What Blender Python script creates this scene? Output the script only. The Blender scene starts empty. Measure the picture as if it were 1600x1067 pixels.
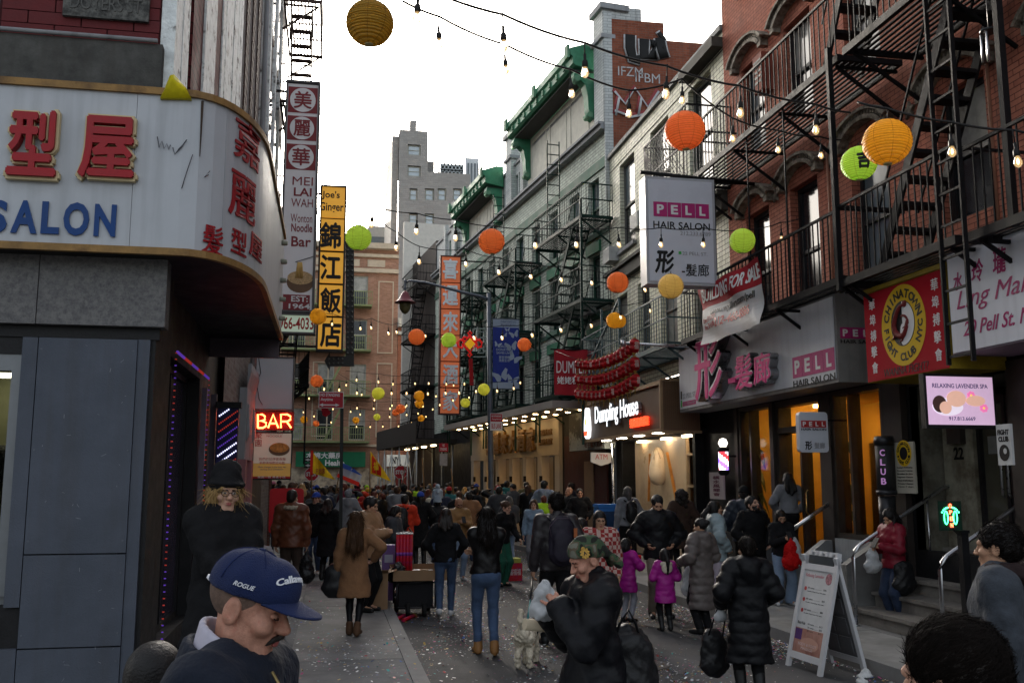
import bpy,math,random
import numpy as np
from mathutils import Vector,Matrix,Euler
random.seed(7);np.random.seed(7)
sc=bpy.context.scene
COL=sc.collection
# ---------------------------------------------------------------- camera, sky, sun, exposure
CAM_H=1.95
TH=math.atan(217/1500);PS=math.atan(285/1500*math.cos(TH))
cam=bpy.data.cameras.new('camera');cam.sensor_width=36;cam.lens=33.75
cam.clip_start=.05;cam.clip_end=2000
cam_o=bpy.data.objects.new('camera',cam);COL.objects.link(cam_o)
cam_o.location=(0,0,CAM_H);cam_o.rotation_euler=(math.pi/2+TH,0,-PS)
sc.camera=cam_o
w=bpy.data.worlds.new('World');sc.world=w;w.use_nodes=True
SUN_EL,SUN_AZ=math.radians(13),math.radians(357)     # azimuth clockwise from +Y
nt=w.node_tree;bg=nt.nodes['Background']
sky=nt.nodes.new('ShaderNodeTexSky');sky.sky_type='NISHITA';sky.sun_disc=False
sky.sun_elevation=SUN_EL;sky.sun_rotation=SUN_AZ
sky.air_density=1.0;sky.dust_density=8.0;sky.ozone_density=1.0
hs=nt.nodes.new('ShaderNodeHueSaturation');hs.inputs['Saturation'].default_value=.38   # hazy, pale winter sky
nt.links.new(sky.outputs[0],hs.inputs['Color']);nt.links.new(hs.outputs[0],bg.inputs[0]);bg.inputs[1].default_value=.15
sun=bpy.data.lights.new('sun','SUN');sun.energy=2.0;sun.angle=math.radians(.5);sun.color=(1,.9,.76)
sun_o=bpy.data.objects.new('sun',sun);COL.objects.link(sun_o)
sd=Vector((math.sin(SUN_AZ)*math.cos(SUN_EL),math.cos(SUN_AZ)*math.cos(SUN_EL),math.sin(SUN_EL)))
sun_o.rotation_euler=sd.to_track_quat('Z','Y').to_euler();sun_o.location=sd*60
sc.view_settings.view_transform='Standard';sc.view_settings.look='None'
sc.view_settings.gamma=1;sc.view_settings.use_curve_mapping=False
sc.view_settings.exposure=2.0
sc.render.engine='CYCLES'
sc.cycles.use_denoising=True
sc.cycles.max_bounces=6;sc.cycles.diffuse_bounces=3;sc.cycles.glossy_bounces=3
sc.cycles.transmission_bounces=4;sc.cycles.transparent_max_bounces=6
sc.cycles.sample_clamp_indirect=6.0
sc.cycles.caustics_reflective=False;sc.cycles.caustics_refractive=False
# ---------------------------------------------------------------- photograph geometry (1600x1067 pixel -> point)
_F=Vector((math.sin(PS)*math.cos(TH),math.cos(PS)*math.cos(TH),math.sin(TH)))
_R=Vector((math.cos(PS),-math.sin(PS),0));_U=_R.cross(_F)
def ray(u,v):return _F+_R*((u-800)/1500)+_U*((533-v)/1500)
def onY(u,v,Y):
 d=ray(u,v);return Vector((0,0,CAM_H))+d*(Y/d.y)
def onX(u,v,X):
 d=ray(u,v);return Vector((0,0,CAM_H))+d*(X/d.x)
def onZ(u,v,Z):
 d=ray(u,v);return Vector((0,0,CAM_H))+d*((Z-CAM_H)/d.z)
# ---------------------------------------------------------------- materials
def lin(c):
 if isinstance(c,str):
  c=[int(c[i:i+2],16)/255 for i in(0,2,4)]
  return tuple(x/12.92 if x<=.04045 else((x+.055)/1.055)**2.4 for x in c)
 return tuple(c)
MATS={}
def M(name,col=(.5,.5,.5),rough=.6,var=.18,scale=5.,bump=.15,bscale=60.,metal=0.,emit=0.,ecol=None,
  brick=None,streak=0.,trans=0.,spec=None,weave=0.,second=None,alpha=1.,thr=(.42,.62),sheen=0.,coat=0.):
 """procedural material: colour noise, optional second colour in patches, brick joints, rain streaks, bump"""
 if name in MATS:return MATS[name]
 m=bpy.data.materials.new(name);MATS[name]=m;m.use_nodes=True
 n=m.node_tree.nodes;L=m.node_tree.links
 b=n['Principled BSDF'];c=lin(col)
 tc=n.new('ShaderNodeTexCoord')
 nz=n.new('ShaderNodeTexNoise');nz.inputs['Scale'].default_value=scale;nz.inputs['Detail'].default_value=5
 nz.inputs['Roughness'].default_value=.65
 L.new(tc.outputs['Object'],nz.inputs['Vector'])
 def mixn(fac,a,bb,mode='MIX'):
  x=n.new('ShaderNodeMix');x.data_type='RGBA';x.blend_type=mode
  for s,v in((x.inputs[0],fac),(x.inputs[6],a),(x.inputs[7],bb)):
   if hasattr(v,'links'):L.new(v,s)
   elif isinstance(v,(int,float)):s.default_value=v
   else:s.default_value=(*v,1)
  return x.outputs[2]
 def rng(src,a,bb,c0,d):
  x=n.new('ShaderNodeMapRange');L.new(src,x.inputs[0])
  for i,v in enumerate((a,bb,c0,d)):x.inputs[i+1].default_value=v
  return x.outputs[0]
 base=mixn(rng(nz.outputs[0],.3,.7,0,1),tuple(x*(1-var)for x in c),tuple(min(1,x*(1+var))for x in c))
 height=None
 if brick:
  # brick = (length, height, mortar colour, variation, second colour)
  bl,bh,mc,bv,c2=brick
  br=n.new('ShaderNodeTexBrick');L.new(tc.outputs['UV'],br.inputs['Vector'])
  br.inputs['Scale'].default_value=1;br.inputs['Brick Width'].default_value=bl;br.inputs['Row Height'].default_value=bh
  br.inputs['Mortar Size'].default_value=bh*.09;br.inputs['Mortar Smooth'].default_value=.3
  br.inputs['Color1'].default_value=(*[x*(1-bv)for x in c],1);br.inputs['Color2'].default_value=(*lin(c2),1)
  br.inputs['Mortar'].default_value=(*lin(mc),1);br.inputs['Bias'].default_value=-.2
  base=mixn(rng(nz.outputs[0],.3,.7,0,1),mixn(1.,br.outputs[0],(1-var,)*3,'MULTIPLY'),mixn(1.,br.outputs[0],(1+var,)*3,'MULTIPLY'))
  height=br.outputs['Fac']
 if second is not None:
  n2=n.new('ShaderNodeTexNoise');n2.inputs['Scale'].default_value=scale*.55;n2.inputs['Detail'].default_value=7
  n2.inputs['Roughness'].default_value=.7
  L.new(tc.outputs['Object'],n2.inputs['Vector'])
  base=mixn(rng(n2.outputs[0],thr[0],thr[1],0,1),base,lin(second))
 if streak:
  mp=n.new('ShaderNodeMapping');mp.inputs['Scale'].default_value=(7,7,.45)
  L.new(tc.outputs['Object'],mp.inputs[0])
  n3=n.new('ShaderNodeTexNoise');n3.inputs['Scale'].default_value=1.3;n3.inputs['Detail'].default_value=6
  L.new(mp.outputs[0],n3.inputs['Vector'])
  base=mixn(rng(n3.outputs[0],.48,.75,0,streak),base,(.05,.045,.04))
 L.new(base,b.inputs['Base Color'])
 b.inputs['Roughness'].default_value=rough;b.inputs['Metallic'].default_value=metal
 if rough<.95:
  L.new(rng(nz.outputs[0],.3,.7,max(.02,rough-.1),min(1,rough+.1)),b.inputs['Roughness'])
 if spec is None:spec=.08 if brick else.5 if metal or rough<.2 else.22
 if spec is not None:b.inputs['Specular IOR Level'].default_value=spec
 if trans:b.inputs['Transmission Weight'].default_value=trans;b.inputs['IOR'].default_value=1.1
 if sheen:b.inputs['Sheen Weight'].default_value=sheen
 if coat:b.inputs['Coat Weight'].default_value=coat
 if alpha<1:b.inputs['Alpha'].default_value=alpha
 if bump:
  nb=n.new('ShaderNodeTexNoise');nb.inputs['Scale'].default_value=bscale;nb.inputs['Detail'].default_value=3
  L.new(tc.outputs['Object'],nb.inputs['Vector'])
  bp=n.new('ShaderNodeBump');bp.inputs['Strength'].default_value=bump;bp.inputs['Distance'].default_value=.01
  L.new(nb.outputs[0],bp.inputs['Height']);last=bp
  if height is not None:
   b2=n.new('ShaderNodeBump');b2.inputs['Strength'].default_value=.7;b2.inputs['Distance'].default_value=.012
   b2.invert=True;L.new(height,b2.inputs['Height']);L.new(bp.outputs[0],b2.inputs['Normal']);last=b2
  if weave:
   wv=n.new('ShaderNodeTexWave');wv.inputs['Scale'].default_value=weave;wv.inputs['Distortion'].default_value=1.5
   L.new(tc.outputs['Object'],wv.inputs['Vector'])
   b3=n.new('ShaderNodeBump');b3.inputs['Strength'].default_value=.25;b3.inputs['Distance'].default_value=.004
   L.new(wv.outputs[0],b3.inputs['Height']);L.new(last.outputs[0],b3.inputs['Normal']);last=b3
  L.new(last.outputs[0],b.inputs['Normal'])
 if emit:
  b.inputs['Emission Color'].default_value=(*lin(ecol or col),1);b.inputs['Emission Strength'].default_value=emit
 return m
# ---------------------------------------------------------------- frames and mesh builder
class Fr:
 """facade frame: u along the wall, o out of the wall, w up"""
 def __init__(s,org=(0,0,0),u=(1,0,0),o=(0,-1,0),w=(0,0,1)):
  s.org,s.u,s.o,s.w=Vector(org),Vector(u).normalized(),Vector(o).normalized(),Vector(w).normalized()
 def __call__(s,u,o,w):return s.org+s.u*u+s.o*o+s.w*w
ID=Fr((0,0,0),(1,0,0),(0,1,0))
class MB:
 def __init__(s,fr=ID):s.v=[];s.f=[];s.m=[];s.fr=fr;s.cur=0;s.sm=[]
 def pt(s,p):s.v.append(tuple(p));return len(s.v)-1
 def face(s,idx,smooth=False):s.f.append(tuple(idx));s.m.append(s.cur);s.sm.append(smooth)
 def quad(s,a,b,c,d,raw=False):
  q=[s.pt(p if raw else s.fr(*p))for p in(a,b,c,d)];s.face(q)
 def box(s,u0,u1,o0,o1,w0,w1):
  i=len(s.v)
  for w_ in(w0,w1):
   for o_ in(o0,o1):
    for u_ in(u0,u1):s.v.append(tuple(s.fr(u_,o_,w_)))
  for q in((0,2,3,1),(4,5,7,6),(0,1,5,4),(2,6,7,3),(0,4,6,2),(1,3,7,5)):
   s.face([i+k for k in q])
  return s
 def prism(s,poly,d,smooth=False):
  """poly: list of points (frame coords); d: extrusion vector (frame coords)"""
  n_=len(poly);i=len(s.v)
  for p in poly:s.v.append(tuple(s.fr(*p)))
  for p in poly:s.v.append(tuple(s.fr(p[0]+d[0],p[1]+d[1],p[2]+d[2])))
  s.face([i+k for k in range(n_)][::-1]);s.face([i+n_+k for k in range(n_)])
  for k in range(n_):s.face([i+k,i+(k+1)%n_,i+n_+(k+1)%n_,i+n_+k],smooth)
  return s
 def tube(s,pts,r,n_=6,cap=True,raw=False,smooth=True):
  P=[Vector(p)if raw else s.fr(*p)for p in pts];rings=[]
  rr=r if isinstance(r,(list,tuple))else[r]*len(P)
  for k,p in enumerate(P):
   t=(P[min(k+1,len(P)-1)]-P[max(k-1,0)])
   t=t.normalized()if t.length>1e-9 else Vector((0,0,1))
   a=t.cross(Vector((0,0,1))if abs(t.z)<.95 else Vector((1,0,0))).normalized();b=t.cross(a)
   rings.append([s.pt(p+(a*math.cos(2*math.pi*j/n_)+b*math.sin(2*math.pi*j/n_))*rr[k])for j in range(n_)])
  for k in range(len(P)-1):
   for j in range(n_):
    s.face([rings[k][j],rings[k][(j+1)%n_],rings[k+1][(j+1)%n_],rings[k+1][j]],smooth)
  if cap:s.face(rings[0][::-1]);s.face(rings[-1])
  return s
 def bar(s,a,b,wd,ht=None):
  """square bar between two points (frame coords)"""
  ht=ht or wd;A,B=s.fr(*a),s.fr(*b);t=(B-A).normalized()
  x=t.cross(Vector((0,0,1))if abs(t.z)<.95 else Vector((0,1,0))).normalized();y=t.cross(x)
  i=len(s.v)
  for p in(A,B):
   for sx,sy in((-1,-1),(1,-1),(1,1),(-1,1)):s.v.append(tuple(p+x*sx*wd/2+y*sy*ht/2))
  for q in((0,1,2,3),(7,6,5,4),(0,4,5,1),(1,5,6,2),(2,6,7,3),(3,7,4,0)):s.face([i+k for k in q])
  return s
 def lathe(s,prof,c=(0,0,0),n_=16,smooth=True,axis='w'):
  """prof: list of (radius, height) round c in frame coords"""
  rings=[]
  for r,h in prof:
   rg=[]
   for j in range(n_):
    a=2*math.pi*j/n_;x,y=r*math.cos(a),r*math.sin(a)
    p=(c[0]+x,c[1]+y,c[2]+h)if axis=='w' else(c[0]+x,c[1]+h,c[2]+y)
    rg.append(s.pt(s.fr(*p)))
   rings.append(rg)
  for k in range(len(rings)-1):
   for j in range(n_):
    s.face([rings[k][j],rings[k][(j+1)%n_],rings[k+1][(j+1)%n_],rings[k+1][j]],smooth)
  s.face(rings[0][::-1]);s.face(rings[-1]);return s
 def wall(s,u0,u1,w0,w1,holes=(),depth=.18,o=0.):
  """front face at o with rectangular holes (u0,u1,w0,w1), reveals going in to o-depth"""
  us=sorted({u0,u1,*[min(max(h[i],u0),u1)for h in holes for i in(0,1)]})
  ws=sorted({w0,w1,*[min(max(h[i],w0),w1)for h in holes for i in(2,3)]})
  for a,b in zip(us,us[1:]):
   run=None
   for c,d in zip(ws,ws[1:]):
    mu,mw=(a+b)/2,(c+d)/2
    inside=any(h[0]<mu<h[1]and h[2]<mw<h[3]for h in holes)
    if inside:
     if run:s.quad((a,o,run[0]),(b,o,run[0]),(b,o,run[1]),(a,o,run[1]));run=None
    else:run=(run[0],d)if run else(c,d)
   if run:s.quad((a,o,run[0]),(b,o,run[0]),(b,o,run[1]),(a,o,run[1]))
  for h in holes:
   a,b,c,d=h[:4];i=o-depth
   s.quad((a,o,c),(a,i,c),(a,i,d),(a,o,d));s.quad((b,i,c),(b,o,c),(b,o,d),(b,i,d))
   s.quad((a,i,d),(b,i,d),(b,o,d),(a,o,d));s.quad((a,o,c),(b,o,c),(b,i,c),(a,i,c))
  return s
 def build(s,name,mats,parent=None,**kw):
  me=bpy.data.meshes.new(name)
  off=wloc(parent)if parent else Vector((0,0,0))
  inv=wmat(parent).inverted()if parent else None
  V=[tuple(inv@Vector(p))for p in s.v]if inv else s.v
  me.from_pydata(V,[],s.f)
  if not isinstance(mats,(list,tuple)):mats=[mats]
  for m_ in mats:me.materials.append(m_)
  if len(mats)>1:me.polygons.foreach_set('material_index',s.m)
  if any(s.sm):me.polygons.foreach_set('use_smooth',s.sm)
  boxuv(me,s)
  o=bpy.data.objects.new(name,me);COL.objects.link(o)
  if parent:o.parent=parent
  tag(o,**kw);return o
def bx1(fr,b,name,mats,parent=None,**kw):
 return MB(fr).box(*b).build(name,mats,parent,**kw)
def boxuv(me,s):
 uv=me.uv_layers.new(name='UVMap');nl=len(me.loops)
 vi=np.empty(nl,'i');me.loops.foreach_get('vertex_index',vi)
 co=np.array(s.v,'f').reshape(-1,3)
 fr=s.fr;org=np.array(fr.org);A=np.array([fr.u,fr.o,fr.w])
 loc=(co-org)@A.T
 ln=np.array([len(f)for f in s.f]);no=np.empty(len(s.f)*3,'f');me.polygons.foreach_get('normal',no)
 # normals are in parent space; recompute in frame space from positions
 first=np.concatenate(([0],np.cumsum(ln)[:-1]))
 a,b,c=loc[vi[first]],loc[vi[first+1]],loc[vi[first+2]]
 no=np.abs(np.cross(b-a,c-a));dom=no.argmax(1);dl=np.repeat(dom,ln);p=loc[vi]
 U=np.where(dl==0,p[:,1],p[:,0]);W=np.where(dl==2,p[:,1],p[:,2])
 uv.data.foreach_set('uv',np.stack([U,W],1).astype('f').ravel())
def wmat(o):
 m=o.matrix_basis.copy()
 while o.parent:o=o.parent;m=o.matrix_basis@m
 return m
def wloc(o):return wmat(o).translation
def tag(o,label=None,cat=None,group=None,kind=None,loc=None,rz=None):
 if label:o['label']=label
 if cat:o['category']=cat
 if group:o['group']=group
 if kind:o['kind']=kind
 return o
def thing(name,loc,label,cat,group=None,rz=0.):
 o=bpy.data.objects.new(name,None);COL.objects.link(o);o.empty_display_size=.1
 o.location=loc;o.rotation_euler=(0,0,rz);return tag(o,label,cat,group)
def inst(src,loc,parent=None,rot=None,name=None,scale=None,**kw):
 """a copy of one object (shares its mesh)"""
 c=src.copy();COL.objects.link(c);c.location=loc
 for k in('label','category','group','kind'):
  if k in c:del c[k]
 c.parent=parent
 if rot is not None:c.rotation_euler=rot
 if scale is not None:c.scale=scale
 return tag(c,**kw)
def copy_tree(o,parent=None):
 c=o.copy();COL.objects.link(c);c.parent=parent
 for ch in[x for x in KIDS.get(o.name,[])]:copy_tree(ch,c)
 return c
KIDS={}
def index_kids():
 KIDS.clear()
 for o in bpy.data.objects:
  if o.parent:KIDS.setdefault(o.parent.name,[]).append(o)
# ---------------------------------------------------------------- lettering
_TC={}
def glyphs(body,bold=0.,ext=.02,res=3,shear=0.,spacing=1.,lines=1.):
 if 'M' in body or 'W' in body:bold=0
 k=(body,bold,ext,res,shear,spacing)
 if k in _TC:return _TC[k]
 cjk=any(ord(c_)>0x2e00 for c_ in body);b0=bold
 if cjk:bold=0
 c=bpy.data.curves.new('t','FONT');c.body=body;c.size=1;c.extrude=ext;c.offset=bold;c.resolution_u=res
 c.shear=shear;c.space_character=spacing;c.space_line=lines;c.align_x='CENTER' if '\n' in body else 'LEFT'
 o=bpy.data.objects.new('t',c);me=bpy.data.meshes.new_from_object(o)
 V=np.empty(len(me.vertices)*3);me.vertices.foreach_get('co',V);V=V.reshape(-1,3)
 F=[tuple(p.vertices)for p in me.polygons]
 bpy.data.objects.remove(o);bpy.data.curves.remove(c);bpy.data.meshes.remove(me)
 if cjk and b0>.003:
  # brush weight: the same strokes laid again a little to each side, each copy a hair prouder
  N0=len(V);d=b0*.75;V=np.concatenate([V+np.array([x*d,y*d,0])+np.where(V[:,2:]>0,j*1e-4,0)*np.array([0,0,1])for j,(x,y)in enumerate(((0,0),(1,0),(-1,0),(0,1),(0,-1)))]);F=[tuple(i+N0*j for i in f)for j in range(5)for f in F]
 V[:,:2]-=V[:,:2].min(0);_TC[k]=(V,F);return _TC[k]
def text(body,mat,parent,fr,u,w_,width=None,height=None,o=0.,depth=.006,bold=.0,align='c',name='lettering',shear=0.,spacing=1.,warp=None,lines=1.,res=3):
 """lettering laid on a frame's face; (u, w_) is its centre (or left-bottom), o its back face"""
 V,Fc=glyphs(body,bold,.02,res,shear,spacing,lines);V=V.copy()
 sz=V[:,:2].max(0)
 sx=width/sz[0]if width else None;sy=height/sz[1]if height else None
 sx=sx or sy;sy=sy or sx
 V[:,0]*=sx;V[:,1]*=sy;V[:,2]=np.where(V[:,2]>0,depth+np.maximum(0,V[:,2]-.02)*2.5,0)
 if align=='c':V[:,0]-=sz[0]*sx/2;V[:,1]-=sz[1]*sy/2
 elif align=='l':V[:,1]-=sz[1]*sy/2
 mb=MB(fr);mb.f=Fc;mb.m=[0]*len(Fc);mb.sm=[False]*len(Fc)
 if warp:mb.v=[tuple(warp(u+x,o+z,w_+y))for x,y,z in V]
 else:
  B=np.array([fr.u,fr.w,fr.o]);base=np.array(fr(u,o,w_))
  mb.v=[tuple(p)for p in base+V@B]
 return mb.build(name,mat,parent)

# ================================================================= SETTING AND BUILDINGS
XR,XL=7.6,-1.5
FRR=Fr((XR,0,0),(0,1,0),(-1,0,0))
FRL=Fr((XL,0,0),(0,1,0),(1,0,0))
PHI=math.radians(6.8)
DG,NG=Vector((-math.sin(PHI),math.cos(PHI),0)),Vector((-math.cos(PHI),-math.sin(PHI),0))
FRG=Fr((XR,25.5,0),DG,NG)
FRGL=Fr((XL,26.0,0),DG,-NG)
def onG(u,v,out=0.,fr=None):
 """pixel -> (s, w) on the bent facade's plane pushed out"""
 fr=fr or FRG;d=ray(u,v);o=Vector((0,0,CAM_H));p0=fr.org+fr.o*out
 t=(p0-o).dot(fr.o)/d.dot(fr.o);p=o+d*t;return(p-fr.org).dot(fr.u),p.z
asphalt=M('asphalt',(.05,.05,.053),.75,.3,3,.5,90,second=(.036,.036,.038))
concrete=M('pavement concrete',(.20,.198,.195),.85,.22,1.6,.3,70,second=(.12,.118,.115))
kerbstone=M('kerb stone',(.17,.168,.165),.8,.2,4,.3,60)
def ribbon(name,mat,left,right,z,kind='structure',zb=None):
 mb=MB()
 for k in range(len(left)-1):
  a,b,c,d=left[k],right[k],right[k+1],left[k+1]
  mb.quad((*a,z),(*b,z),(*c,z),(*d,z))
  if zb is not None:
   mb.quad((*a,zb),(*a,z),(*d,z),(*d,zb));mb.quad((*b,z),(*b,zb),(*c,zb),(*c,z))
   if k==0:mb.quad((*a,zb),(*b,zb),(*b,z),(*a,z))
 return mb.build(name,mat,kind=kind)
mb=MB();mb.quad((-400,-60,-.01),(400,-60,-.01),(400,900,-.01),(-400,900,-.01));mb.build('ground',concrete,kind='structure')
def bx(x,y):  # street centre line bend beyond the corner of the green building
 return(x-math.tan(PHI)*max(0,y-25.5),y)
ys=[-12,8,25.5,47.5]
ribbon('road',asphalt,[bx(.95,y)for y in ys],[bx(5.5,y)for y in ys],0)
mb=MB();mb.quad((-60,47.5,0),(60,47.5,0),(60,57.5,0),(-60,57.5,0));mb.build('cross_road',asphalt,kind='structure')
KZ=.13
# left pavement: slabs are pieces (joints recessed)
slab_m=[concrete,M('pavement slab grey',(.165,.165,.165),.85,.22,2,.3,70,second=(.10,.10,.10)),M('pavement slab pale',(.225,.222,.215),.85,.2,2,.3,70,second=(.145,.142,.135))]
def pavement(name,xa,xb,y0,y1,step,cols,yfar):
 base=ribbon(name,concrete,[bx(xa,y)for y in(-12,y0,25.5,yfar)],[bx(xb,y)for y in(-12,y0,25.5,yfar)],KZ-.012,zb=-.005)
 sl=None;y=y0;k=0
 while y<y1:
  for c in range(cols):
   a=xa+(xb-xa)*c/cols;b=xa+(xb-xa)*(c+1)/cols
   m_=MB(Fr((a,y,KZ-.011),(1,0,0),(0,1,0)))
   e=.006;wx,wy=b-a,step;jz=random.uniform(.008,.013)
   m_.prism([(e,e,0),(wx-e,e,0),(wx-e,wy-e,0),(e,wy-e,0)],(0,0,jz))
   m_.build('slab',slab_m[(k*7+c*3+int(y*3))%3],base);k+=1
  y+=step
 return base
pavement('left_pavement',-1.5,.80,6.0,25,1.45,2,47.5)
pavement('right_pavement',5.65,7.6,6.0,25,1.3,2,46)
ribbon('left_kerb',kerbstone,[bx(.80,y)for y in ys],[bx(.95,y)for y in ys],KZ+.003,zb=-.005)
ribbon('right_kerb',kerbstone,[bx(5.5,y)for y in ys[:3]+[46]],[bx(5.65,y)for y in ys[:3]+[46]],KZ+.003,zb=-.005)
bx1(ID,(-60,60,57.5,60,-.005,KZ),'far_pavement',concrete,kind='structure')
patchm=[M('asphalt patch',(.032,.032,.034),.8,.3,6,.5,90),M('worn asphalt',(.075,.075,.078),.8,.3,6,.5,90)]
for k in range(9):
 px_,py_=random.uniform(1.4,5.0),8+k*1.9;n_=9;m=MB();m.prism([(px_+math.cos(2*math.pi*j/n_)*random.uniform(.25,.6),py_+math.sin(2*math.pi*j/n_)*random.uniform(.4,1.0),.0025)for j in range(n_)],(0,0,.0012));m.build('road_patch',patchm[k%2],kind='structure')
mh=thing('manhole_cover',(3.3,10.2,0),'round iron manhole cover in the road','manhole cover');m=MB();m.lathe([(.33,-.004),(.33,.006),(.31,.008)],(3.3,10.2,0),24);m.build('cover',M('worn iron',(.06,.055,.05),.5,.3,9,.5,60,metal=.5),mh)
# ------------------------------------------------------------- materials of the buildings
red_brick=M('red painted brick',(.42,.15,.10),.85,.2,1.2,.25,50,brick=(.21,.072,(.13,.045,.035),.12,(.47,.175,.115)),streak=.35)
red_dark=M('dark red painted block',(.11,.018,.020),.7,.2,3,.3,40)
white_brick=M('cream glazed brick',(.72,.72,.55),.55,.14,1.0,.15,50,brick=(.30,.10,(.16,.16,.12),.1,(.72,.71,.58)),streak=.4)
green_brick=M('grey white brick',(.60,.66,.57),.75,.16,1.2,.2,50,brick=(.30,.10,(.17,.17,.16),.1,(.70,.76,.66)),streak=.3)
grey_stone=M('grey stone',(.30,.31,.32),.8,.2,2,.25,40,streak=.4)
green_paint=M('green paint',(.045,.20,.11),.55,.3,3,.2,40,second=(.10,.24,.17),thr=(.5,.75))
pale_green=M('weathered green copper',(.15,.32,.20),.7,.3,2,.2,40,second=(.06,.15,.09))
black_iron=M('black iron',(.008,.008,.009),.6,.4,8,.3,60,spec=.12,second=(.022,.018,.017),thr=(.55,.75))
green_iron=M('dark green iron',(.010,.030,.024),.6,.4,8,.2,60,spec=.12)
bluegreen_iron=M('blue green steel',(.06,.10,.11),.5,.3,8,.2,60)
dark_frame=M('dark window frame',(.02,.02,.022),.5,.3,8,.1)
white_frame=M('white window frame',(.55,.56,.56),.5,.15,6,.1)
green_frame=M('green window frame',(.018,.07,.045),.5,.25,6,.1)
glass_dark=M('dark window glass',(.015,.018,.022),.08,.5,.8,.04,3,spec=.5)
glass_sky=M('sky tinted glass',(.10,.125,.14),.12,.35,.5,.04,2,spec=.45)  # reflected sky put into a paler base colour
glass_curtain=M('glass with pale curtain',(.26,.26,.24),.15,.35,2.5,.05,4,spec=.4)
stone_trim=M('carved stone trim',(.30,.27,.22),.85,.3,14,.5,40,second=(.10,.08,.06))
board_white=M('peeling white boards',(.72,.76,.75),.8,.25,9,.6,40,second=(.13,.12,.11),thr=(.55,.64))
black_wall=M('black painted wall',(.012,.012,.013),.55,.4,4,.3,40)
blue_grey=M('blue grey painted panel',(.075,.086,.110),.6,.12,2.5,.3,90,second=(.062,.072,.092),streak=.3)
granite=M('speckled dark granite',(.10,.098,.10),.6,.35,45,.15,120,second=(.16,.155,.15))
plaster=M('grey plaster',(.27,.28,.29),.85,.15,2,.2,40,streak=.4)
dark_steel=M('dark steel',(.03,.03,.034),.4,.3,6,.1,60,metal=.6)
steel=M('brushed steel',(.45,.46,.48),.3,.15,6,.08,90,metal=1)
roofing=M('roofing felt',(.06,.06,.06),.9,.2,3,.2,40)
timber_pale=M('pale timber',(.30,.22,.14),.6,.2,3,.1,40)

def window(fr,parent,u0,u1,w0,w1,depth=.16,frame=None,glass=None,bars=1,th=.055,sill=None,sash=True,o=0.):
 """a sash window set in its opening: window (frame, rails) > pane, sill"""
 frame=frame or dark_frame;glass=glass or glass_dark
 b=MB(fr);a=o-depth;f=a+.06
 b.box(u0,u0+th,a,f,w0,w1);b.box(u1-th,u1,a,f,w0,w1)
 b.box(u0+th,u1-th,a,f,w0,w0+th);b.box(u0+th,u1-th,a,f,w1-th,w1)
 mid=(w0+w1)/2
 if sash:b.box(u0+th,u1-th,a+.01,f+.012,mid-.03,mid+.03)
 for k in range(1,bars):
  uu=u0+(u1-u0)*k/bars;b.box(uu-.018,uu+.018,a+.012,f-.006,w0+th,w1-th)
 win=b.build('window',frame,parent)
 gl=glass if isinstance(glass,(tuple,list))else(glass,glass)
 for(c,d,g)in(((w0+th,mid-.03,gl[0]),(mid+.03,w1-th,gl[1]))if sash else((w0+th,w1-th,gl[0]),)):
  bx1(fr,(u0+th,u1-th,a+.004,a+.022,c,d),'pane',g,win)
 if sill:
  bx1(fr,(u0-.08,u1+.08,o+.003,o+.10,w0-.10,w0-.003),'sill',sill,win)
 return win
def aircon(fr,parent,u,w_,o=0.):
 a=MB(fr);a.box(u-.3,u+.3,o-.1,o+.28,w_,w_+.40)
 for k in range(7):a.box(u-.26,u+.26,o+.281,o+.288,w_+.04+k*.05,w_+.065+k*.05)
 return a.build('air_conditioner',M('aircon casing',(.42,.43,.42),.5,.2,5,.1),parent)

# ------------------------------------------------------------- corner building on the left
b=thing('corner_building',(-1.5,8.6,0),'corner shop building with blue grey panelled wall and dark red brick above','building');b_corner=b
FF=Fr((0,8.6,0),(1,0,0),(0,-1,0))     # wall facing the camera, u = x
m=MB(FF);m.cur=0
zt=4.0
m.wall(-7,-1.72,0,3.14,[(-5.2,-2.55,.95,3.0)],.3)
wallp=m.build('wall',[black_wall],b)
# grey painted panels proud of the wall, thin joints between them
for(u0,u1,w0,w1)in((-2.424,-1.64,1.36,3.14),(-2.424,-1.64,.62,1.352),(-2.424,-1.64,0.0,.612),(-6.9,-2.43,0,.62),(-2.55,-2.43,.94,3.14)):
 bx1(FF,(u0+.001,u1-.001,.004,.05,w0,w1-.004),'panel',blue_grey,b)
bx1(FF,(-1.637,-1.54,-.04,.035,0,3.14),'corner_post',blue_grey,b)
bx1(FF,(-7,-1.47,-.1,.02,3.143,3.24),'lintel',black_wall,b)
for(u0,u1)in((-7,-4.6),(-4.592,-2.45),(-2.442,-1.42)):
 bx1(FF,(u0,u1,-.1,.10,3.245,3.84),'panel',granite,b)
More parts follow.
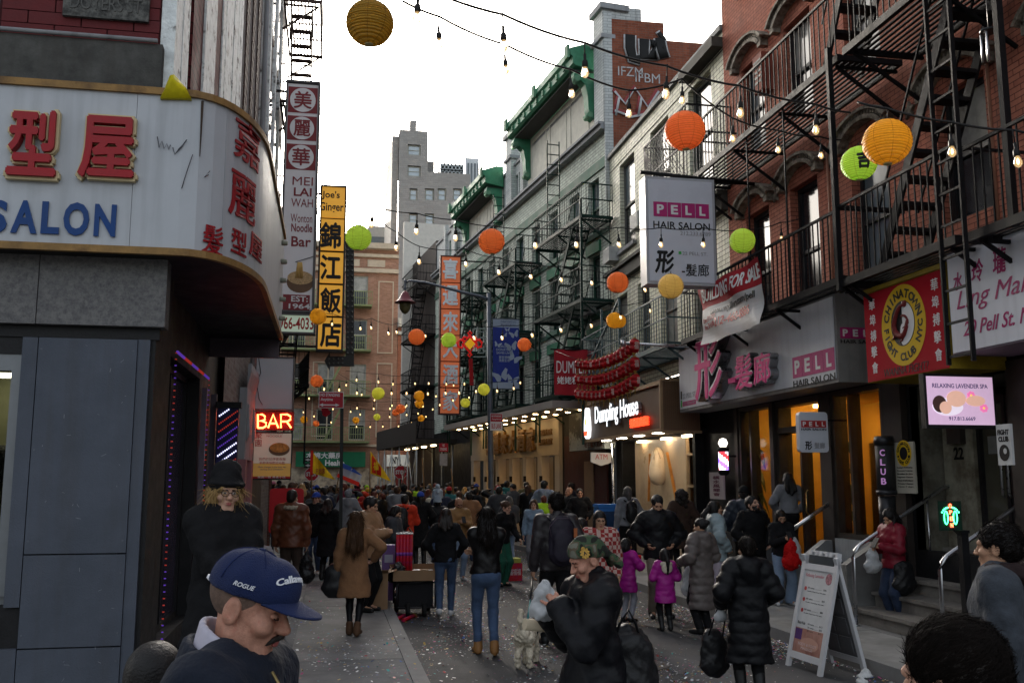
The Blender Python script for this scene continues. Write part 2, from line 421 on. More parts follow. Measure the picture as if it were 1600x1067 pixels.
# shop window at the far left with what stands inside
m=MB(FF)
m.box(-5.2,-2.56,-.22,-.10,.95,1.02);m.box(-2.64,-2.56,-.22,-.02,1.02,3.0);m.box(-5.2,-2.64,-.22,-.02,2.86,3.0)
wf=m.build('window_frame',M('grey aluminium frame',(.16,.17,.18),.4,.1,5,.05,metal=.5),b)
bx1(FF,(-5.2,-2.64,-.16,-.15,1.02,2.86),'pane',M('shop window glass',(.9,.92,.9),.02,0,1,0,trans=1.),wf)
inner=M('dim olive shop interior',(.16,.16,.10),.9,.2,1.5,.1)
m=MB(FF);m.quad((-7,-2.2,0),(-2.3,-2.2,0),(-2.3,-2.2,3.2),(-7,-2.2,3.2));m.quad((-2.3,-2.2,0),(-2.3,-.32,0),(-2.3,-.32,3.2),(-2.3,-2.2,3.2))
m.box(-7,-2.3,-2.2,-.32,.6,.66);m.box(-7,-2.3,-2.18,-1.9,2.1,2.16)
m.build('shop_interior',inner,b)
bx1(FF,(-7,-2.3,-2.2,-.32,3.05,3.1),'shop_ceiling',plaster,b)
bx1(FF,(-3.3,-2.9,-1.9,-1.5,2.98,3.04),'ceiling_glow',M('dim ceiling tube',(.9,.9,.7),.5,0,1,0,emit=2.2,ecol=(1,.95,.65)),b)
# stone band and upper floor
bx1(FF,(-7,-1.56,-.05,.10,5.35,5.78),'ledge',M('sooty ledge',(.07,.07,.065),.85,.4,6,.4,60,streak=.5),b)
m=MB(FF);m.tube([(-7,.12,5.80),(-1.6,.12,5.80)],.02);m.build('pipe',plaster,b)
m=MB(FF);m.wall(-7,-1.6,5.7,12,[(-4.4,-2.95,5.95,8.4)],.25);m.build('wall',M('mortar dark red',(.045,.01,.011),.9,.2,5,.2),b)
window(FF,b,-4.4,-2.95,5.95,8.4,.22)
# painted blocks picked apart: each one proud of the wall
proto=None;bw,bh=.44,.118;r=0;z=5.80
while z<8.0:
 u=-2.93+(-.22 if r%2 else 0)
 while u<-1.61:
  a,c=max(u,-2.93)+.006,min(u+bw,-1.605)-.006
  if c-a>.05:
   if abs(c-a-(bw-.012))<1e-4 and proto:inst(proto,Vector((a,8.6,z))-Vector(b.location)+Vector((0,0,0)),b)
   else:
    m=MB(Fr((a,8.6,z),(1,0,0),(0,-1,0)));m.box(0,c-a,.002,.014+random.random()*.005,.004,bh-.004)
    # keep the mesh local so that copies can share it
    q=MB();q.v=[(x-a,y-8.6,zz-z)for x,y,zz in m.v];q.f=m.f;q.m=m.m;q.sm=m.sm
    ob=q.build('brick',red_dark);ob.parent=b;ob.location=Vector((a,8.6,z))-Vector(b.location)
    if abs(c-a-(bw-.012))<1e-4:proto=ob
  u+=bw
 z+=bh;r+=1
# old street name plaque in the brickwork
pl=thing('street_name_plaque',(-2.0,8.58,6.05),'weathered stone street name plaque set into the dark red brick wall','plaque')
bx1(FF,(-2.42,-1.70,.02,.06,6.0,6.27),'plate',M('black weathered stone',(.05,.05,.048),.9,.4,25,.5,80,second=(.14,.14,.13)),pl)
text('DOYERS ST',M('worn letter',(.10,.10,.095),.9,.3,20,.4),pl,FF,-2.06,6.135,.60,.13,.06,.008)
# side facade toward the street: white boards, windows, red piers and patterned brick
zf=5.2
strips=[(8.6,9.35,'w'),(9.35,9.75,'d'),(9.75,10.45,'r'),(10.45,11.35,'w'),(11.35,12.0,'r'),(12.0,14.3,'w')]
for(y0,y1,k)in strips:
 m=MB(FRL)
 if k=='w':
  # white boarding: upright boards, each a piece
  n_=max(2,round((y1-y0)/.3))
  for j in range(n_):
   a=y0+(y1-y0)*j/n_;c=y0+(y1-y0)*(j+1)/n_;m=MB(FRL)
   m.box(a+.004,c-.004,-.10,.02+random.random()*.012,zf,12);m.build('board',board_white,b)
 elif k=='d':
  m.box(y0,y1,-.3,-.26,zf,12);m.build('window',glass_dark,b)
  m=MB(FRL);m.box(y0,y0+.06,-.26,-.03,zf,12);m.box(y1-.06,y1,-.26,-.03,zf,12);m.build('window_frame',dark_frame,b)
 else:
  m.box(y0,y1,-.2,0,zf,12);m.build('pier',M('dark red pier',(.10,.02,.022),.8,.2,3,.3,40,brick=(.44,.118,(.03,.008,.008),.1,(.12,.025,.026))),b)
m=MB(FRL);m.wall(8.6,16.6,0,5.2,[(10.0,12.4,.35,3.2),(13.6,15.2,.13,3.0)],.25,-.12);m.build('wall',black_wall,b)
for(a,c,w0,w1)in((10.0,12.4,.35,3.2),(13.6,15.2,.13,3.0)):
 window(FRL,b,a,c,w0,w1,.2,black_wall,M('purple lit shop glass',(.05,.04,.07),.08,.4,1,.03,spec=.9),2,.07,None,False,-.12)
bx1(FRL,(8.6,9.4,-.12,0,0,3.9),'pilaster',black_wall,b)
m=MB(FRL);m.box(12.5,12.58,-.1,-.04,.13,3.1);m.box(13.4,13.48,-.1,-.02,.13,3.1);m.build('door_post',M('purple grey metal',(.12,.10,.13),.4,.2,4,.1),b)
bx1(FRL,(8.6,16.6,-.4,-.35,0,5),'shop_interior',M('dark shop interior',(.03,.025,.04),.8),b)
# LED rope round the shop front
led=thing('led_rope_light',(-1.5,10,1),'purple and red dotted LED rope framing the dark shop window at the left','lights')
lp=M('purple led',(.3,.1,1),.4,0,1,0,emit=.05,ecol=(.25,.10,1));lr=M('red led',(1,.1,.05),.4,0,1,0,emit=.04,ecol=(1,.06,.04));lw=M('white blue led',(.8,.8,1),.4,0,1,0,emit=.5,ecol=(.7,.7,1))
for nm,k in((lp,0),(lr,1)):
 m=MB(FRL)
 for yy in(9.85,12.5):
  for j in range(46):
   if(j//4)%2==k:m.box(yy-.005,yy+.005,-.03,-.012,.4+j*.062,.410+j*.062)
 for j in range(40):
  if(j//8)%2==k:m.box(9.9+j*.065,9.92+j*.065,-.03,-.01,3.2,3.225)
 m.build('led_strip',nm,led,kind='stuff')
# LED barber pole panel standing out from the wall
bp=thing('led_barber_pole',(-1.4,13.2,1.75),'flat LED barber pole panel with red, white and blue diagonal dotted stripes','barber pole')
FB=Fr((-1.48,13.2,1.76),(1,0,0),(0,-1,0))
bx1(FB,(0,.27,-.1,0,0,1.14),'housing',M('black blue housing',(.01,.01,.05),.4),bp)
bx1(FB,(-.03,.30,-.12,.02,1.143,1.22),'cap',black_wall,bp)
for k,mt in enumerate((lw,lp,lr)):
 m=MB(FB)
 for sidx in range(14):
  if(sidx//2)%3!=k:continue
  for j in range(11):
   u=.02+j*.0225;w_=sidx*.105-.25+u*.75
   if.02<w_<1.12:m.box(u,u+.015,.002,.012,w_,w_+.02)
 m.build('led_row',mt,bp,kind='stuff')
# upper brick building next along the left side, patterned brick, fire escape
bb=thing('patterned_brick_building',(-1.5,16.6,0),'tall brick building with columns of dark headers and pale ribs above the white salon sign','building')
rib=M('grey brick rib',(.22,.19,.175),.85,.2,6,.4,60,brick=(.21,.08,(.22,.2,.18),.15,(.12,.085,.08)))
m=MB(FRL);m.wall(14.3,26,0,15.3,[],.25,-.03);m.build('wall',rib,bb)
hm=M('dark brown brick',(.055,.028,.022),.8,.4,9,.3,60);mort=M('pale mortar',(.36,.33,.31),.9,.2,9,.2)
for y0 in(14.75,15.75,16.75):
 col_=bx1(FRL,(y0,y0+.5,-.029,.012,5,15.25),'pier',mort,bb)
 z=5.0;first=None
 while z<12:
  if first is None:
   q=MB(FRL);q.box(y0+.02,y0+.48,.0125,.035,5.0+.012,5.0+.155)
   first=q.build('brick',hm,col_)
  else:inst(first,(0,0,z-5.0),col_)
  z+=.17
for y0 in(18.2,19.6,21.4,23.0):
 bx1(FRL,(y0,y0+.35,-.03,.05,4.6,15.25),'pilaster',board_white,bb)
for k,y0 in enumerate((18.7,20.3,22.0,24.0)):
 for z0 in(5.2,8.4,11.6):
  wn=bx1(FRL,(y0,y0+.8,-.02,.012,z0,z0+2.0),'window',M('brown frame',(.08,.03,.025),.6,.2),bb)
  bx1(FRL,(y0+.08,y0+.72,.0125,.02,z0+.08,z0+1.92),'pane',glass_dark,wn)
m=MB(FRL);m.tube([(17.9,.08,4),(17.9,.08,14)],.05,8);m.build('drain_pipe',plaster,bb)
# pale stone shop front and pink columns under the blank panel
sf=thing('stone_shop_front',(-1.5,16.6,0),'grey stone shop front with moulded brackets and dull pink columns by the neon BAR sign','shop front')
m=MB(FRL);m.box(16.62,16.95,-.02,.12,.13,2.3);m.box(17.9,18.25,-.02,.12,.13,2.3);m.build('column',M('dull pink paint',(.30,.13,.14),.6,.15,3,.1),sf)
bx1(FRL,(16.62,21.5,-.02,.10,2.303,3.5),'fascia',plaster,sf)
m=MB(FRL);m.prism([(16.6,.1,3.5),(16.6,.16,3.78),(16.6,.16,3.9),(16.6,.1,3.9)],(4.9,0,0));m.build('cornice',plaster,sf)
for yy in(16.8,18.0):
 m=MB(FRL);m.prism([(yy,.103,2.6),(yy,.15,2.72),(yy,.13,3.2),(yy,.103,3.25)],(.2,0,0));m.build('bracket',plaster,sf)
bx1(FRL,(18.4,21.5,.02,.06,.13,2.29),'shutter',M('dim brown shop',(.06,.04,.03),.6,.3),sf)
# left side buildings beyond the bend
lb=thing('left_tenement',tuple(FRGL(0,0,0)),'dark tenement building on the left side past the yellow restaurant sign','building')
m=MB(FRGL);m.wall(0,21,0,9.6,[(1+k*2.3,2.1+k*2.3,z0,z0+1.9)for k in range(8)for z0 in(4,6.8)],.2);m.build('wall',M('brown brick',(.13,.06,.045),.85,.2,2,.2,50,brick=(.21,.075,(.12,.09,.08),.12,(.15,.07,.05))),lb)
for k in range(8):
 for z0 in(4,6.8):window(FRGL,lb,1+k*2.3,2.1+k*2.3,z0,z0+1.9,.16)
bx1(FRGL,(0,21,-8,-.01,9.5,9.6),'roof',roofing,lb)
m=MB(FRGL);m.quad((21,0,0),(21,-9,0),(21,-9,9.6),(21,0,9.6));m.build('wall',M('brown brick'),lb)
bx1(FRGL,(-.4,.3,-6,-.02,0,9.55),'wall',M('brown brick'),lb)
bx1(FRGL,(0,21,.005,.10,2.9,3.6),'fascia',M('maroon fascia',(.09,.02,.02),.6),lb)
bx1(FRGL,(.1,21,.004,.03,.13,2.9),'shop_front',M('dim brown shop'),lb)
for o_,nm in((bb,'patterned'),(b,'corner')):
 y0,y1,z1,x0=(14.3,26,15.3,-1.53)if nm=='patterned' else(8.7,16.6,12,-1.64)
 m=MB();m.quad((-9,y0,z1),(x0,y0,z1),(x0,y1,z1),(-9,y1,z1));m.quad((-9,y1,0),(-9,y1,z1),(x0,y1,z1),(x0,y1,0))
 if nm=='patterned':m.quad((-9,y0,11.9),(x0,y0,11.9),(x0,y0,z1),(-9,y0,z1))
 m.build('roof',roofing,o_)

t=thing('counter_display',(-2.95,9.1,1.0),'shop counter display with black and orange bird print and green cloth','display')
FI=Fr((0,9.05,0),(1,0,0),(0,-1,0))
bx1(FI,(-4,-2.6,-.1,.0,.7,1.32),'panel',M('pale display panel',(.40,.38,.33),.7,.1),t)
bx1(FI,(-4,-2.6,-.1,.012,1.322,1.38),'edge',black_wall,t)
m=MB(FI);m.prism([(-2.93,.002,1.12),(-2.72,.002,1.25),(-2.68,.002,1.22),(-2.80,.002,1.10),(-2.80,.002,1.0),(-2.84,.002,1.0),(-2.86,.002,1.10)],(0,.006,0));m.build('bird_print',black_wall,t)
m=MB(FI);m.lathe([(.05,.009),(.05,.014)],(-2.80,0,1.15),12,axis='o');m.build('bird_print',M('orange print',(.5,.22,.02),.6),t)
m=MB(FI);m.lathe([(.26,0),(.24,.06),(.12,.11),(.02,.12)],(-2.85,-.15,1.385),14);m.build('green_cloth',M('green cloth',(.01,.12,.05),.8,.3,9,.4),t)
bx1(FI,(-2.80,-2.68,-.3,-.2,1.40,1.62),'red_box',red_dark,t)
m=MB(FI);m.lathe([(.04,.3),(.22,.18),(.26,0),(.2,-.25),(.05,-.3)],(-2.9,-.55,1.75),12);m.build('draped_cloth',M('pale yellow cloth',(.35,.34,.18),.8,.3,5,.4),t)
m=MB(FI);m.lathe([(.03,.22),(.18,.12),(.22,0),(.16,-.2),(.05,-.25)],(-2.95,-.5,2.05),12);m.build('dark_wig',M('dark wig',(.012,.014,.01),.8,.4,12,.8),t)

pnl=[o for o in COL.objects if o.name.startswith('panel')and o.parent is b_corner]
for k in range(26):
 u,w_=random.uniform(-2.38,-1.68),random.uniform(.3,3.1);m=MB(FF);a=random.uniform(0,3.1);L_=random.uniform(.01,.05);m.bar((u,.0505,w_),(u+math.cos(a)*L_,.0505,w_+math.sin(a)*L_),.004,.003);m.build('scratch',M('pale scratch',(.2,.21,.23),.7),b_corner)
for u in(-2.40,-1.67):
 for w_ in(.10,.5,.72,1.2,1.46,2.2,3.04):m=MB(FF);m.lathe([(.008,.05),(.008,.054)],(u,0,w_),8,axis='o');m.build('screw',M('dull screw',(.10,.11,.13),.5,metal=.5),b_corner)

# ------------------------------------------------------------- red brick building on the right (number 22)
RB=thing('red_brick_building',(XR,13,0),'red painted brick tenement with carved arched lintels and shops below, at the right','building')
zt=15.0
# upper windows: (centre y, width, sill z, head z)
rows=[(5.15,6.85),(8.0,9.75),(11.35,13.2)]
cy=[16.0,14.25,12.3,10.2,8.2]
holes=[]
for k,yc in enumerate(cy):
 for(a,c)in rows:
  holes.append((yc-.47,yc+.47,a-(.55 if a<6 and k in(0,1,2)else 0),c))
m=MB(FRR);m.wall(3,17.3,4.45,zt,holes,.22);m.build('wall',red_brick,RB)
for i,(a,c,w0,w1)in enumerate(holes):
 g=[glass_dark,glass_curtain,(glass_dark,glass_curtain),glass_sky,glass_dark][(i*3)%5]
 window(FRR,RB,a,c,w0,w1,.2,dark_frame,g,1,.07,M('painted sill',(.42,.42,.40),.7,.2)if w0>11 else None)
def arch_lintel(yc,z,parent):
 """carved segmental hood: moulded band, dentils, ears"""
 b_=MB(FRR);n_=10;R,h=.62,.30
 def arc(r_,k):t=math.pi*(.14+.72*k/n_);return(yc-math.cos(t)*r_,z-.10+math.sin(t)*r_*.62)
 for r0,r1,d in((.60,.70,.16),(.70,.80,.10),(.80,.87,.20)):
  for k in range(n_):
   (a0,c0),(a1,c1)=arc(r0,k),arc(r0,k+1);(a2,c2),(a3,c3)=arc(r1,k+1),arc(r1,k)
   b_.prism([(a0,.004,c0),(a1,.004,c1),(a2,.004,c2),(a3,.004,c3)],(0,d,0))
 ob=b_.build('lintel',stone_trim,parent)
 for k in range(n_*2):
  t=math.pi*(.16+.68*k/(n_*2-1));u_,w_=yc-math.cos(t)*.75,z-.10+math.sin(t)*.75*.62
  bx1(FRR,(u_-.022,u_+.022,.103,.15,w_-.03,w_+.03),'dentil',stone_trim,ob)
 for s_ in(-1,1):
  q=MB(FRR);u_=yc+s_*.62;q.box(u_-.07,u_+.07,.004,.15,z-.02,z+.14);q.build('ear',stone_trim,ob)
for k,yc in enumerate(cy):
 for(a,c)in rows[:2]:arch_lintel(yc,c+.02,RB)
star=[(math.cos(math.pi/2+i*math.pi/5)*(.13 if i%2==0 else.055),math.sin(math.pi/2+i*math.pi/5)*(.13 if i%2==0 else.055))for i in range(10)]
for yc,z in((15.1,9.95),(13.2,9.95),(15.2,6.9),(13.3,6.9),(11.2,6.9),(11.2,9.95)):
 m=MB(FRR);m.prism([(yc+a,.003,z+c)for a,c in star],(0,.04,0));m.build('anchor_star',stone_trim,RB)
vb=bx1(FRR,(15.15,15.5,.003,.22,8.85,9.55),'vent_box',M('terracotta vent',(.22,.06,.04),.8,.2),RB)
for k in range(5):
 bx1(FRR,(15.18,15.47,.2205,.228,9.0+k*.1,9.04+k*.1),'louvre',black_wall,vb)
m=MB();m.quad((XR+.0,3,zt),(XR+12,3,zt),(XR+12,17.3,zt),(XR,17.3,zt));m.quad((XR,17.3,4),(XR+12,17.3,4),(XR+12,17.3,zt),(XR,17.3,zt));m.build('roof',roofing,RB)
for uu,zz in((13.35,7.2),(9.6,9)):
 m=MB(FRR);m.tube([(uu,.05,4.6),(uu,.05,zz)],.022,6);m.build('conduit',M('orange conduit',(.30,.14,.09),.6,.2),RB)
# ground floor of the red building: shopfront openings (y ranges)
gy=dict(win1=(15.75,17.1),door=(14.0,15.6),win2=(12.25,13.65),stoop=(9.9,11.55))
m=MB(FRR)
m.wall(3,17.3,KZ-.12,4.45,[(15.75,17.1,.95,3.3),(14.0,15.6,.55,3.3),(12.25,13.65,1.1,3.3),(9.75,11.7,1.05,3.2),(3.2,9.2,.2,3.1)],.12,-.05)
m.build('wall',black_wall,RB)
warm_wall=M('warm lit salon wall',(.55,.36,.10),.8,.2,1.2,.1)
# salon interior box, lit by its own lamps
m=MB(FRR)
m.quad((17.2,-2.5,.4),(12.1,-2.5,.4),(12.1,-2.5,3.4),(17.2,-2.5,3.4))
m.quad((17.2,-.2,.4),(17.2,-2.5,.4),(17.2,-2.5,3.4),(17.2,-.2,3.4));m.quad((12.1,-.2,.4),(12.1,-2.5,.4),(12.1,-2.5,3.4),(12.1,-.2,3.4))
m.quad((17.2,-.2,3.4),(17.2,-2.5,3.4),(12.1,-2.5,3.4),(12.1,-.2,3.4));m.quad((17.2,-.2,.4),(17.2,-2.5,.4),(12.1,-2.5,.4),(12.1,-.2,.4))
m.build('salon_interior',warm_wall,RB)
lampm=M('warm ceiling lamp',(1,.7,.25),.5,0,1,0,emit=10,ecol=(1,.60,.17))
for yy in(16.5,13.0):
 bx1(FRR,(yy-.16,yy+.16,-1.6,-1.3,3.30,3.36),'ceiling_glow',lampm,RB)
m=MB(FRR);m.box(14.1,15.5,-1.8,-1.7,.5,2.6);m.box(14.1,14.4,-1.69,-1.2,.5,1.5);m.build('counter',M('dark walnut',(.05,.03,.02),.5,.3),RB)
salon_frame=M('dark bronze frame',(.04,.033,.028),.45,.3,5,.1,metal=.3)
clear=M('clear shop glass',(.9,.9,.88),.03,0,1,0,trans=1.)
for(a,c,w0,w1,n_)in((15.75,17.1,.95,3.3,2),(12.25,13.65,1.1,3.3,2)):
 m=MB(FRR);m.box(a,a+.07,-.2,.02,w0,w1);m.box(c-.07,c,-.2,.02,w0,w1);m.box(a+.07,c-.07,-.2,.02,w0,w0+.07);m.box(a+.07,c-.07,-.2,.02,w1-.07,w1)
 m.box((a+c)/2+.2,(a+c)/2+.26,-.18,.0,w0+.07,w1-.07)
 wn=m.build('shop_window',salon_frame,RB)
 m=MB(FRR);m.box(a+.07,(a+c)/2+.2,-.1,-.09,w0+.07,w1-.07);m.box((a+c)/2+.26,c-.07,-.1,-.09,w0+.07,w1-.07);m.build('pane',clear,wn)
 bx1(FRR,(a,c,-.05,.06,w0-.35,w0-.01),'ledge',grey_stone,wn)
# glass salon door
m=MB(FRR);m.box(14.0,14.1,-.25,0,.55,3.3);m.box(15.5,15.6,-.25,0,.55,3.3);m.box(14.1,15.5,-.25,0,2.75,2.85);m.box(14.1,15.5,-.25,0,3.2,3.3)
m.box(14.78,14.84,-.24,-.04,.6,2.75)
dr=m.build('door_frame',salon_frame,RB)
m=MB(FRR);m.box(14.1,14.78,-.15,-.14,.6,2.75);m.box(14.84,15.5,-.15,-.14,.6,2.75);m.box(14.1,15.5,-.15,-.14,2.85,3.2);m.build('pane',clear,dr)
m=MB(FRR);m.tube([(14.7,-.08,1.4),(14.7,-.04,1.45),(14.7,-.04,1.75),(14.7,-.08,1.8)],.014);m.build('handle',M('brass',(.6,.42,.16),.3,.1,5,.05,metal=1),dr)
# pilasters between shops
for(a,c)in((17.1,17.28),(15.6,15.75),(13.65,14.0),(11.75,12.25),(9.2,9.7)):
 bx1(FRR,(a+.02,c-.02,-.045,.05,KZ,3.3),'pilaster',M('dark brown panel',(.035,.028,.025),.55,.3,4,.2),RB)
# doorway of 22: recess, worn stone jamb, glass doors
m=MB(FRR)
m.quad((9.75,-1.3,1.0),(11.7,-1.3,1.0),(11.7,-1.3,3.2),(9.75,-1.3,3.2));m.quad((11.7,-.05,1),(11.7,-1.3,1),(11.7,-1.3,3.2),(11.7,-.05,3.2));m.quad((9.75,-.05,1),(9.75,-1.3,1),(9.75,-1.3,3.2),(9.75,-.05,3.2))
m.quad((9.75,-.05,3.2),(11.7,-.05,3.2),(11.7,-1.3,3.2),(9.75,-1.3,3.2));m.build('door_recess',M('dirty cream plaster',(.22,.21,.17),.8,.3,3,.3,40,second=(.09,.08,.06)),RB)
jb=bx1(FRR,(11.0,11.62,-.6,-.45,1.08,3.15),'jamb',M('worn cream paint',(.27,.26,.20),.75,.25,4,.4,40,second=(.12,.10,.07)),RB)
text('22',black_iron,jb,Fr((XR,0,0),(0,-1,0),(-1,0,0)),-11.30,2.30,.2,.16,-.448,.004,.03,name='house_number')
bx1(FRR,(11.14,11.42,-.45,-.37,2.42,2.78),'intercom',M('brown metal box',(.05,.04,.035),.5),jb)
m=MB(FRR)
for a,c in((9.85,10.42),(10.44,11.0)):
 m.box(a,a+.06,-.6,-.5,1.08,3.0);m.box(c-.06,c,-.6,-.5,1.08,3.0);m.box(a+.06,c-.06,-.6,-.5,1.08,1.22);m.box(a+.06,c-.06,-.6,-.5,2.9,3.0)
dr=m.build('door',dark_steel,RB)
m=MB(FRR);m.box(9.91,10.36,-.56,-.55,1.22,2.9);m.box(10.5,10.94,-.56,-.55,1.22,2.9);m.build('pane',M('dim door glass',(.07,.068,.05),.1,.3,1,.05,spec=.8),dr)
for uu in(10.38,10.50):
 m=MB(FRR);m.tube([(uu,-.47,1.75),(uu,-.44,1.78),(uu,-.44,2.6),(uu,-.47,2.63)],.016);m.build('handle',steel,dr)
bx1(FRR,(10.62,10.84,-.545,-.54,2.28,2.5),'notice',M('grey notice',(.22,.23,.22),.6),dr)
# massage shop under the white sign (right edge)
bx1(FRR,(9.0,9.16,-.04,.10,KZ,3.2),'door_post',M('pink painted post',(.30,.12,.17),.55,.15),RB)
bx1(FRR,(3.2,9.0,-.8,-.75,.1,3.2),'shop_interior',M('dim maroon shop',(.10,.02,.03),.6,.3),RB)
m=MB(FRR);m.box(8.2,8.27,-.2,-.05,.2,3.1);m.box(7.0,7.06,-.2,-.05,.2,3.1);m.build('shop_window',dark_frame,RB)
# ------------------------------------------------------------- stoops
st=thing('stone_stoop',(6.9,10.7,KZ),'worn stone steps up to the door of number 22 with steel handrails','steps')
stone_step=M('worn step stone',(.20,.185,.165),.8,.25,3,.4,50,second=(.11,.10,.09))
tr0=[6.75,7.08,7.40,7.70,8.0]
for k,x0 in enumerate(tr0):
 z0=KZ+k*.19;m=MB()
 m.box(x0,8.3,9.55 if k<3 else 9.8,11.85 if k<3 else 11.65,z0+.002,z0+.145);m.build('riser',stone_step,st)
 bx1(ID,(x0-.035,8.3,9.52 if k<3 else 9.8,11.88 if k<3 else 11.65,z0+.146,z0+.19),'tread',stone_step,st)
m=MB();m.prism([(6.72,11.9,KZ),(8.2,11.9,KZ),(8.2,11.9,1.55),(7.9,11.9,1.55),(6.72,11.9,.85)],(0,.14,0));m.build('cheek_wall',M('grey metal cladding',(.16,.16,.155),.5,.2,4,.2,metal=.3),st)
def handrail(name,y,label,xs=6.62,top=1.05,base=KZ):
 h=thing(name,(xs,y,base),label,'handrail')
 m=MB();z0=base+.95
 m.tube([(xs,y,base),(xs,y,z0-.1),(xs+.03,y,z0-.02),(xs+.1,y,z0+.05),(xs+1.35,y,z0+.78),(xs+1.5,y,z0+.80)],.024,10);m.build('rail',steel,h)
 m=MB();m.tube([(xs+1.1,y,base+.6),(xs+1.1,y,z0+.62)],.016,8);m.build('post',steel,h)
 m=MB();m.lathe([(.05,0),(.05,.012)],(xs,y,base),10);m.build('foot_plate',steel,h)
 return h
handrail('stair_handrail',11.55,'bent steel handrail by the woman in the red jacket')
handrail('stair_handrail',9.75,'bent steel handrail below the glowing footprint OPEN sign')
ss=thing('salon_steps',(7.2,14.8,KZ),'dark steps rising to the hair salon door with sloping metal stringers','steps')
for k in range(3):
 bx1(ID,(7.0+k*.28,8.0,13.95,15.65,KZ+k*.15,KZ+.14+k*.15),'tread',M('dark step',(.05,.048,.045),.7,.3,4,.3),ss)
for yy in(13.75,15.68):
 m=MB();m.prism([(6.75,yy,KZ),(7.62,yy,KZ),(7.62,yy,1.05),(7.45,yy,1.05),(6.75,yy,.55)],(0,.16,0));m.build('stringer',M('pale metal stringer',(.24,.245,.25),.45,.15,4,.15,metal=.4),ss)
m=MB();m.tube([(6.85,13.83,1.15),(7.7,13.83,1.68)],.03,10);m.tube([(6.95,13.83,.6),(6.95,13.83,1.2)],.02);m.build('handrail',steel,ss)

# ------------------------------------------------------------- low cream brick building
CB=thing('cream_brick_building',(XR,21,0),'low three storey cream glazed brick building behind the hanging hair salon sign','building')
ch=[(23.2,24.5,8.1,10.5),(20.6,21.9,8.1,10.5),(18.0,19.3,8.1,10.5),(24.0,25.1,4.9,6.9),(22.2,23.1,4.9,6.9),(20.3,21.4,4.9,6.9),(18.2,19.3,4.9,6.9)]
m=MB(FRR);m.wall(17.3,25.5,4.3,11.0,ch,.2,-.02);m.build('wall',white_brick,CB)
for i,h in enumerate(ch):window(FRR,CB,*h,.18,M('grey sash frame',(.13,.13,.12),.6,.2),(glass_dark,glass_sky)if i==0 else[glass_dark,glass_curtain][i%2],1,.06,grey_stone,True,-.02)
m=MB(FRR);m.box(17.3,25.5,-.02,.14,7.25,7.55);m.box(17.3,25.5,-.02,.22,7.555,7.64);m.build('cornice',M('sooty moulding',(.06,.058,.05),.8,.3),CB)
bx1(FRR,(17.3,25.5,-.25,.06,11.005,11.12),'coping',M('grey coping',(.16,.17,.17),.7,.2),CB)
bx1(FRR,(17.3,19.2,-.1,.24,9.95+.7,10.85),'cornice',M('sooty moulding'),CB)
m=MB();m.quad((XR,17.3,10.6),(XR+12,17.3,10.6),(XR+12,25.5,10.6),(XR,25.5,10.6));m.build('roof',roofing,CB)
aircon(FRR,CB,22.5,8.2,-.02);aircon(FRR,CB,25.0,7.9,-.02)
bx1(FRR,(17.4,20.4,-3.6,-3.5,10.6,13.0),'bulkhead',M('silver painted parapet',(.30,.36,.40),.5,.25,3,.2,second=(.12,.15,.18)),CB)
m=MB(FRR);m.wall(17.3,25.5,0,4.3,[(19.15,24.4,.13,3.0)],.3,-.10);m.build('wall',black_wall,CB)
# dumpling shop front: opening, marble wall, dark posts
m=MB(FRR)
for a in(19.15,24.25):m.box(a,a+.15,-.3,.1,.13,3.02)
m.box(19.0,24.5,-.3,.02,2.95,3.02);m.build('shop_frame',black_iron,CB)
marble=M('warm marble',(.46,.36,.25),.35,.2,1.1,.05,20,second=(.30,.20,.12),thr=(.5,.68))
bx1(FRR,(20.55,24.2,-.30,-.22,.1,3.0),'marble_wall',marble,CB)
m=MB(FRR);m.quad((19.3,-.3,.1),(19.3,-2.5,.1),(19.3,-2.5,3.3),(19.3,-.3,3.3));m.quad((24.4,-.3,.1),(24.4,-2.5,.1),(24.4,-2.5,3.3),(24.4,-.3,3.3));m.quad((19.3,-2.5,.1),(24.4,-2.5,.1),(24.4,-2.5,3.3),(19.3,-2.5,3.3));m.quad((19.3,-.3,3.3),(24.4,-.3,3.3),(24.4,-2.5,3.3),(19.3,-2.5,3.3));m.build('shop_interior',M('tan timber panel',(.34,.21,.11),.6,.2,2,.1),CB)
m=MB(FRR)
for a in(19.5,20.0,20.5):m.box(a,a+.05,-.29,-.22,.1,3.0)
m.box(19.5,20.55,-.285,-.23,1.8,1.86);m.box(19.5,20.55,-.285,-.23,2.5,2.55);m.build('timber_grille',timber_pale,CB)
for yy in(20.2,21.6,23.4):
 bx1(FRR,(yy-.2,yy+.2,-.21,-.08,2.90,2.945),'ceiling_glow',M('added dumpling shop glow',(1,.8,.55),.5,0,1,0,emit=5,ecol=(1,.74,.45)),CB)  # glowing panels added to brighten the marble and bun
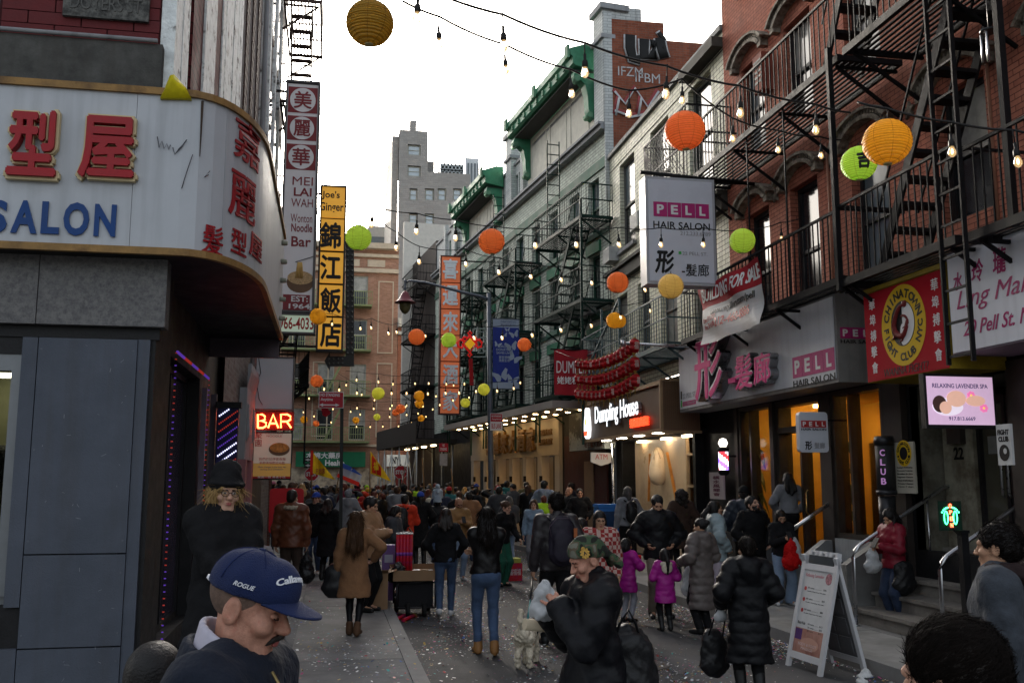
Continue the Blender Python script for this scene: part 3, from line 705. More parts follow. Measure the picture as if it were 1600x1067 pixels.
# steamed bun sculpture with chopsticks on the marble
bun=MB(FRR);bun.lathe([(.02,.50),(.05,.48),(.11,.39),(.16,.24),(.20,.05),(.22,-.12),(.19,-.29),(.11,-.38),(.03,-.40)],(22.1,-.10,2.24),18);bn=bun.build('dumpling_sculpture',M('glossy bun',(.62,.50,.36),.3,.1,4,.1),CB)
for k in range(7):
 q=MB(FRR);t0=k*math.pi*2/7;q.tube([(22.1+math.cos(t0)*.04,-.1+math.sin(t0)*.04,2.73),(22.1+math.cos(t0+.3)*.115,-.1+math.sin(t0+.3)*.115,2.63),(22.1+math.cos(t0+.55)*.17,-.1+math.sin(t0+.55)*.17,2.46)],.016,5);q.build('pleat',M('glossy bun'),bn)
for s_ in(-1,1):
 q=MB(FRR);q.bar((22.1+s_*1.0,-.19,1.45),(22.1+s_*.62,-.12,2.6),.05);q.build('chopstick',M('orange chopstick',(.55,.22,.04),.4),bn)
# ------------------------------------------------------------- green trimmed building (bent part of the street)
GB=thing('green_trim_building',(XR,25.5,0),'long grey brick tenement with green cornices, chimneys and fire escapes on the right','building',rz=PHI)
LG=22.0
trim=M('green stone band',(.06,.15,.105),.7,.3,2,.2,40,second=(.12,.18,.14))
wy=[.7,2.3,4.2,6.0,7.8,9.6,11.4,13.2,15.2,17.2,19.2]
fl=[(4.35,6.0),(6.75,8.5),(9.1,10.75)]
holes=[(a,a+.85,c,d)for a in wy for(c,d)in fl]
m=MB(FRG);m.wall(0,LG,4.2,12.0,holes,.25);m.build('wall',green_brick,GB)
for i,h in enumerate(holes):
 window(FRG,GB,*h,.2,green_frame if i%3 else dark_frame,[glass_dark,glass_dark,(glass_dark,glass_sky)][i%3],1,.06)
 m=MB(FRG);m.box(h[0]-.1,h[1]+.1,.002,.07,h[3]+.02,h[3]+.34)
 if h[3]<10:m.build('lintel',green_paint,GB)
 bx1(FRG,(h[0]-.1,h[1]+.1,.002,.09,h[2]-.16,h[2]-.01),'sill',trim,GB)
for(a,c,d)in((10.9,11.2,.05),(8.95,9.08,.04),(11.95,12.08,.22),(12.085,12.16,.30),(6.55,6.68,.04)):
 bx1(FRG,(0,LG,.002,d,a,c),'string_course',trim if d<.1 else grey_stone,GB)
# attic storey with panels and small green windows
m=MB(FRG);m.wall(0,LG,12.0,13.7,[(a,a+.4,12.5,13.3)for a in(8.1,8.6,9.1,16.8,17.3,18.5,19.0)],.15,-.05);m.build('wall',M('pale grey brick',(.58,.61,.60),.75,.12,1.2,.2,50,brick=(.30,.09,(.33,.35,.35),.08,(.66,.68,.66)),streak=.3),GB)
for a in(8.1,8.6,9.1,16.8,17.3,18.5,19.0):window(FRG,GB,a,a+.4,12.5,13.3,.13,green_paint,glass_sky,1,.05,None,False,-.05)
for k,(s0,s1,dz)in enumerate(((1.0,7.2,0),(10.5,15.7,-.75))):
 # deep bracketed green cornice over a plastered frieze
 zb=12.2;zc=14.05+dz;fz=bx1(FRG,(s0,s1,-.04,.02,zb,zc-.02),'frieze',M('cream plaster frieze',(.60,.58,.50),.8,.2,2,.2),GB)
 for j in range(3):
  a=s0+.35+j*(s1-s0-.4)/3;c=a+(s1-s0)/3-.5;z0,z1=zb+.2,zc-.25
  q=MB(FRG);q.box(a,c,.022,.04,z0,z0+.04);q.box(a,c,.022,.04,z1,z1+.04);q.box(a,a+.04,.022,.04,z0+.04,z1);q.box(c-.04,c,.022,.04,z0+.04,z1);q.build('panel',M('cream plaster frieze'),fz)
 m=MB(FRG);m.prism([(s0-.2,0,zc),(s0-.2,.66,zc+.10),(s0-.2,.74,zc+.16),(s0-.2,.74,zc+.36),(s0-.2,.82,zc+.42),(s0-.2,.82,zc+.62),(s0-.2,.3,zc+.82),(s0-.2,0,zc+.82)],(s1-s0+.4,0,0));co=m.build('cornice',green_paint,GB)
 bx1(FRG,(s0-.1,s1+.1,.05,.62,zc-.02,zc-.002),'soffit',M('dark soffit',(.07,.07,.066),.9),co)  # underside sheet darker than the cornice paint
 for j in range(9):
  a=s0+.5+j*(s1-s0-1)/8;bx1(FRG,(a-.06,a+.06,.745,.79,zc+.18,zc+.34),'rosette',pale_green,co)
 for u_ in(s0-.05,s1-.30):
  pts=[(u_,.01,zc-.01),(u_,.62,zc-.01),(u_,.66,zc-.16),(u_,.58,zc-.34),(u_,.44,zc-.28),(u_,.30,zc-.40),(u_,.22,zc-.75),(u_,.2,zc-1.15),(u_,.12,zc-1.4),(u_,.01,zc-1.45)]
  q=MB(FRG);q.prism(pts,(.35,0,0));bk=q.build('bracket',green_paint,GB)
  q=MB(FRG);q.tube([(u_-.02,.56,zc-.24),(u_+.37,.56,zc-.24)],.09,10);q.build('scroll',pale_green,bk);q=MB(FRG);q.tube([(u_-.02,.15,zc-1.32),(u_+.37,.15,zc-1.32)],.09,10);q.build('scroll',pale_green,bk)
 for u_ in(s0-.15,(s0+s1)/2-.13,s1-.1):
  bx1(FRG,(u_,u_+.26,.822,.90,zc+.34,zc+.74),'block',pale_green,co)
for s0,zt7 in((-.02,15.6),(8.9,14.9),(17.6,14.6)):
 # pale brick pier ending in a capped chimney
 pr=bx1(FRG,(s0+.02,s0+.72,-.6,.12,12.17,zt7),'pier',M('pale grey brick'),GB)
 bx1(FRG,(s0-.06,s0+.80,-.68,.2,zt7-.9,zt7-.78),'band',grey_stone,pr);bx1(FRG,(s0-.08,s0+.82,-.7,.22,zt7+.003,zt7+.18),'cap',grey_stone,pr)
for s0 in(7.6,16.2,19.7):
 bx1(FRG,(s0,s0+.35,-.3,.08,12.17,14.2),'pier',M('pale grey brick'),GB)
for s0,z0 in((1.1,6.72),(4.6,4.3),(10.0,6.72)):aircon(FRG,GB,s0,z0,0)
bx1(FRG,(0,LG,-.3,.02,13.703,13.8),'coping',grey_stone,GB)
m=MB(FRG);m.quad((0,-.1,13.6),(LG,-.1,13.6),(LG,-12,13.6),(0,-12,13.6));m.quad((LG,0,0),(LG,-12,0),(LG,-12,13.7),(LG,0,13.7));m.build('roof',roofing,GB)
# brick party wall with graffiti facing down the street
m=MB(Fr((XR+.02,25.45,0),(1,0,0),(0,-1,0)))
pw=M('bare red brick',(.27,.085,.05),.85,.2,1.5,.2,50,brick=(.21,.075,(.22,.13,.10),.14,(.32,.11,.065)),streak=.3)
WP=lambda u,v:(onY(u,v,25.45).x-XR-.02,0,onY(u,v,25.45).z)
m.prism([(.13,0,9.8),(9,0,9.8),(9,0,WP(1075,64)[2]),WP(1037,63),WP(1037,36),WP(975,31),(.13,0,WP(966,30)[2])],(0,-.1,0));gw=m.build('party_wall',pw,GB)
fpw=Fr((XR+.02,25.45,0),(1,0,0),(0,-1,0));bx1(fpw,(-.12,.125,-.05,.012,9.8,WP(964,20)[2]),'quoin',M('pale grey brick'),GB)
bx1(fpw,(.16,WP(1004,20)[0],-.6,-.12,WP(980,34)[2],WP(980,9)[2]),'chimney',M('pale grey brick'),GB)
# ground floor of the green building: lit restaurant (s 2..13), dark shop between
m=MB(FRG);m.wall(0,LG,0,4.2,[(4.0,14.6,.13,3.95)],.3,-.03);m.build('wall',black_wall,GB)
RS=thing('lit_restaurant_front',tuple(FRG(4,0,0)),'warm lit stone restaurant front with canopy downlights and raised gold characters','shop front',rz=PHI)
lime=M('warm limestone',(.44,.38,.30),.6,.12,1.2,.1)
bx1(FRG,(4.0,14.6,-.2,.1,2.75,3.93),'fascia',lime,RS)
for a in(4.0,5.7,7.3,8.9,10.6,12.3,14.2):
 bx1(FRG,(a,a+.42,-.2,.08,.13,2.748),'pillar',lime,RS)
bx1(FRG,(4.4,14.2,-.7,-.6,.1,2.75),'back_panel',M('pale tan panel',(.40,.30,.19),.5,.15),RS)
for a in(4.42,6.12,7.72,9.32,11.02,12.72):
 bx1(FRG,(a,a+1.15,-.3,-.28,.15,2.74),'pane',M('restaurant glass',(.16,.13,.10),.06,.2,1,.02,spec=.9),RS)
 bx1(FRG,(a+.05,a+.16,-.24,-.2,.4,2.6),'light_strip',M('warm strip light',(1,.75,.4),.5,0,1,0,emit=1.3,ecol=(1,.62,.28)),RS)
 bx1(FRG,(a+1.18,a+1.28,.085,.16,1.9,2.1),'wall_light',black_iron,RS)
cp=bx1(FRG,(.7,13.6,.1,1.5,3.95,4.16),'canopy',M('pale canopy metal',(.34,.32,.29),.5,.1),RS)
dl=M('warm downlight',(1,.8,.5),.5,0,1,0,emit=12,ecol=(1,.66,.30))
for r_ in range(2):
 for k in range(12):
  m=MB(FRG);m.lathe([(.07,-.012),(.07,.0)],(1.2+k*1.05,.45+r_*.65,3.948),10);m.build('downlight',dl,cp)
gold=M('dark gold metal',(.30,.17,.06),.35,.2,6,.1,metal=.8)
for k,chv in enumerate('喜運來大酒家'):
 text(chv,gold,RS,Fr(tuple(FRG(0,0,0)),-DG,NG),-(11.6-k*1.02),3.33,.78,.80,.12,.10,.03,name='character')
text('喜運來大酒家',gold,RS,Fr(tuple(FRG(0,0,0)),-DG,NG),-5.2,3.5,1.3,.2,.101,.04,.01)
text('喜運來大酒家',gold,RS,Fr(tuple(FRG(0,0,0)),-DG,NG),-5.2,3.2,1.3,.2,.101,.04,.01)
# dim shop next to it
bx1(FRG,(.3,3.6,.0,.06,.13,3.3),'shop_front',M('dark maroon front',(.05,.015,.015),.6,.3),GB)
bx1(FRG,(1.2,1.9,.062,.09,.2,2.5),'door',M('dim tan door',(.20,.13,.08),.5,.2),GB)
# dark tenement at the far end of the right side
EB=thing('end_tenement',tuple(FRG(LG,0,0)),'dark end building with a sunlit white party wall at the far right corner','building',rz=PHI)
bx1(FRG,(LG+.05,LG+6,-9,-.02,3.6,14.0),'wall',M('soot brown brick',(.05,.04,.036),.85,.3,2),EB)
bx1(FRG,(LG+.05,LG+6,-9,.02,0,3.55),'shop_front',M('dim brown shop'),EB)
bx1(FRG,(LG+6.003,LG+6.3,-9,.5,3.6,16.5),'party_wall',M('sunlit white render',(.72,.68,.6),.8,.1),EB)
# ------------------------------------------------------------- far side of the cross street
FX=Fr((0,60,0),(1,0,0),(0,-1,0))
pinkb=M('rosy brick',(.34,.185,.125),.85,.15,1.2,.15,50,brick=(.21,.075,(.34,.24,.19),.12,(.40,.225,.16)))
cream=M('cream stone trim',(.50,.42,.32),.8,.15,3,.2)
def far_building(name,x0,x1,h,mat,label,cols,rows_,trimmed,frame,lint=True,depth=12.,yoff=0.):
 fr=Fr((0,60+yoff,0),(1,0,0),(0,-1,0));B=thing(name,((x0+x1)/2,60+yoff,0),label,'building')
 holes=[(c-.5,c+.5,r_,r_+1.9)for c in cols for r_ in rows_]
 m=MB(fr);m.wall(x0,x1,0,h,holes,.2);m.build('wall',mat,B)
 for i,hh in enumerate(holes):
  window(fr,B,*hh,.16,frame,[glass_dark,(glass_dark,glass_curtain),glass_curtain][i%3],1,.07)
  if lint:
   bx1(fr,(hh[0]-.2,hh[1]+.2,.003,.1,hh[3]+.02,hh[3]+.38),'lintel',cream,B);bx1(fr,(hh[0]-.12,hh[1]+.12,.003,.12,hh[2]-.18,hh[2]-.01),'sill',cream,B)
 m=MB();m.quad((x0,60+yoff,h-.3),(x1,60+yoff,h-.3),(x1,60+yoff+depth,h-.3),(x0,60+yoff+depth,h-.3))
 for xx in(x0,x1):m.quad((xx,60+yoff,0),(xx,60+yoff+depth,0),(xx,60+yoff+depth,h),(xx,60+yoff,h))
 m.build('roof',roofing,B)
 return B,fr
B1,fx=far_building('rosy_brick_building',-34,3.95,16.4,pinkb,'rosy brick tenement with cream trim and green fire escape balconies across the far street',[-30,-26,-22,-18,-14,-10.5,-7.6,-5.2,-2.2,-.4,1.55],[4.4,7.2,10.0,12.8],True,M('pale sash frame',(.40,.40,.34),.6,.1),False)
for(a,c,d)in((16.4,16.75,.5),(14.9,15.15,.25),(15.9,16.1,.2),(4.0,4.15,.12)):
 bx1(fx,(-34,3.95,.003,d,a,c),'cornice',cream,B1)
for xx in(-1.2,-3.4,2.7):
 for z0,z1 in((4.6,9.2),(9.8,14.4)):
  m=MB(fx);m.box(xx,xx+.07,.003,.05,z0,z1);m.box(xx+.9,xx+.97,.003,.05,z0,z1);m.box(xx+.07,xx+.9,.003,.05,z1-.07,z1);m.box(xx+.07,xx+.9,.003,.05,z0,z0+.07);m.build('panel_trim',cream,B1)
for k in range(6):
 bx1(fx,(-6+k*1.6,-4.9+k*1.6,.003,.04,15.3,15.75),'panel',cream,B1)
pgreen=M('pale green iron',(.20,.24,.11),.6,.2)
fe=thing('far_fire_escape',(0,60,0),'pale green fire escape balconies on the rosy brick tenement across the far street','fire escape')
for z0 in(4.2,7.0,9.8,12.6):
 pl_=bx1(fx,(-3.1,2.3,.02,1.0,z0,z0+.1),'platform',pgreen,fe)
 m=MB(fx);m.box(-3.1,2.3,.97,1.0,z0+.9,z0+.95);m.box(-3.1,2.3,.97,1.0,z0+.5,z0+.53);m.build('rail',pgreen,fe)
 m=MB(fx)
 for k in range(40):m.box(-3.1+k*.138,-3.07+k*.138,.97,.995,z0+.1,z0+.9)
 m.build('baluster',pgreen,fe,kind='stuff')
for z0 in(7.0,9.8):
 m=MB(fx);m.bar((.9,.6,z0),(-.4,.6,z0-2.7),.12);m.build('stair_stringer',pgreen,fe)
B2,_=far_building('red_brick_walkup',3.97,8.4,11.5,M('orange red brick',(.33,.12,.07),.85,.15,1.2,.15,50,brick=(.21,.075,(.36,.22,.16),.12,(.40,.15,.085))),'narrower red brick walk-up with white lintels and cornice beside the rosy tenement',[5.5,7.4],[3.9,6.5,9.0],True,M('pale sash frame'),True)
m=MB(FX);m.box(3.97,8.4,.003,.5,11.5,12.0);m.box(3.97,8.4,.003,.3,11.0,11.2);m.build('cornice',M('white cornice',(.60,.58,.52),.7,.1),B2)
# ground floor shops of the far buildings
bx1(FX,(-34,3.9,.004,.06,.13,2.7),'shop_front',M('lit shop clutter',(.25,.2,.15),.7,.6,3.5,.2,second=(.5,.42,.3)),B1)
bx1(FX,(4.0,8.4,.004,.06,.13,2.7),'shop_front',M('dark red shopfront',(.16,.03,.025),.6,.3),B2)
# grey tower behind
TW=thing('grey_tower',(7,84,0),'tall grey brick apartment tower with pale windows standing behind everything','building')
FT=Fr((0,84,0),(1,0,0),(0,-1,0))
tgrey=M('grey brick tower',(.38,.365,.34),.9,.1,.6,.1,30,brick=(.5,.18,(.34,.325,.3),.08,(.42,.40,.375)))
wins=[]
def tpx(u,v):p=onY(u,v,84);return p.x,p.z
for(u0,v0,u1,v1)in((637,225,657,243),(637,258,657,276),(640,294,652,313),(664,294,678,313),(684,294,697,313),(708,294,721,313),(639,333,652,352),(664,333,678,352),(639,372,652,391),(639,412,652,430),(664,372,678,391),(639,452,652,470)):
 a,z1=tpx(u0,v0);c,z0=tpx(u1,v1);wins.append((a,c,z0,z1))
xl,zt_=tpx(624,202);xr1,_=tpx(669,202);xr2,zs=tpx(735,272);x0,zl=tpx(614,209)
m=MB(FT);m.wall(xl,xr1,0,zt_,wins,.3);m.wall(xr1,xr2,0,zs,wins,.3);m.build('wall',tgrey,TW)
for h in wins:window(FT,TW,*h,.25,M('pale sash frame'),M('tower glass',(.42,.50,.54),.1,.2,.6,.02,2,spec=1.),1,.12)
m=MB(FT);m.box(x0,xl-.01,-12,-.5,0,zl);m.box(x0+1.6,x0+2.2,-1.6,-1,zl-.01,zl+1.8);m.build('side_wing',tgrey,TW)
m=MB(FT);m.box(xl,xr1,-14,-.31,zt_-.4,zt_-.1);m.box(xr1,xr2,-14,-.31,zs-.4,zs-.1);m.box(xr2-.3,xr2,-14,-.01,0,zs-.41);m.box(xr1-.3,xr1,-14,-.01,zs-.1,zt_-.41);m.build('roof',roofing,TW)
a,z1=tpx(668,240);c,z0=tpx(682,268)
bx1(FT,(a,c,-6,-2,zs,z1),'plant_room',tgrey,TW)
a,z1=tpx(692,242);c,z0=tpx(727,270)
m=MB(FT)
for zz in(zs+.9,(zs+z1)/2,z1-.3):m.box(a,c,-5,-1.5,zz-.2,zz)
for k in range(7):
 uu=a+(c-a)*k/6;m.box(uu-.06,uu+.06,-5,-1.5,zs-.1,z1-.1)
ct=m.build('cooling_tower',M('galvanised steel',(.42,.45,.45),.4,.2,4,.1,metal=.4),TW)
bx1(FT,(a+.2,c-.2,-4.5,-1.8,zs+1.0,z1-.6),'housing',M('pale grey casing',(.38,.41,.42),.6,.1),ct)
PT=thing('pale_far_tower',(13,130,0),'pale hazy tower top far behind the cooling tower','building')
FP=Fr((0,130,0),(1,0,0),(0,-1,0));p=onY(727,246,130);q_=onY(748,246,130)
bx1(FP,(p.x,q_.x,-10,0,0,p.z),'wall',M('pale tower glass',(.62,.66,.68),.3,.1),PT)
for k in range(4):
 bx1(FP,(p.x+.3+k*(q_.x-p.x)/4,p.x+.3+(k+.5)*(q_.x-p.x)/4,.01,.1,20,p.z-.8),'window',glass_sky,PT)
LT=thing('pale_rooftop_block',(4,100,0),'pale low block just visible above the rosy tenement','building')
FL_=Fr((0,100,0),(1,0,0),(0,-1,0));p=onY(575,352,100);q_=onY(606,352,100)
bx1(FL_,(p.x,q_.x,-10,0,0,p.z),'wall',M('pale render',(.5,.5,.47),.8,.1),LT)
bx1(FL_,((p.x+q_.x)/2-.8,(p.x+q_.x)/2+.8,.01,.08,p.z-2.8,p.z-1.2),'window',glass_sky,LT)

# ================================================================= SIGNS
white_sign=M('white sign face',(.62,.64,.66),.35,.06,1.5,.03,30)
dirty_sign=M('scuffed white sheet metal',(.43,.45,.475),.4,.07,1.6,.08,30,second=(.31,.32,.335),thr=(.62,.75),streak=.22)
red_paint=M('red letter paint',(.30,.014,.02),.45,.12,4,.05)
blue_paint=M('blue letter paint',(.008,.045,.17),.45,.12,4,.05)
cream_edge=M('cream letter edge',(.55,.45,.26),.5,.1)
ochre_trim=M('ochre rusty trim',(.26,.15,.05),.55,.3,5,.2,50,second=(.10,.05,.02),thr=(.5,.7))
magenta=M('magenta',(.42,.03,.16),.45,.06,4,0);ink=M('black print',(.015,.015,.016),.5,.1,4,0)
white_ink=M('white print',(.72,.72,.72),.5,.05,4,0);grey_ink=M('grey print',(.28,.28,.30),.5,.05,4,0)
green_ink=M('green print',(.06,.40,.08),.5,.05,4,0)
red_ink=M('red print',(.40,.03,.03),.5,.08,4,0)
# ---- big wrap-round salon sign at the corner
S1=thing('salon_corner_sign',(-1.2,8.3,3.9),'big scuffed white sign with red characters and blue SALON letters wrapping the corner','sign')
path=[(-7,8.3),(-4.2,8.3),(-3,8.3),(-2.2,8.3),(-1.6,8.3),(-1.28,8.3)]
for k in range(1,13):
 a=math.pi/2*k/12;path.append((-1.28+.56*math.sin(a),9.7-1.4*math.cos(a)))
path+=[(-.72,10.6),(-.72,11.4),(-.72,12.3),(-.72,13.2)]
PL=[0.]
for p,q in zip(path,path[1:]):PL.append(PL[-1]+math.hypot(q[0]-p[0],q[1]-p[1]))
def pathat(t):
 for k in range(len(PL)-1):
  if t<=PL[k+1]or k==len(PL)-2:
   f=(t-PL[k])/(PL[k+1]-PL[k]);p,q=path[k],path[k+1]
   dx,dy=(q[0]-p[0])/(PL[k+1]-PL[k]),(q[1]-p[1])/(PL[k+1]-PL[k])
   return Vector((p[0]+(q[0]-p[0])*f,p[1]+(q[1]-p[1])*f,0)),Vector((dy,-dx,0))
def wrap(u,o,w_):
 p,n_=pathat(u);return tuple(p+n_*o+Vector((0,0,w_)))
def proj(p):
 d=Vector(p)-Vector((0,0,CAM_H));c=d.dot(_F);return 800+1500*d.dot(_R)/c,533-1500*d.dot(_U)/c
def pathpx(u):
 return min((abs(proj(wrap(t/100,0,4.5))[0]-u),t/100)for t in range(0,int((PL[-1]-2)*100)))[1]
Z0,Z1=3.88,5.22
def sheet(t0,t1,z0,z1,d,name,mat,step=.12):
 m=MB();n_=max(1,int((t1-t0)/step));
 for k in range(n_):
  a,c=t0+(t1-t0)*k/n_,t0+(t1-t0)*(k+1)/n_
  P=[wrap(a,0,z0),wrap(c,0,z0),wrap(c,d,z0),wrap(a,d,z0),wrap(a,0,z1),wrap(c,0,z1),wrap(c,d,z1),wrap(a,d,z1)]
  i=len(m.v);m.v+=P
  for q in((3,2,6,7),(4,7,6,5),(0,1,2,3)):m.face([i+x for x in q])
  if k==0:m.face([i,i+3,i+7,i+4])
  if k==n_-1:m.face([i+1,i+5,i+6,i+2])
 return m.build(name,mat,S1)
tc_=PL[5]
for a,c in((0,3.0),(3.004,tc_-.42),(tc_-.416,tc_+.35),(tc_+.354,tc_+1.75),(tc_+1.754,PL[-1])):
 sheet(a,c,Z0,Z1,.02+random.random()*.006,'sheet',dirty_sign)
sheet(0,PL[-1],Z1,Z1+.06,.05,'trim',ochre_trim);sheet(0,PL[-1],Z0-.06,Z0,.05,'trim',ochre_trim)
m=MB()  # soffit and end of the canopy
pts=[wrap(t*PL[-1]/60,0,Z0-.05)for t in range(61)]
for p,q in zip(pts,pts[1:]):
 a=(min(p[0],-1.62),max(p[1],8.58)if p[0]>-1.62 else 8.58,p[2]);c=(min(q[0],-1.62),max(q[1],8.58)if q[0]>-1.62 else 8.58,q[2])
 m.quad(p,q,c,a)
m.build('soffit',black_wall,S1)
bx1(ID,(-1.62,-.72,13.2,13.24,Z0-.30,Z1),'end_panel',M('dull purple panel',(.10,.08,.095),.5,.2),S1)
m=MB()
for p,q in zip(pts[:-1:1],pts[1:]):
 a=(p[0]-.02,p[1]+.02,Z1+.02);c=(q[0]-.02,q[1]+.02,Z1+.02)
 m.quad(a,c,(min(c[0],-1.6),max(c[1],8.5)if c[0]>-1.6 else 8.5,Z1),(min(a[0],-1.6),max(a[1],8.5)if a[0]>-1.6 else 8.5,Z1))
m.build('top_cover',roofing,S1)
def rect_on_sign(x0,y0,x1,y1):
 a,c=pathpx(x0),pathpx(x1);u=(a+c)/2;p=pathat(u)[0]
 Y=p.y;d1=onY((x0+x1)/2,y0,Y).z;d0=onY((x0+x1)/2,y1,Y).z
 return u,(d0+d1)/2,c-a,d1-d0
for ch,r,mt in(('型',(16,178,92,280),red_paint),('屋',(126,188,213,284),red_paint)):
 u,w_,wd,ht=rect_on_sign(*r)
 e=text(ch,cream_edge,S1,None or Fr(),u,w_,wd+.05,ht+.05,.024,.05,.045,name='letter_edge',warp=wrap)
 f=text(ch,mt,S1,Fr(),u,w_,wd,ht,.026,.085,.03,name='letter',warp=wrap)
for ch,r in(('S',(-14,314,19,365)),('A',(25,315,66,366)),('L',(73,317,101,367)),('O',(106,318,145,370)),('N',(153,321,188,371))):
 u,w_,wd,ht=rect_on_sign(*r);text(ch,blue_paint,S1,Fr(),u,w_,wd,ht,.028,.012,.035,name='letter',warp=wrap)
for ch,r in(('嘉',(357,195,397,258)),('麗',(353,275,394,345)),('髮',(318,353,348,398)),('型',(360,360,383,398)),('屋',(387,368,406,405))):
 u,w_,wd,ht=rect_on_sign(*r);text(ch,red_paint,S1,Fr(),u,w_,wd,ht,.030,.006,.012,name='letter',warp=wrap)
gp=M('grey marker scrawl',(.09,.09,.10),.6)
def scrawl(pts,name='scrawl',r=.004):
 Q=[]
 for(x,y)in pts:
  t=pathpx(x);p=pathat(t)[0];Q.append(wrap(t,.032,onY(x,y,p.y).z))
 m=MB();m.tube(Q,r,4);m.build(name,gp,S1)
scrawl([(243,215),(248,232),(252,222),(255,234),(258,226),(262,235),(265,228)])
scrawl([(268,232),(273,243),(278,234),(284,228),(290,220),(281,232),(275,240)])
scrawl([(300,243),(294,262),(290,280),(286,296)]);scrawl([(324,268),(317,278),(322,274)])
m=MB();m.tube([wrap(pathpx(308)+.0,.034,5.2),wrap(pathpx(308),.034,4.95),wrap(pathpx(309),.034,4.7)],[.012,.008,.003],5);m.build('rust_run',M('rust',(.05,.035,.025),.9),S1)
for z_ in(4.0,4.25,4.5,4.75,5.0):
 m=MB();t=PL[-1]-.6;p=wrap(t,.05,z_);m.lathe([(.05,0),(.05,.05)],(p[0],p[1],p[2]),8);m.build('lamp_stub',M('aged clip',(.25,.26,.2),.5),S1)
YB=thing('yellow_plastic_bag',tuple(onY(272,150,8.45)),'crumpled yellow plastic bag caught on top of the salon sign','bag')
pp=[onY(*q,8.24)for q in((250,153),(256,138),(266,119),(272,116),(280,124),(291,138),(299,154))]
m=MB();n_=len(pp)
for k,p in enumerate(pp):m.pt((p.x,p.y+.02*math.sin(k*2.1),p.z));
for k,p in enumerate(pp):m.pt((p.x+.02*math.sin(k),p.y+.20+.03*math.cos(k*1.7),p.z-.01))
cpt=m.pt((pp[3].x,pp[3].y-.07,pp[3].z-.10));cb=m.pt((pp[3].x,pp[3].y+.25,pp[3].z-.1))
for k in range(n_):m.face((k,(k+1)%n_,cpt),True);m.face((n_+(k+1)%n_,n_+k,cb),True);m.face((k,n_+k,n_+(k+1)%n_,(k+1)%n_))
m.build('bag',M('yellow plastic',(.50,.42,.015),.35,.2,10,.3,30,trans=.15),YB)

# ---- projecting vertical signs ------------------------------------------------------------
def blade(name,label,Y,x0,x1,z0,z1,thick,mat_case,fr_back=None,edge=.05,arms=(),armx=None,cat='sign'):
 t=thing(name,((x0+x1)/2,Y,z0),label,cat);f=Fr((0,Y,0),(1,0,0),(0,-1,0))
 m=MB(f);m.box(x0,x0+edge,-thick,.02,z0,z1);m.box(x1-edge,x1,-thick,.02,z0,z1);m.box(x0+edge,x1-edge,-thick,.02,z0,z0+edge);m.box(x0+edge,x1-edge,-thick,.02,z1-edge,z1)
 m.box(x0+edge,x1-edge,-thick,-thick+.02,z0+edge,z1-edge)
 m.build('case',mat_case,t)
 for za in arms:
  q=MB(f);q.bar((armx,-thick/2,za),(x0 if armx<x0 else x1,-thick/2,za),.05);q.build('arm',black_iron,t)
 return t,f
def rect(Y,x0,y0,x1,y1):
 a=onY(x0,(y0+y1)/2,Y);b=onY(x1,(y0+y1)/2,Y);c=onY((x0+x1)/2,y0,Y);d=onY((x0+x1)/2,y1,Y)
 return(a.x+b.x)/2,(c.z+d.z)/2,abs(b.x-a.x),abs(c.z-d.z)
def ptext(body,mat,parent,f,Y,box,o,depth=.006,bold=.02,**k):
 u,w_,wd,ht=rect(Y,*box);return text(body,mat,parent,f,u,w_,wd,ht,o,depth,bold,**k)
Y=22.0
mw,f=blade('noodle_bar_sign','tall narrow white sign with maroon circles reading MEI LAI WAH on the left',Y,onY(441,300,Y).x,onY(496,300,Y).x,onY(470,488,Y).z,onY(475,126,Y).z,.35,M('grey sign case',(.10,.095,.095),.5,.2),arms=(onY(470,140,Y).z,onY(470,470,Y).z),armx=XL)
u0,u1=onY(441,300,Y).x+.05,onY(496,300,Y).x-.05
m=MB(f);m.box(u0,u1,-.1,-.02,onY(470,485,Y).z+.03,onY(475,130,Y).z-.02)
m.build('panel',M('dull white lit panel',(.58,.56,.56),.4,.05,1,0,emit=.012,ecol=(.9,.9,1)),mw)
maroon=M('maroon print',(.22,.03,.035),.45,.08,3,0)
for k,(ch,y0,y1)in enumerate((('美',136,176),('麗',181,219),('華',225,265))):
 u,w_,wd,ht=rect(Y,451,y0,496,y1);uc=(u0+u1)/2
 sq=bx1(f,(u0+.01,u1-.01,-.018,-.012,w_-ht/2,w_+ht/2),'square',maroon,mw)
 q=MB(f);q.lathe([(ht*.47,-.010),(ht*.47,-.004)],(uc,0,w_),28,axis='o');q.build('disc',M('dull white lit panel'),sq)
 text(ch,maroon,sq,f,uc,w_,ht*.66,ht*.68,-.003,.006,.025,name='character')
for body,box in(('MEI',(457,276,489,289)),('LAI',(459,293,487,306)),('WAH',(455,310,489,323)),('Wonton',(454,334,488,347)),('Noodle',(455,349,488,362)),('Bar',(455,369,486,385))):
 ptext(body,maroon,mw,f,Y,box,-.018)
u,w_,wd,ht=rect(Y,448,460,490,484);bx1(f,((u0+u1)/2-wd/2,(u0+u1)/2+wd/2,-.018,-.012,w_-ht/2,w_+ht/2),'square',maroon,mw)
ptext('EST:',white_ink,mw,f,Y,(455,462,481,471),-.010);ptext('1964',white_ink,mw,f,Y,(451,474,484,482),-.010)
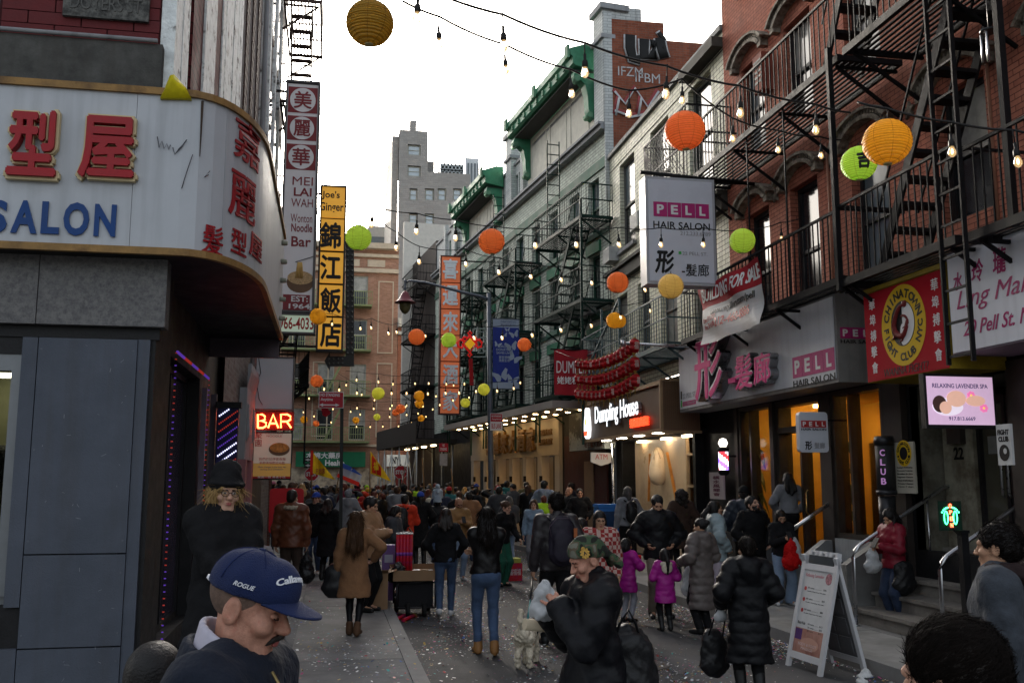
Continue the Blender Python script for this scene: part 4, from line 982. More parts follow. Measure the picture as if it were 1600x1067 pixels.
# printed noodle bowl
u,w_,wd,ht=rect(Y,447,420,491,455)
def disc(parent,f,u,w_,ru,rw,o,mat,name,n_=24,d=.006):
 m=MB(f);m.prism([(u+math.cos(2*math.pi*k/n_)*ru,o,w_+math.sin(2*math.pi*k/n_)*rw)for k in range(n_)],(0,d,0));return m.build(name,mat,parent)
disc(mw,f,u,w_-.05,wd*.48,ht*.46,-.018,M('bowl print',(.16,.09,.05),.5),'bowl_print')
disc(mw,f,u,w_+.06,wd*.46,ht*.30,-.012,M('soup print',(.5,.33,.16),.5,.4,25,0),'soup_print')
m=MB(f)
for k in range(5):m.tube([(u-.1+k*.035,-.004,w_+.05),(u-.08+k*.03,-.004,w_+.25),(u-.06+k*.02,-.004,w_+.42)],.016,5)
m.build('noodle_print',M('noodle print',(.6,.38,.12),.5),mw,kind='stuff')
m=MB(f);m.bar((u-.12,.0,w_+.42),(u+.32,.0,w_+.58),.014);m.build('chopstick_print',ink,mw)
ph,f2=blade('phone_number_sign','pale illuminated box with the red phone number 966-4033 under the noodle sign',Y,onY(433,505,Y).x,onY(493,505,Y).x,onY(465,521,Y).z,onY(465,489,Y).z,.3,M('grey sign case'),edge=.04)
u,w_,wd,ht=rect(Y,435,492,491,518);bx1(f2,(u-wd/2,u+wd/2,-.1,-.02,w_-ht/2,w_+ht/2),'panel',M('pale green lit panel',(.55,.6,.5),.4,.04,1,0,emit=.05,ecol=(.8,1,.75)),ph)
ptext('966-4033',red_ink,ph,f2,Y,(436,495,490,514),-.018)
Y=26.0
jg,f=blade('yellow_restaurant_sign',"tall yellow box sign reading Joe's Ginger with black characters",Y,onY(497,420,Y).x,onY(539,420,Y).x,onY(517,548,Y).z,onY(517,289,Y).z,.4,M('black sign case',(.03,.03,.03),.5),arms=(onY(515,300,Y).z,onY(515,540,Y).z),armx=XL)
yel=M('lit yellow panel',(.55,.30,.035),.45,.12,1.5,0,emit=.10,ecol=(1,.48,.06))
ug0,ug1=onY(498.5,420,Y).x,onY(537.5,420,Y).x
for(y0,y1)in((291,339),(342,390),(394,441),(445,492),(496,545)):
 u,w_,wd,ht=rect(Y,500,y0,537,y1);bx1(f,(ug0,ug1,-.1,-.01,w_-ht/2,w_+ht/2),'panel',yel,jg)
ptext("Joe's",ink,jg,f,Y,(503,298,531,312),-.008);ptext("Ginger",ink,jg,f,Y,(499,316,537,333),-.008)
for ch,y0,y1 in(('錦',347,388),('江',398,437),('飯',449,489),('店',500,542)):ptext(ch,ink,jg,f,Y,(500,y0,533,y1),-.008,bold=.04,name='character',depth=.03)
ar=thing('bulb_arrow_sign',tuple(onY(545,560,26.2)),'black arrow shaped sign studded with bulbs behind the yellow restaurant sign','sign')
fa=Fr((0,26.45,0),(1,0,0),(0,-1,0));R_=lambda x,y:onY(x,y,26.45)
m=MB(fa);P=[(R_(x,y).x,0,R_(x,y).z)for x,y in((540,378),(553,378),(553,572),(516,572),(515,579),(507,564),(515,551),(516,557),(540,557))]
m.prism(P,(0,.12,0));ab=m.build('board',M('black sign case'),ar)
first=None
for x,y in[(xx,yy)for xx in(543,550)for yy in range(384,560,8)]+[(xx,yy)for xx in range(514,542,7)for yy in(561,568)]:
 p=R_(x,y)
 m=MB(fa);m.lathe([(.035,.12),(.03,.16),(.0,.17)],(p.x,0,p.z),8,axis='o')
 if first is None:first=m.build('bulb',M('dull unlit bulb',(.12,.12,.11),.25,.1,5,0),ar);fp=p
 else:inst(first,Vector((p.x-fp.x,0,p.z-fp.z)),ar)
# orange vertical sign on the right
Y=38.0
xs0,xs1=onY(687,520,Y).x,onY(720,520,Y).x
oz,f=blade('orange_banquet_sign','tall orange sign with six raised white characters on the right',Y,xs0,xs1,onY(703,647,Y).z,onY(703,399,Y).z,.4,M('rust brown case',(.09,.035,.03),.6,.3),arms=(onY(703,405,Y).z,onY(703,640,Y).z),armx=6.1)
opan=M('glowing orange panel',(.60,.17,.07),.5,.15,1.5,.05,emit=.05,ecol=(1,.25,.10))  # weak emission added so the shaded panels look brighter
for k,ch in enumerate('喜運來大酒家'):
 y0=401+k*41;u,w_,wd,ht=rect(Y,689,y0,718,y0+39);pn=bx1(f,(xs0+.05,xs1-.05,-.1,-.01,w_-ht/2,w_+ht/2),'panel',opan,oz)
 text(ch,M('pale blue white letter',(.85,.9,.92),.5,.05),pn,f,u,w_,wd*.82,ht*.80,-.008,.08,.035,name='character')
# ---- blank panel, neon BAR and menu poster on the left
Y=18.4
bl,f=blade('blank_sign_panel','blank pale grey panel above the red neon BAR sign',Y,onY(398,600,Y).x,onY(459,600,Y).x,onY(430,640,Y).z,onY(430,557,Y).z,.3,M('grey sign case'),edge=.02)
u,w_,wd,ht=rect(Y,399,559,458,639);bx1(f,(u-wd/2,u+wd/2,-.05,.0,w_-ht/2,w_+ht/2),'panel',M('blank grey acrylic',(.42,.43,.45),.4,.06,1,.03),bl)
m=MB(f);m.tube([(u-.3,.02,w_+.48),(u-.25,.03,w_+.2),(u-.32,.03,w_),(u-.26,.03,w_-.3),(u-.2,.03,w_-.4)],.006,4);m.build('cable',ink,bl)
nb=thing('neon_bar_sign',tuple(onY(428,672,Y)),'glowing red neon BAR sign above the menu poster','sign')
u,w_,wd,ht=rect(Y,397,642,459,671);bx1(f,(u-wd/2,u+wd/2,-.2,-.05,w_-ht/2,w_+ht/2),'backing',M('dark red backing',(.05,.005,.006),.4),nb)
neon=M('red neon tube',(1,.12,.03),.4,0,1,0,emit=5.5,ecol=(1,.085,.022))
def nx(x,y):p=onY(x,y,Y);return(p.x,.03,p.z)
def neon_letter(strokes,parent,mat=neon,r=.018,name='neon_letter'):
 m=MB(f)
 for s_ in strokes:m.tube([nx(*q)for q in s_],r,6)
 return m.build(name,mat,parent)
neon_letter([[(403,668),(403,647),(410,647),(414,650),(414,655),(410,657),(403,657),(410,657),(416,660),(416,665),(411,668),(403,668)]],nb)
neon_letter([[(419,668),(427,647),(435,668),(432,661),(422,661)]],nb)
neon_letter([[(439,668),(439,647),(449,647),(454,650),(454,655),(449,658),(440,658),(448,658),(455,668)]],nb)
po,f=blade('menu_poster','cream and orange noodle menu poster under the neon BAR sign',Y,onY(395,700,Y).x,onY(456,700,Y).x,onY(425,749,Y).z,onY(425,674,Y).z,.12,M('black sign case'),edge=.012)
u,w_,wd,ht=rect(Y,396,675,455,748);bx1(f,(u-wd/2+.002,u+wd/2-.002,-.05,.005,w_-ht*.16,w_+ht/2-.015),'print',M('cream lit poster',(.62,.48,.36),.5,.08,1.5,0,emit=.02,ecol=(1,.85,.7)),po)
bx1(f,(u-wd/2+.002,u+wd/2-.002,-.05,.005,w_-ht*.44,w_-ht*.163),'print',M('orange lit poster',(.60,.32,.06),.5,.1,1.5,0,emit=.02,ecol=(1,.6,.2)),po)
bx1(f,(u-wd/2+.002,u+wd/2-.002,-.05,.005,w_-ht/2+.015,w_-ht*.443),'print',red_ink,po)
disc(po,f,u+.12,w_+.12,.19,.12,.006,M('bowl print'),'bowl_print');disc(po,f,u+.12,w_+.15,.17,.09,.014,M('fried food print',(.5,.22,.05),.5,.5,18,0),'food_print')
text('聚\n園',red_ink,po,f,u-.26,w_+.30,.13,.26,.006,.003,.01);text('MONTON\nNOODLE',red_ink,po,f,u+.02,w_+.39,.3,.09,.006,.003,.01)
text('我們的招牌雲吞麵',red_ink,po,f,u,w_-.06,.48,.055,.006,.003);text('新鮮美味歡迎光臨',red_ink,po,f,u,w_-.13,.45,.055,.006,.003);text('Menu changes in the busy day\nserving all of Chinatown',blue_paint,po,f,u,w_-.23,.5,.08,.006,.003);text('聚園一館 美食小店',white_ink,po,f,u,w_-ht/2+.04,.5,.04,.006,.003)
# ---- Pell salon box sign over the shop
ox=.6                     # the box stands .6 m off the facade
PS_=thing('hair_salon_fascia',(7.0,15.5,3.3),'long pale PELL HAIR SALON box sign with big pink channel characters over the shop','sign')
fR=Fr((7.0,0,0),(0,1,0),(-1,0,0));fT=Fr((7.0,0,0),(0,-1,0),(-1,0,0))   # fT: u = -y so that text reads from the street
bx1(fR,(12.35,18.65,-.58,0,3.32,4.62),'case',M('grey sign metal',(.20,.195,.19),.5,.15,3,.1,streak=.4),PS_)
bx1(fR,(12.41,18.60,.002,.014,3.38,4.55),'face',M('soft grey sign acrylic',(.60,.62,.66),.5,.05,1,.02,streak=.14),PS_)
bx1(fR,(12.33,18.67,-.6,.035,4.622,4.72),'coping',M('rusty sign top',(.12,.085,.065),.7,.3,5,.2),PS_)
def rx(x,y,X=7.0):p=onX(x,y,X);return p.y,p.z
def rectX(x0,y0,x1,y1,X):
 ya=rx(x0,(y0+y1)/2,X)[0];yb=rx(x1,(y0+y1)/2,X)[0];xm=(x0+x1)/2
 return-(ya+yb)/2,(rx(xm,y0,X)[1]+rx(xm,y1,X)[1])/2,abs(ya-yb),abs(rx(xm,y0,X)[1]-rx(xm,y1,X)[1])
chan=M('brushed channel side',(.30,.30,.31),.3,.15,5,.05,metal=.9)
def channel(ch,u,w_,wd,ht,parent,depth,mat,bold=.03):
 text(ch,white_ink,parent,fT,u,w_,wd,ht,depth+.0155,.004,bold*1.3,name='channel_rim')
 text(ch,chan,parent,fT,u,w_,wd,ht,.015,depth,bold,name='channel_side');text(ch,mat,parent,fT,u,w_,wd*.97,ht*.97,depth+.0196,.012,bold*.3,name='channel_face')
pinkface=M('pink letter face',(.72,.07,.26),.4,.08,4,.03)
for ch,bx_,d_ in(('形',(1102,523,1147,624),.2),('髮',(1162,553,1190,608),.14),('廊',(1191,550,1219,600),.14)):
 u,w_,wd,ht=rectX(*bx_,7.0);channel(ch,u,w_,wd,ht,PS_,d_,pinkface,.05)
u,w_,wd,ht=rectX(1150,590,1161,598,7.0);bx1(fT,(u-wd/2,u+wd/2,.015,.15,w_-ht/2,w_+ht/2),'channel_dash',pinkface,PS_)
def pell_logo(parent,fr,u,w_,wd,mat_sq,o,txtcol=white_ink,sub=True,hh=.30):
 s_=wd/4.12
 for k,ch in enumerate('PELL'):
  uc=u-wd/2+s_/2+k*s_*1.04;sq=bx1(fr,(uc-s_/2,uc+s_/2,o,o+.006,w_-s_/2*1.05,w_+s_/2*1.05),'logo_square',mat_sq,parent)
  text(ch,txtcol,sq,fr,uc,w_,s_*.52 if ch!='L' else s_*.45,s_*.68,o+.0065,.004,.035)
 if sub:text('HAIR SALON',ink,parent,fr,u,w_-s_*.82,wd,s_*.34,o,.006,.012)
u,w_,wd,ht=rectX(1240,551,1306,583,7.0);pell_logo(PS_,fT,u,w_,wd,magenta,.015)
bx1(fT,(-18.54,-18.47,.015,.02,3.58,3.74),'tab',M('brown tab',(.08,.07,.05),.5),PS_)
bx1(fT,(-18.54,-18.47,.015,.02,3.42,3.56),'tab',green_ink,PS_)
bx1(fT,(-18.44,-17.72,.015,.02,3.43,3.52),'tab',magenta,PS_)
text('22 PELL ST.',grey_ink,PS_,fT,-18.06,3.63,.72,.10,.015,.004);text('212.233.6789',grey_ink,PS_,fT,-18.08,3.475,.62,.05,.0205,.003)
fN=Fr((0,12.35,0),(1,0,0),(0,-1,0))
pell_logo(PS_,fN,7.36,4.02,.62,magenta,.003)
# ---- hanging blade sign of the salon
Y=15.5
xa,xb,za,zb=5.28,6.56,5.30,7.22
hb=thing('hanging_salon_sign',(xa,Y,za),'hanging white PELL HAIR SALON box sign with black brush character, on an iron arm','sign')
f=Fr((0,Y,0),(1,0,0),(0,-1,0))
bx1(f,(xa,xb,-.34,0,za,zb),'case',M('pale sign case',(.40,.41,.44),.4,.1,2,.05,streak=.2),hb)
bx1(f,(xa+.05,xb-.05,.002,.012,za+.05,zb-.05),'face',M('soft white sign acrylic',(.58,.60,.66),.3,.04,1,.02),hb)
pell_logo(hb,f,5.93,6.63,1.02,magenta,.013,sub=False)
text('HAIR SALON',ink,hb,f,5.93,6.35,1.04,.13,.013,.005,.012);text('212.233.6789',grey_ink,hb,f,6.18,6.22,.56,.07,.013,.004)
text('形',ink,hb,f,5.60,5.70,.36,.42,.013,.005,.045,shear=.15,name='brush_character');text('-髮廊',ink,hb,f,6.16,5.57,.50,.22,.013,.004,.01)
bx1(f,(5.86,5.91,.013,.018,5.84,5.89),'tab',green_ink,hb);text('22 PELL ST.',grey_ink,hb,f,6.16,5.86,.46,.06,.013,.004)
m=MB(f);m.tube([(5.25,-.17,zb+.12),(7.58,-.17,zb+.02)],.035,8);m.build('arm',black_iron,hb)
for xx in(5.5,6.35):
 m=MB(f);m.bar((xx,-.17,zb),(xx,-.17,zb+.1),.04);m.build('hanger',black_iron,hb)
# ---- red fight club box sign
fc=thing('fight_club_sign',(7.0,10.7,3.2),'red CHINATOWN FIGHT CLUB NYC box sign with yellow oval emblem','sign')
fr_=Fr((6.85,0,0),(0,1,0),(-1,0,0));fq=Fr((6.85,0,0),(0,-1,0),(-1,0,0))
ya,yb=9.66,11.36
bx1(fr_,(ya,yb,-.72,0,3.20,4.36),'case',M('yellow sign case',(.30,.21,.02),.5,.3,5,.2),fc)
bx1(fr_,(ya+.01,yb-.01,.002,.01,3.21,4.35),'face',M('red sign face',(.36,.012,.022),.7,.08,2,.03,spec=.05),fc)
bx1(fr_,(ya-.02,yb+.02,-.3,.02,4.362,4.42),'coping',M('yellow sign case'),fc)
yellow_print=M('yellow print',(.62,.40,.015),.7,.06,3,0)
cu,cw_,ra,rb_=-10.5,3.83,.46,.50
disc(fc,fq,cu,cw_,ra,rb_,.0105,yellow_print,'emblem_oval',40,.004)
disc(fc,fq,cu,cw_+.02,ra*.54,rb_*.56,.015,ink,'emblem_disc',32,.003)
# white half with its dot, like the sign's divided circle, and the coiled red dragon
P=[(cu+math.sin(t)*ra*.52,.0185,cw_+.02+math.cos(t)*rb_*.54)for t in[math.pi*k/14 for k in range(15)]]+[(cu-math.sin(t)*ra*.13,.0185,cw_+.02-rb_*.54*.5+math.cos(math.pi-t)*rb_*.27)for t in[math.pi*k/8 for k in range(9)]]
m=MB(fq);m.prism(P,(0,.002,0));m.build('emblem_half',white_ink,fc)
dragonred=M('dragon maroon',(.16,.02,.02),.5,.3,20,0)
m=MB(fq);D=[]
for k in range(26):
 t=k/25*math.pi*2.2;r_=.24-.006*k;D.append((cu+math.cos(t+1.2)*r_*.75*(1-.2*math.sin(t*2)),.022,cw_+.02+math.sin(t+1.2)*r_*.95))
m.tube(D,[.018+.022*math.sin(min(1,k/20)*math.pi)for k in range(26)],6);dg_=m.build('emblem_dragon',dragonred,fc)
for k in(4,9,14,19):
 p=D[k];q=MB(fq);q.tube([p,(p[0]-.05,.024,p[2]-.07),(p[0]-.11,.024,p[2]-.08)],[.02,.014,.004],5);q.build('dragon_leg',dragonred,dg_)
q=MB(fq);q.lathe([(.045,.02),(.04,.034),(.01,.04)],(D[0][0],0,D[0][2]+.02),10,axis='o');q.build('dragon_head',dragonred,dg_)
def arc_text(s_,parent,fr,cu,cw_,ra,rb_,a0,a1,h,mat,o,flip=False):
 n_=len(s_)
 for k,ch in enumerate(s_):
  if ch==' ':continue
  t=a0+(a1-a0)*k/(n_-1);uc,wc=cu+math.sin(t)*ra,cw_+math.cos(t)*rb_
  V,Fc=glyphs(ch,.03,.02);V=V.copy();sz=V[:,:2].max(0);s2=h/max(sz[1],.6);V[:,:2]*=s2;V[:,:2]-=sz*s2/2
  V[:,2]=np.where(V[:,2]>0,.004,0);rot=-t if not flip else math.pi-t
  c_,s3=math.cos(rot),math.sin(rot);x=V[:,0]*c_-V[:,1]*s3;y=V[:,0]*s3+V[:,1]*c_
  mb_=MB(fr);mb_.f=Fc;mb_.m=[0]*len(Fc);mb_.sm=[False]*len(Fc)
  B=np.array([fr.u,fr.w,fr.o]);mb_.v=[tuple(p)for p in np.array(fr(uc,o,wc))+np.stack([x,y,V[:,2]],1)@B];mb_.build('letter',mat,parent)
arc_text('CHINATOWN',fc,fq,cu,cw_,ra*.77,rb_*.78,-1.25,1.25,.11,ink,.0155)
arc_text('FIGHT CLUB NYC',fc,fq,cu,cw_,ra*.77,rb_*.78,-1.65,-4.65,.10,ink,.0155,True)
text('WANNA FIGHT?',ink,fc,fq,cu,3.285,.92,.10,.0105,.004,.03,shear=.25)
for su in(-1,1):
 for k,ch in enumerate('華埠搏擊會'):text(ch,white_ink,fc,fq,cu+su*.66+.0,4.20-k*.205,.13,.145,.0105,.004,.01,name='character')
# ---- white massage sign at the right edge
lm=thing('white_massage_sign',(6.85,8,3.3),'white sign with magenta script and characters at the right edge','sign')
bx1(fr_,(4.5,9.60,-.72,.0,3.34,4.50),'case',M('purple grey case',(.16,.13,.16),.5,.2),lm)
bx1(fr_,(4.52,9.58,.002,.012,3.36,4.48),'face',M('white vinyl banner',(.60,.61,.66),.6,.05,1,.05,streak=.12),lm)
mag_ink=M('magenta script',(.30,.01,.10),.5,.1)
for ch,u_,w_,s_ in(('水',-9.42,4.15,.2),('玲',-9.08,4.20,.25),('瓏',-8.72,4.23,.27),('美',-8.22,4.30,.27),('容',-7.75,4.3,.27)):text(ch,mag_ink,lm,fq,u_,w_,s_*.8,s_,.013,.004,.02,shear=.15,name='character')
text('Ling Mak Beauty',mag_ink,lm,fq,-9.46,3.90,2.2,.26,.013,.004,.015,'l',shear=.35);text('20 Pell St. New York',mag_ink,lm,fq,-9.38,3.60,1.8,.16,.013,.004,.01,'l',shear=.35)
# ---- lit spa screen
Y=9.6
sp=thing('spa_screen',tuple(onY(1500,668,Y)),'lit pink RELAXING LAVENDER SPA screen with a resting woman and flowers','screen')
f=Fr((0,Y,0),(1,0,0),(0,-1,0));u,w_,wd,ht=rect(Y,1450,588,1553,663)
bx1(f,(u-wd/2-.03,u+wd/2+.03,-.10,-.012,w_-ht/2-.04,w_+ht/2+.03),'housing',black_wall,sp)
def scr(name,c=None,e=.20):return MATS.get(name)or M(name,c,.4,.08,6,0,emit=e,ecol=c)
bx1(f,(u-wd/2,u+wd/2,-.0118,-.004,w_-ht/2,w_+ht/2),'picture',scr('screen pink',(.62,.42,.60)),sp)
text('RELAXING LAVENDER SPA',scr('screen navy',(.05,.04,.18),.05),sp,f,u,w_+.165,wd*.84,.05,-.0038,.002,.01)
text('917.813.6669',scr('screen navy',(.05,.04,.18)),sp,f,u,w_-.2,wd*.40,.042,-.0038,.002,.008)
disc(sp,f,u-.17,w_-.07,.19,.10,-.0038,scr('screen towel',(.80,.70,.82)),'towel_print');disc(sp,f,u-.27,w_-.04,.085,.095,-.0032,scr('screen hair',(.10,.05,.045),.05),'hair_print')
disc(sp,f,u-.20,w_-.08,.075,.07,-.0026,scr('screen skin',(.72,.42,.32)),'face_print');disc(sp,f,u-.06,w_+.02,.12,.09,-.0032,scr('screen skin'),'shoulder_print');disc(sp,f,u+.18,w_+.0,.12,.06,-.0035,scr('screen skin'),'hand_print')
for fu,fw_ in((.13,.06),(.28,-.08)):
 for k in range(7):
  t=k*2*math.pi/7;disc(sp,f,u+fu+math.cos(t)*.035,w_+fw_+math.sin(t)*.03,.02,.02,-.0025+k*.0002,scr('screen flower',(.85,.20,.45)),'petal_print',8,.001)
 disc(sp,f,u+fu,w_+fw_,.014,.014,-.0005,scr('screen flower heart',(.95,.7,.1)),'flower_heart',8,.001)
# ---- dumpling house
dh=thing('dumpling_house_sign',(6.9,22.5,3.0),'brown slatted Dumpling House box sign with glowing white letters','sign')
fD=Fr((6.75,0,0),(0,1,0),(-1,0,0));fDt=Fr((6.75,0,0),(0,-1,0),(-1,0,0))
brownp=M('brown sign board',(.105,.062,.035),.55,.15,2,.08);tan_trim=M('tan sign trim',(.30,.20,.11),.5,.1)
bx1(fD,(19.0,25.4,-.8,0,2.98,4.0),'case',brownp,dh)
m=MB(fD);m.box(18.98,25.42,-.01,.05,3.935,4.02);m.box(18.98,25.42,-.01,.05,2.95,3.02);m.box(18.98,19.06,-.01,.05,3.02,3.935);m.box(25.34,25.42,-.01,.05,3.02,3.935);m.build('frame',tan_trim,dh)
fe_=Fr((6.75,19.0,0),(1,0,0),(0,-1,0));first=None
for k in range(18):
 if first is None:first=bx1(fe_,(.03,.06,.002,.02,2.98,4.0),'slat',M('brown slat',(.16,.095,.055),.5,.15),dh)
 else:inst(first,(.044*k,0,0),dh)
m=MB(fe_);m.box(-.04,.84,.0,.04,4.003,4.05);m.box(-.04,.84,.0,.04,2.92,2.978);m.build('frame',tan_trim,dh)
lit_white=M('lit white letter',(1,1,1),.4,0,1,0,emit=.42,ecol=(.92,.96,1))
text('Dumpling House',M('letter side',(.2,.2,.2),.5),dh,fDt,-22.1,3.54,3.55,.56,.01,.08,.012);text('Dumpling House',lit_white,dh,fDt,-22.1,3.54,3.55,.56,.0905,.006,.012);text('姥姥私房菜',M('lit red letter',(1,.1,.04),.4,0,1,0,emit=.5,ecol=(1,.07,.02)),dh,fDt,-20.4,3.23,1.15,.2,.01,.08,.02)
# bottle shaped dumpling mascot-free emblem: a plain lit gourd outline
P=[(-24.72+x,.012,3.44+z)for x,z in((0,.42),(.09,.36),(.10,.22),(.17,.05),(.19,-.15),(.14,-.34),(0,-.40),(-.14,-.34),(-.19,-.15),(-.17,.05),(-.10,.22),(-.09,.36))]
m=MB(fDt);m.prism(P,(0,.10,0));em=m.build('emblem',lit_white,dh)
m=MB(fDt);m.prism([(-24.72-.17,.113,3.24),(-24.72-.13,.113,3.12),(-24.72+.13,.113,3.12),(-24.72+.17,.113,3.24)],(0,.004,0));m.build('emblem_band',M('lit red letter'),em)
disc(em,fDt,-24.72,3.48,.07,.09,.113,M('lit orange mark',(1,.35,.08),.4,0,1,0,emit=.7,ecol=(1,.25,.05)),'emblem_mark',14,.004)
for k in range(4):
 bx1(fD,(19.9+k*1.35,20.25+k*1.35,-.35,-.2,2.965,2.98),'downlight',M('cool downlight',(1,.95,.85),.5,0,1,0,emit=12,ecol=(1,.9,.72)),dh)
# old painted sign board and ATM lightbox farther along
om=thing('painted_ink_sign',tuple(onG(925,695,.5)and FRG(onG(925,695,.5)[0],.5,onG(925,695,.5)[1])),'grey sign board with ink painting and brown characters left of the dumpling sign','sign',rz=PHI)
s0,w0=onG(945,700,.6);s1,w1=onG(889,647,.6)
bx1(FRG,(s0,s1,.3,.6,w0,w1),'board',M('grey ink painting',(.30,.32,.30),.6,.2,2,0,second=(.07,.07,.065),thr=(.5,.56)),om)
text('老字號大酒家',M('brown print',(.12,.04,.02),.5),om,Fr(tuple(FRG(0,0,0)),-DG,NG),-(s0+(s1-s0)*.3),w0+.16,(s1-s0)*.5,.2,.602,.004,.02)
at=thing('atm_light_box',(6.5,24.2,2.1),'small pale shield shaped ATM light box on a pole','sign')
Y=24.0;f=Fr((0,Y,0),(1,0,0),(0,-1,0));A=[onY(*q,Y)for q in((924,706),(955,707),(955,722),(940,727),(924,721))]
m=MB(f);m.prism([(p.x,-.1,p.z)for p in A],(0,.1,0));m.build('box',M('dim lit acrylic',(.5,.46,.42),.5,.05,1,0,emit=.03),at);ptext('ATM',red_ink,at,f,Y,(930,709,949,717),.002)
m=MB(f);q=onY(958,700,Y);m.tube([(q.x,-.05,KZ),(q.x,-.05,2.9)],.035,8);m.build('pole',steel,at)
# red dumpling banner and garlands of small red paper lanterns
db=thing('red_dumpling_banner',(5.4,21.9,4),'red cloth banner reading DUMPLING hanging behind red lantern garlands','banner')
Y=24.4;f=Fr((0,Y,0),(1,0,0),(0,-1,0));u,w_,wd,ht=rect(Y,866,546,933,617)
m=MB(f);n_=10
for k in range(n_):
 a,c=u-wd/2+wd*k/n_,u-wd/2+wd*(k+1)/n_;oa,oc=.03*math.sin(k*1.1),.03*math.sin((k+1)*1.1)
 for j in range(4):
  z0_,z1_=w_-ht/2+ht*j/4,w_-ht/2+ht*(j+1)/4;m.quad((a,oa,z0_),(c,oc,z0_),(c,oc,z1_),(a,oa,z1_));m.quad((a,oa-.01,z0_),(a,oa-.01,z1_),(c,oc-.01,z1_),(c,oc-.01,z0_))
m.build('cloth',M('red banner cloth',(.34,.015,.025),.7,.12,3,.1),db)
m=MB(f);m.tube([(u-wd/2-.1,0,w_+ht/2),(u+wd/2+.1,0,w_+ht/2)],.02);m.tube([(u-wd/2,-.02,w_+ht/2),(7.1,-.02,w_+ht/2+.02)],.018);m.build('rod',black_iron,db)
ptext('DUMPLING',white_ink,db,f,Y,(869,564,931,583),.034,depth=.004);ptext('姥姥私房菜',white_ink,db,f,Y,(870,588,927,600),.034,depth=.004)
# lavender CLUB column, notices by the door of number 22
cc=thing('club_drum_sign',tuple(onX(1385,740,7.3)),'round black drum sign with pink vertical CLUB letters beside the salon window','sign')
p0,p1=onX(1385,765,7.3),onX(1385,695,7.3)
m=MB();m.lathe([(.12,0),(.12,p1.z-p0.z)],(7.3,p0.y,p0.z),18);m.build('drum',M('black sign case'),cc);m=MB();m.lathe([(.13,0),(.135,.06),(.12,.12)],(7.3,p0.y,p1.z+.002),18);m.build('cap',dark_steel,cc);m=MB();m.lathe([(.135,0),(.135,.06)],(7.3,p0.y,p0.z-.062),18);m.lathe([(.11,0),(.11,.5)],(7.3,p0.y,p0.z-.58),18);m.build('collar',dark_steel,cc)
fc2=Fr((7.3-.085,p0.y-.088,0),(.7,-.7,0),(-.7,-.7,0))
for k,ch in enumerate('CLUB'):text(ch,M('lavender letter',(.45,.22,.45),.5,emit=.06,ecol=(.8,.4,.9)),cc,fc2,0,p1.z-.10-k*.125,.065,.085,-.0,.008,.02,name='letter')
def poster(name,label,X,box,o,face_mat,cat='poster',thick=.03):
 u,w_,wd,ht=rectX(*box,X);t=thing(name,(X,-u,w_-ht/2),label,cat);fr=Fr((X,0,0),(0,-1,0),(-1,0,0))
 bx1(fr,(u-wd/2,u+wd/2,0,thick,w_-ht/2,w_+ht/2),'board',face_mat,t);return t,fr,u,w_,wd,ht
cream_p=M('cream poster',(.42,.40,.33),.6,.08,2,.03)
t,fr,u,w_,wd,ht=poster('fight_club_poster','cream notice board with round yellow emblem and lines of text by the door',7.45,(1402,690,1432,770),0,cream_p)
disc(t,fr,u,w_+ht*.28,wd*.40,wd*.40,.031,yellow_print,'emblem_oval',24,.003);disc(t,fr,u,w_+ht*.28,wd*.2,wd*.2,.0345,ink,'emblem_disc',20,.002)
arc_text('CHINATOWN',t,fr,u,w_+ht*.28,wd*.30,wd*.30,-1.3,1.3,wd*.1,ink,.0345);arc_text('FIGHT CLUB',t,fr,u,w_+ht*.28,wd*.30,wd*.30,-1.9,-4.4,wd*.1,ink,.0345,True)
for k,ln in enumerate(('Boxing & Kickboxing','Personal Training','Brazilian Jiu Jitsu','Beginner Classes','Fitness & Self Defence','Private Classes','Open 7 days')):text(ln,ink,t,fr,u,w_+ht*.0-k*ht*.062,wd*.8,ht*.035,.031,.002,.01)
t,fr,u,w_,wd,ht=poster('fight_club_placard','white and black FIGHT CLUB placard on the pink door post at the far right',6.7,(1562,662,1584,726),0,M('white placard',(.5,.5,.5),.6,.1))
text('FIGHT\nCLUB',ink,t,fr,u,w_+ht*.22,wd*.8,ht*.3,.031,.003,.04);disc(t,fr,u,w_-ht*.2,wd*.36,wd*.40,.031,ink,'emblem_disc',20,.003);disc(t,fr,u+wd*.08,w_-ht*.16,wd*.12,wd*.14,.0345,M('white placard'),'emblem_spot',14,.002)
# small salon sign hung by the door, barber pole, vertical notice
Y=13.2
hs_=thing('small_salon_sign',tuple(onY(1270,705,Y)),'small rounded white PELL HAIR SALON sign beside the salon door','sign');f=Fr((0,Y,0),(1,0,0),(0,-1,0))
u,w_,wd,ht=rect(Y,1249,643,1294,706);r=.05
m=MB(f);P=[]
for cx_,cz,a0 in((u+wd/2-r,w_+ht/2-r,0),(u-wd/2+r,w_+ht/2-r,90),(u-wd/2+r,w_-ht/2+r,180),(u+wd/2-r,w_-ht/2+r,270)):
 for k in range(4):a=math.radians(a0+k*30);P.append((cx_+r*math.cos(a),-.1,cz+r*math.sin(a)))
m.prism(P,(0,.1,0));m.build('box',M('soft white sign acrylic'),hs_)
pell_logo(hs_,f,u,w_+ht*.2,wd*.86,red_ink,.002);text('形',ink,hs_,f,u-wd*.2,w_-ht*.33,.11,.13,.002,.003,.04);text('髮廊',grey_ink,hs_,f,u+wd*.18,w_-ht*.33,.17,.09,.002,.003,.01)
m=MB(f);m.bar((u+wd/2,-.05,w_+ht*.3),(7.6,-.05,w_+ht*.3),.03);m.build('arm',black_iron,hs_)
bp2=thing('barber_pole',tuple(onX(1131,738,7.3)),'glowing barber pole with red, white and purple stripes and a white globe lamp','barber pole')
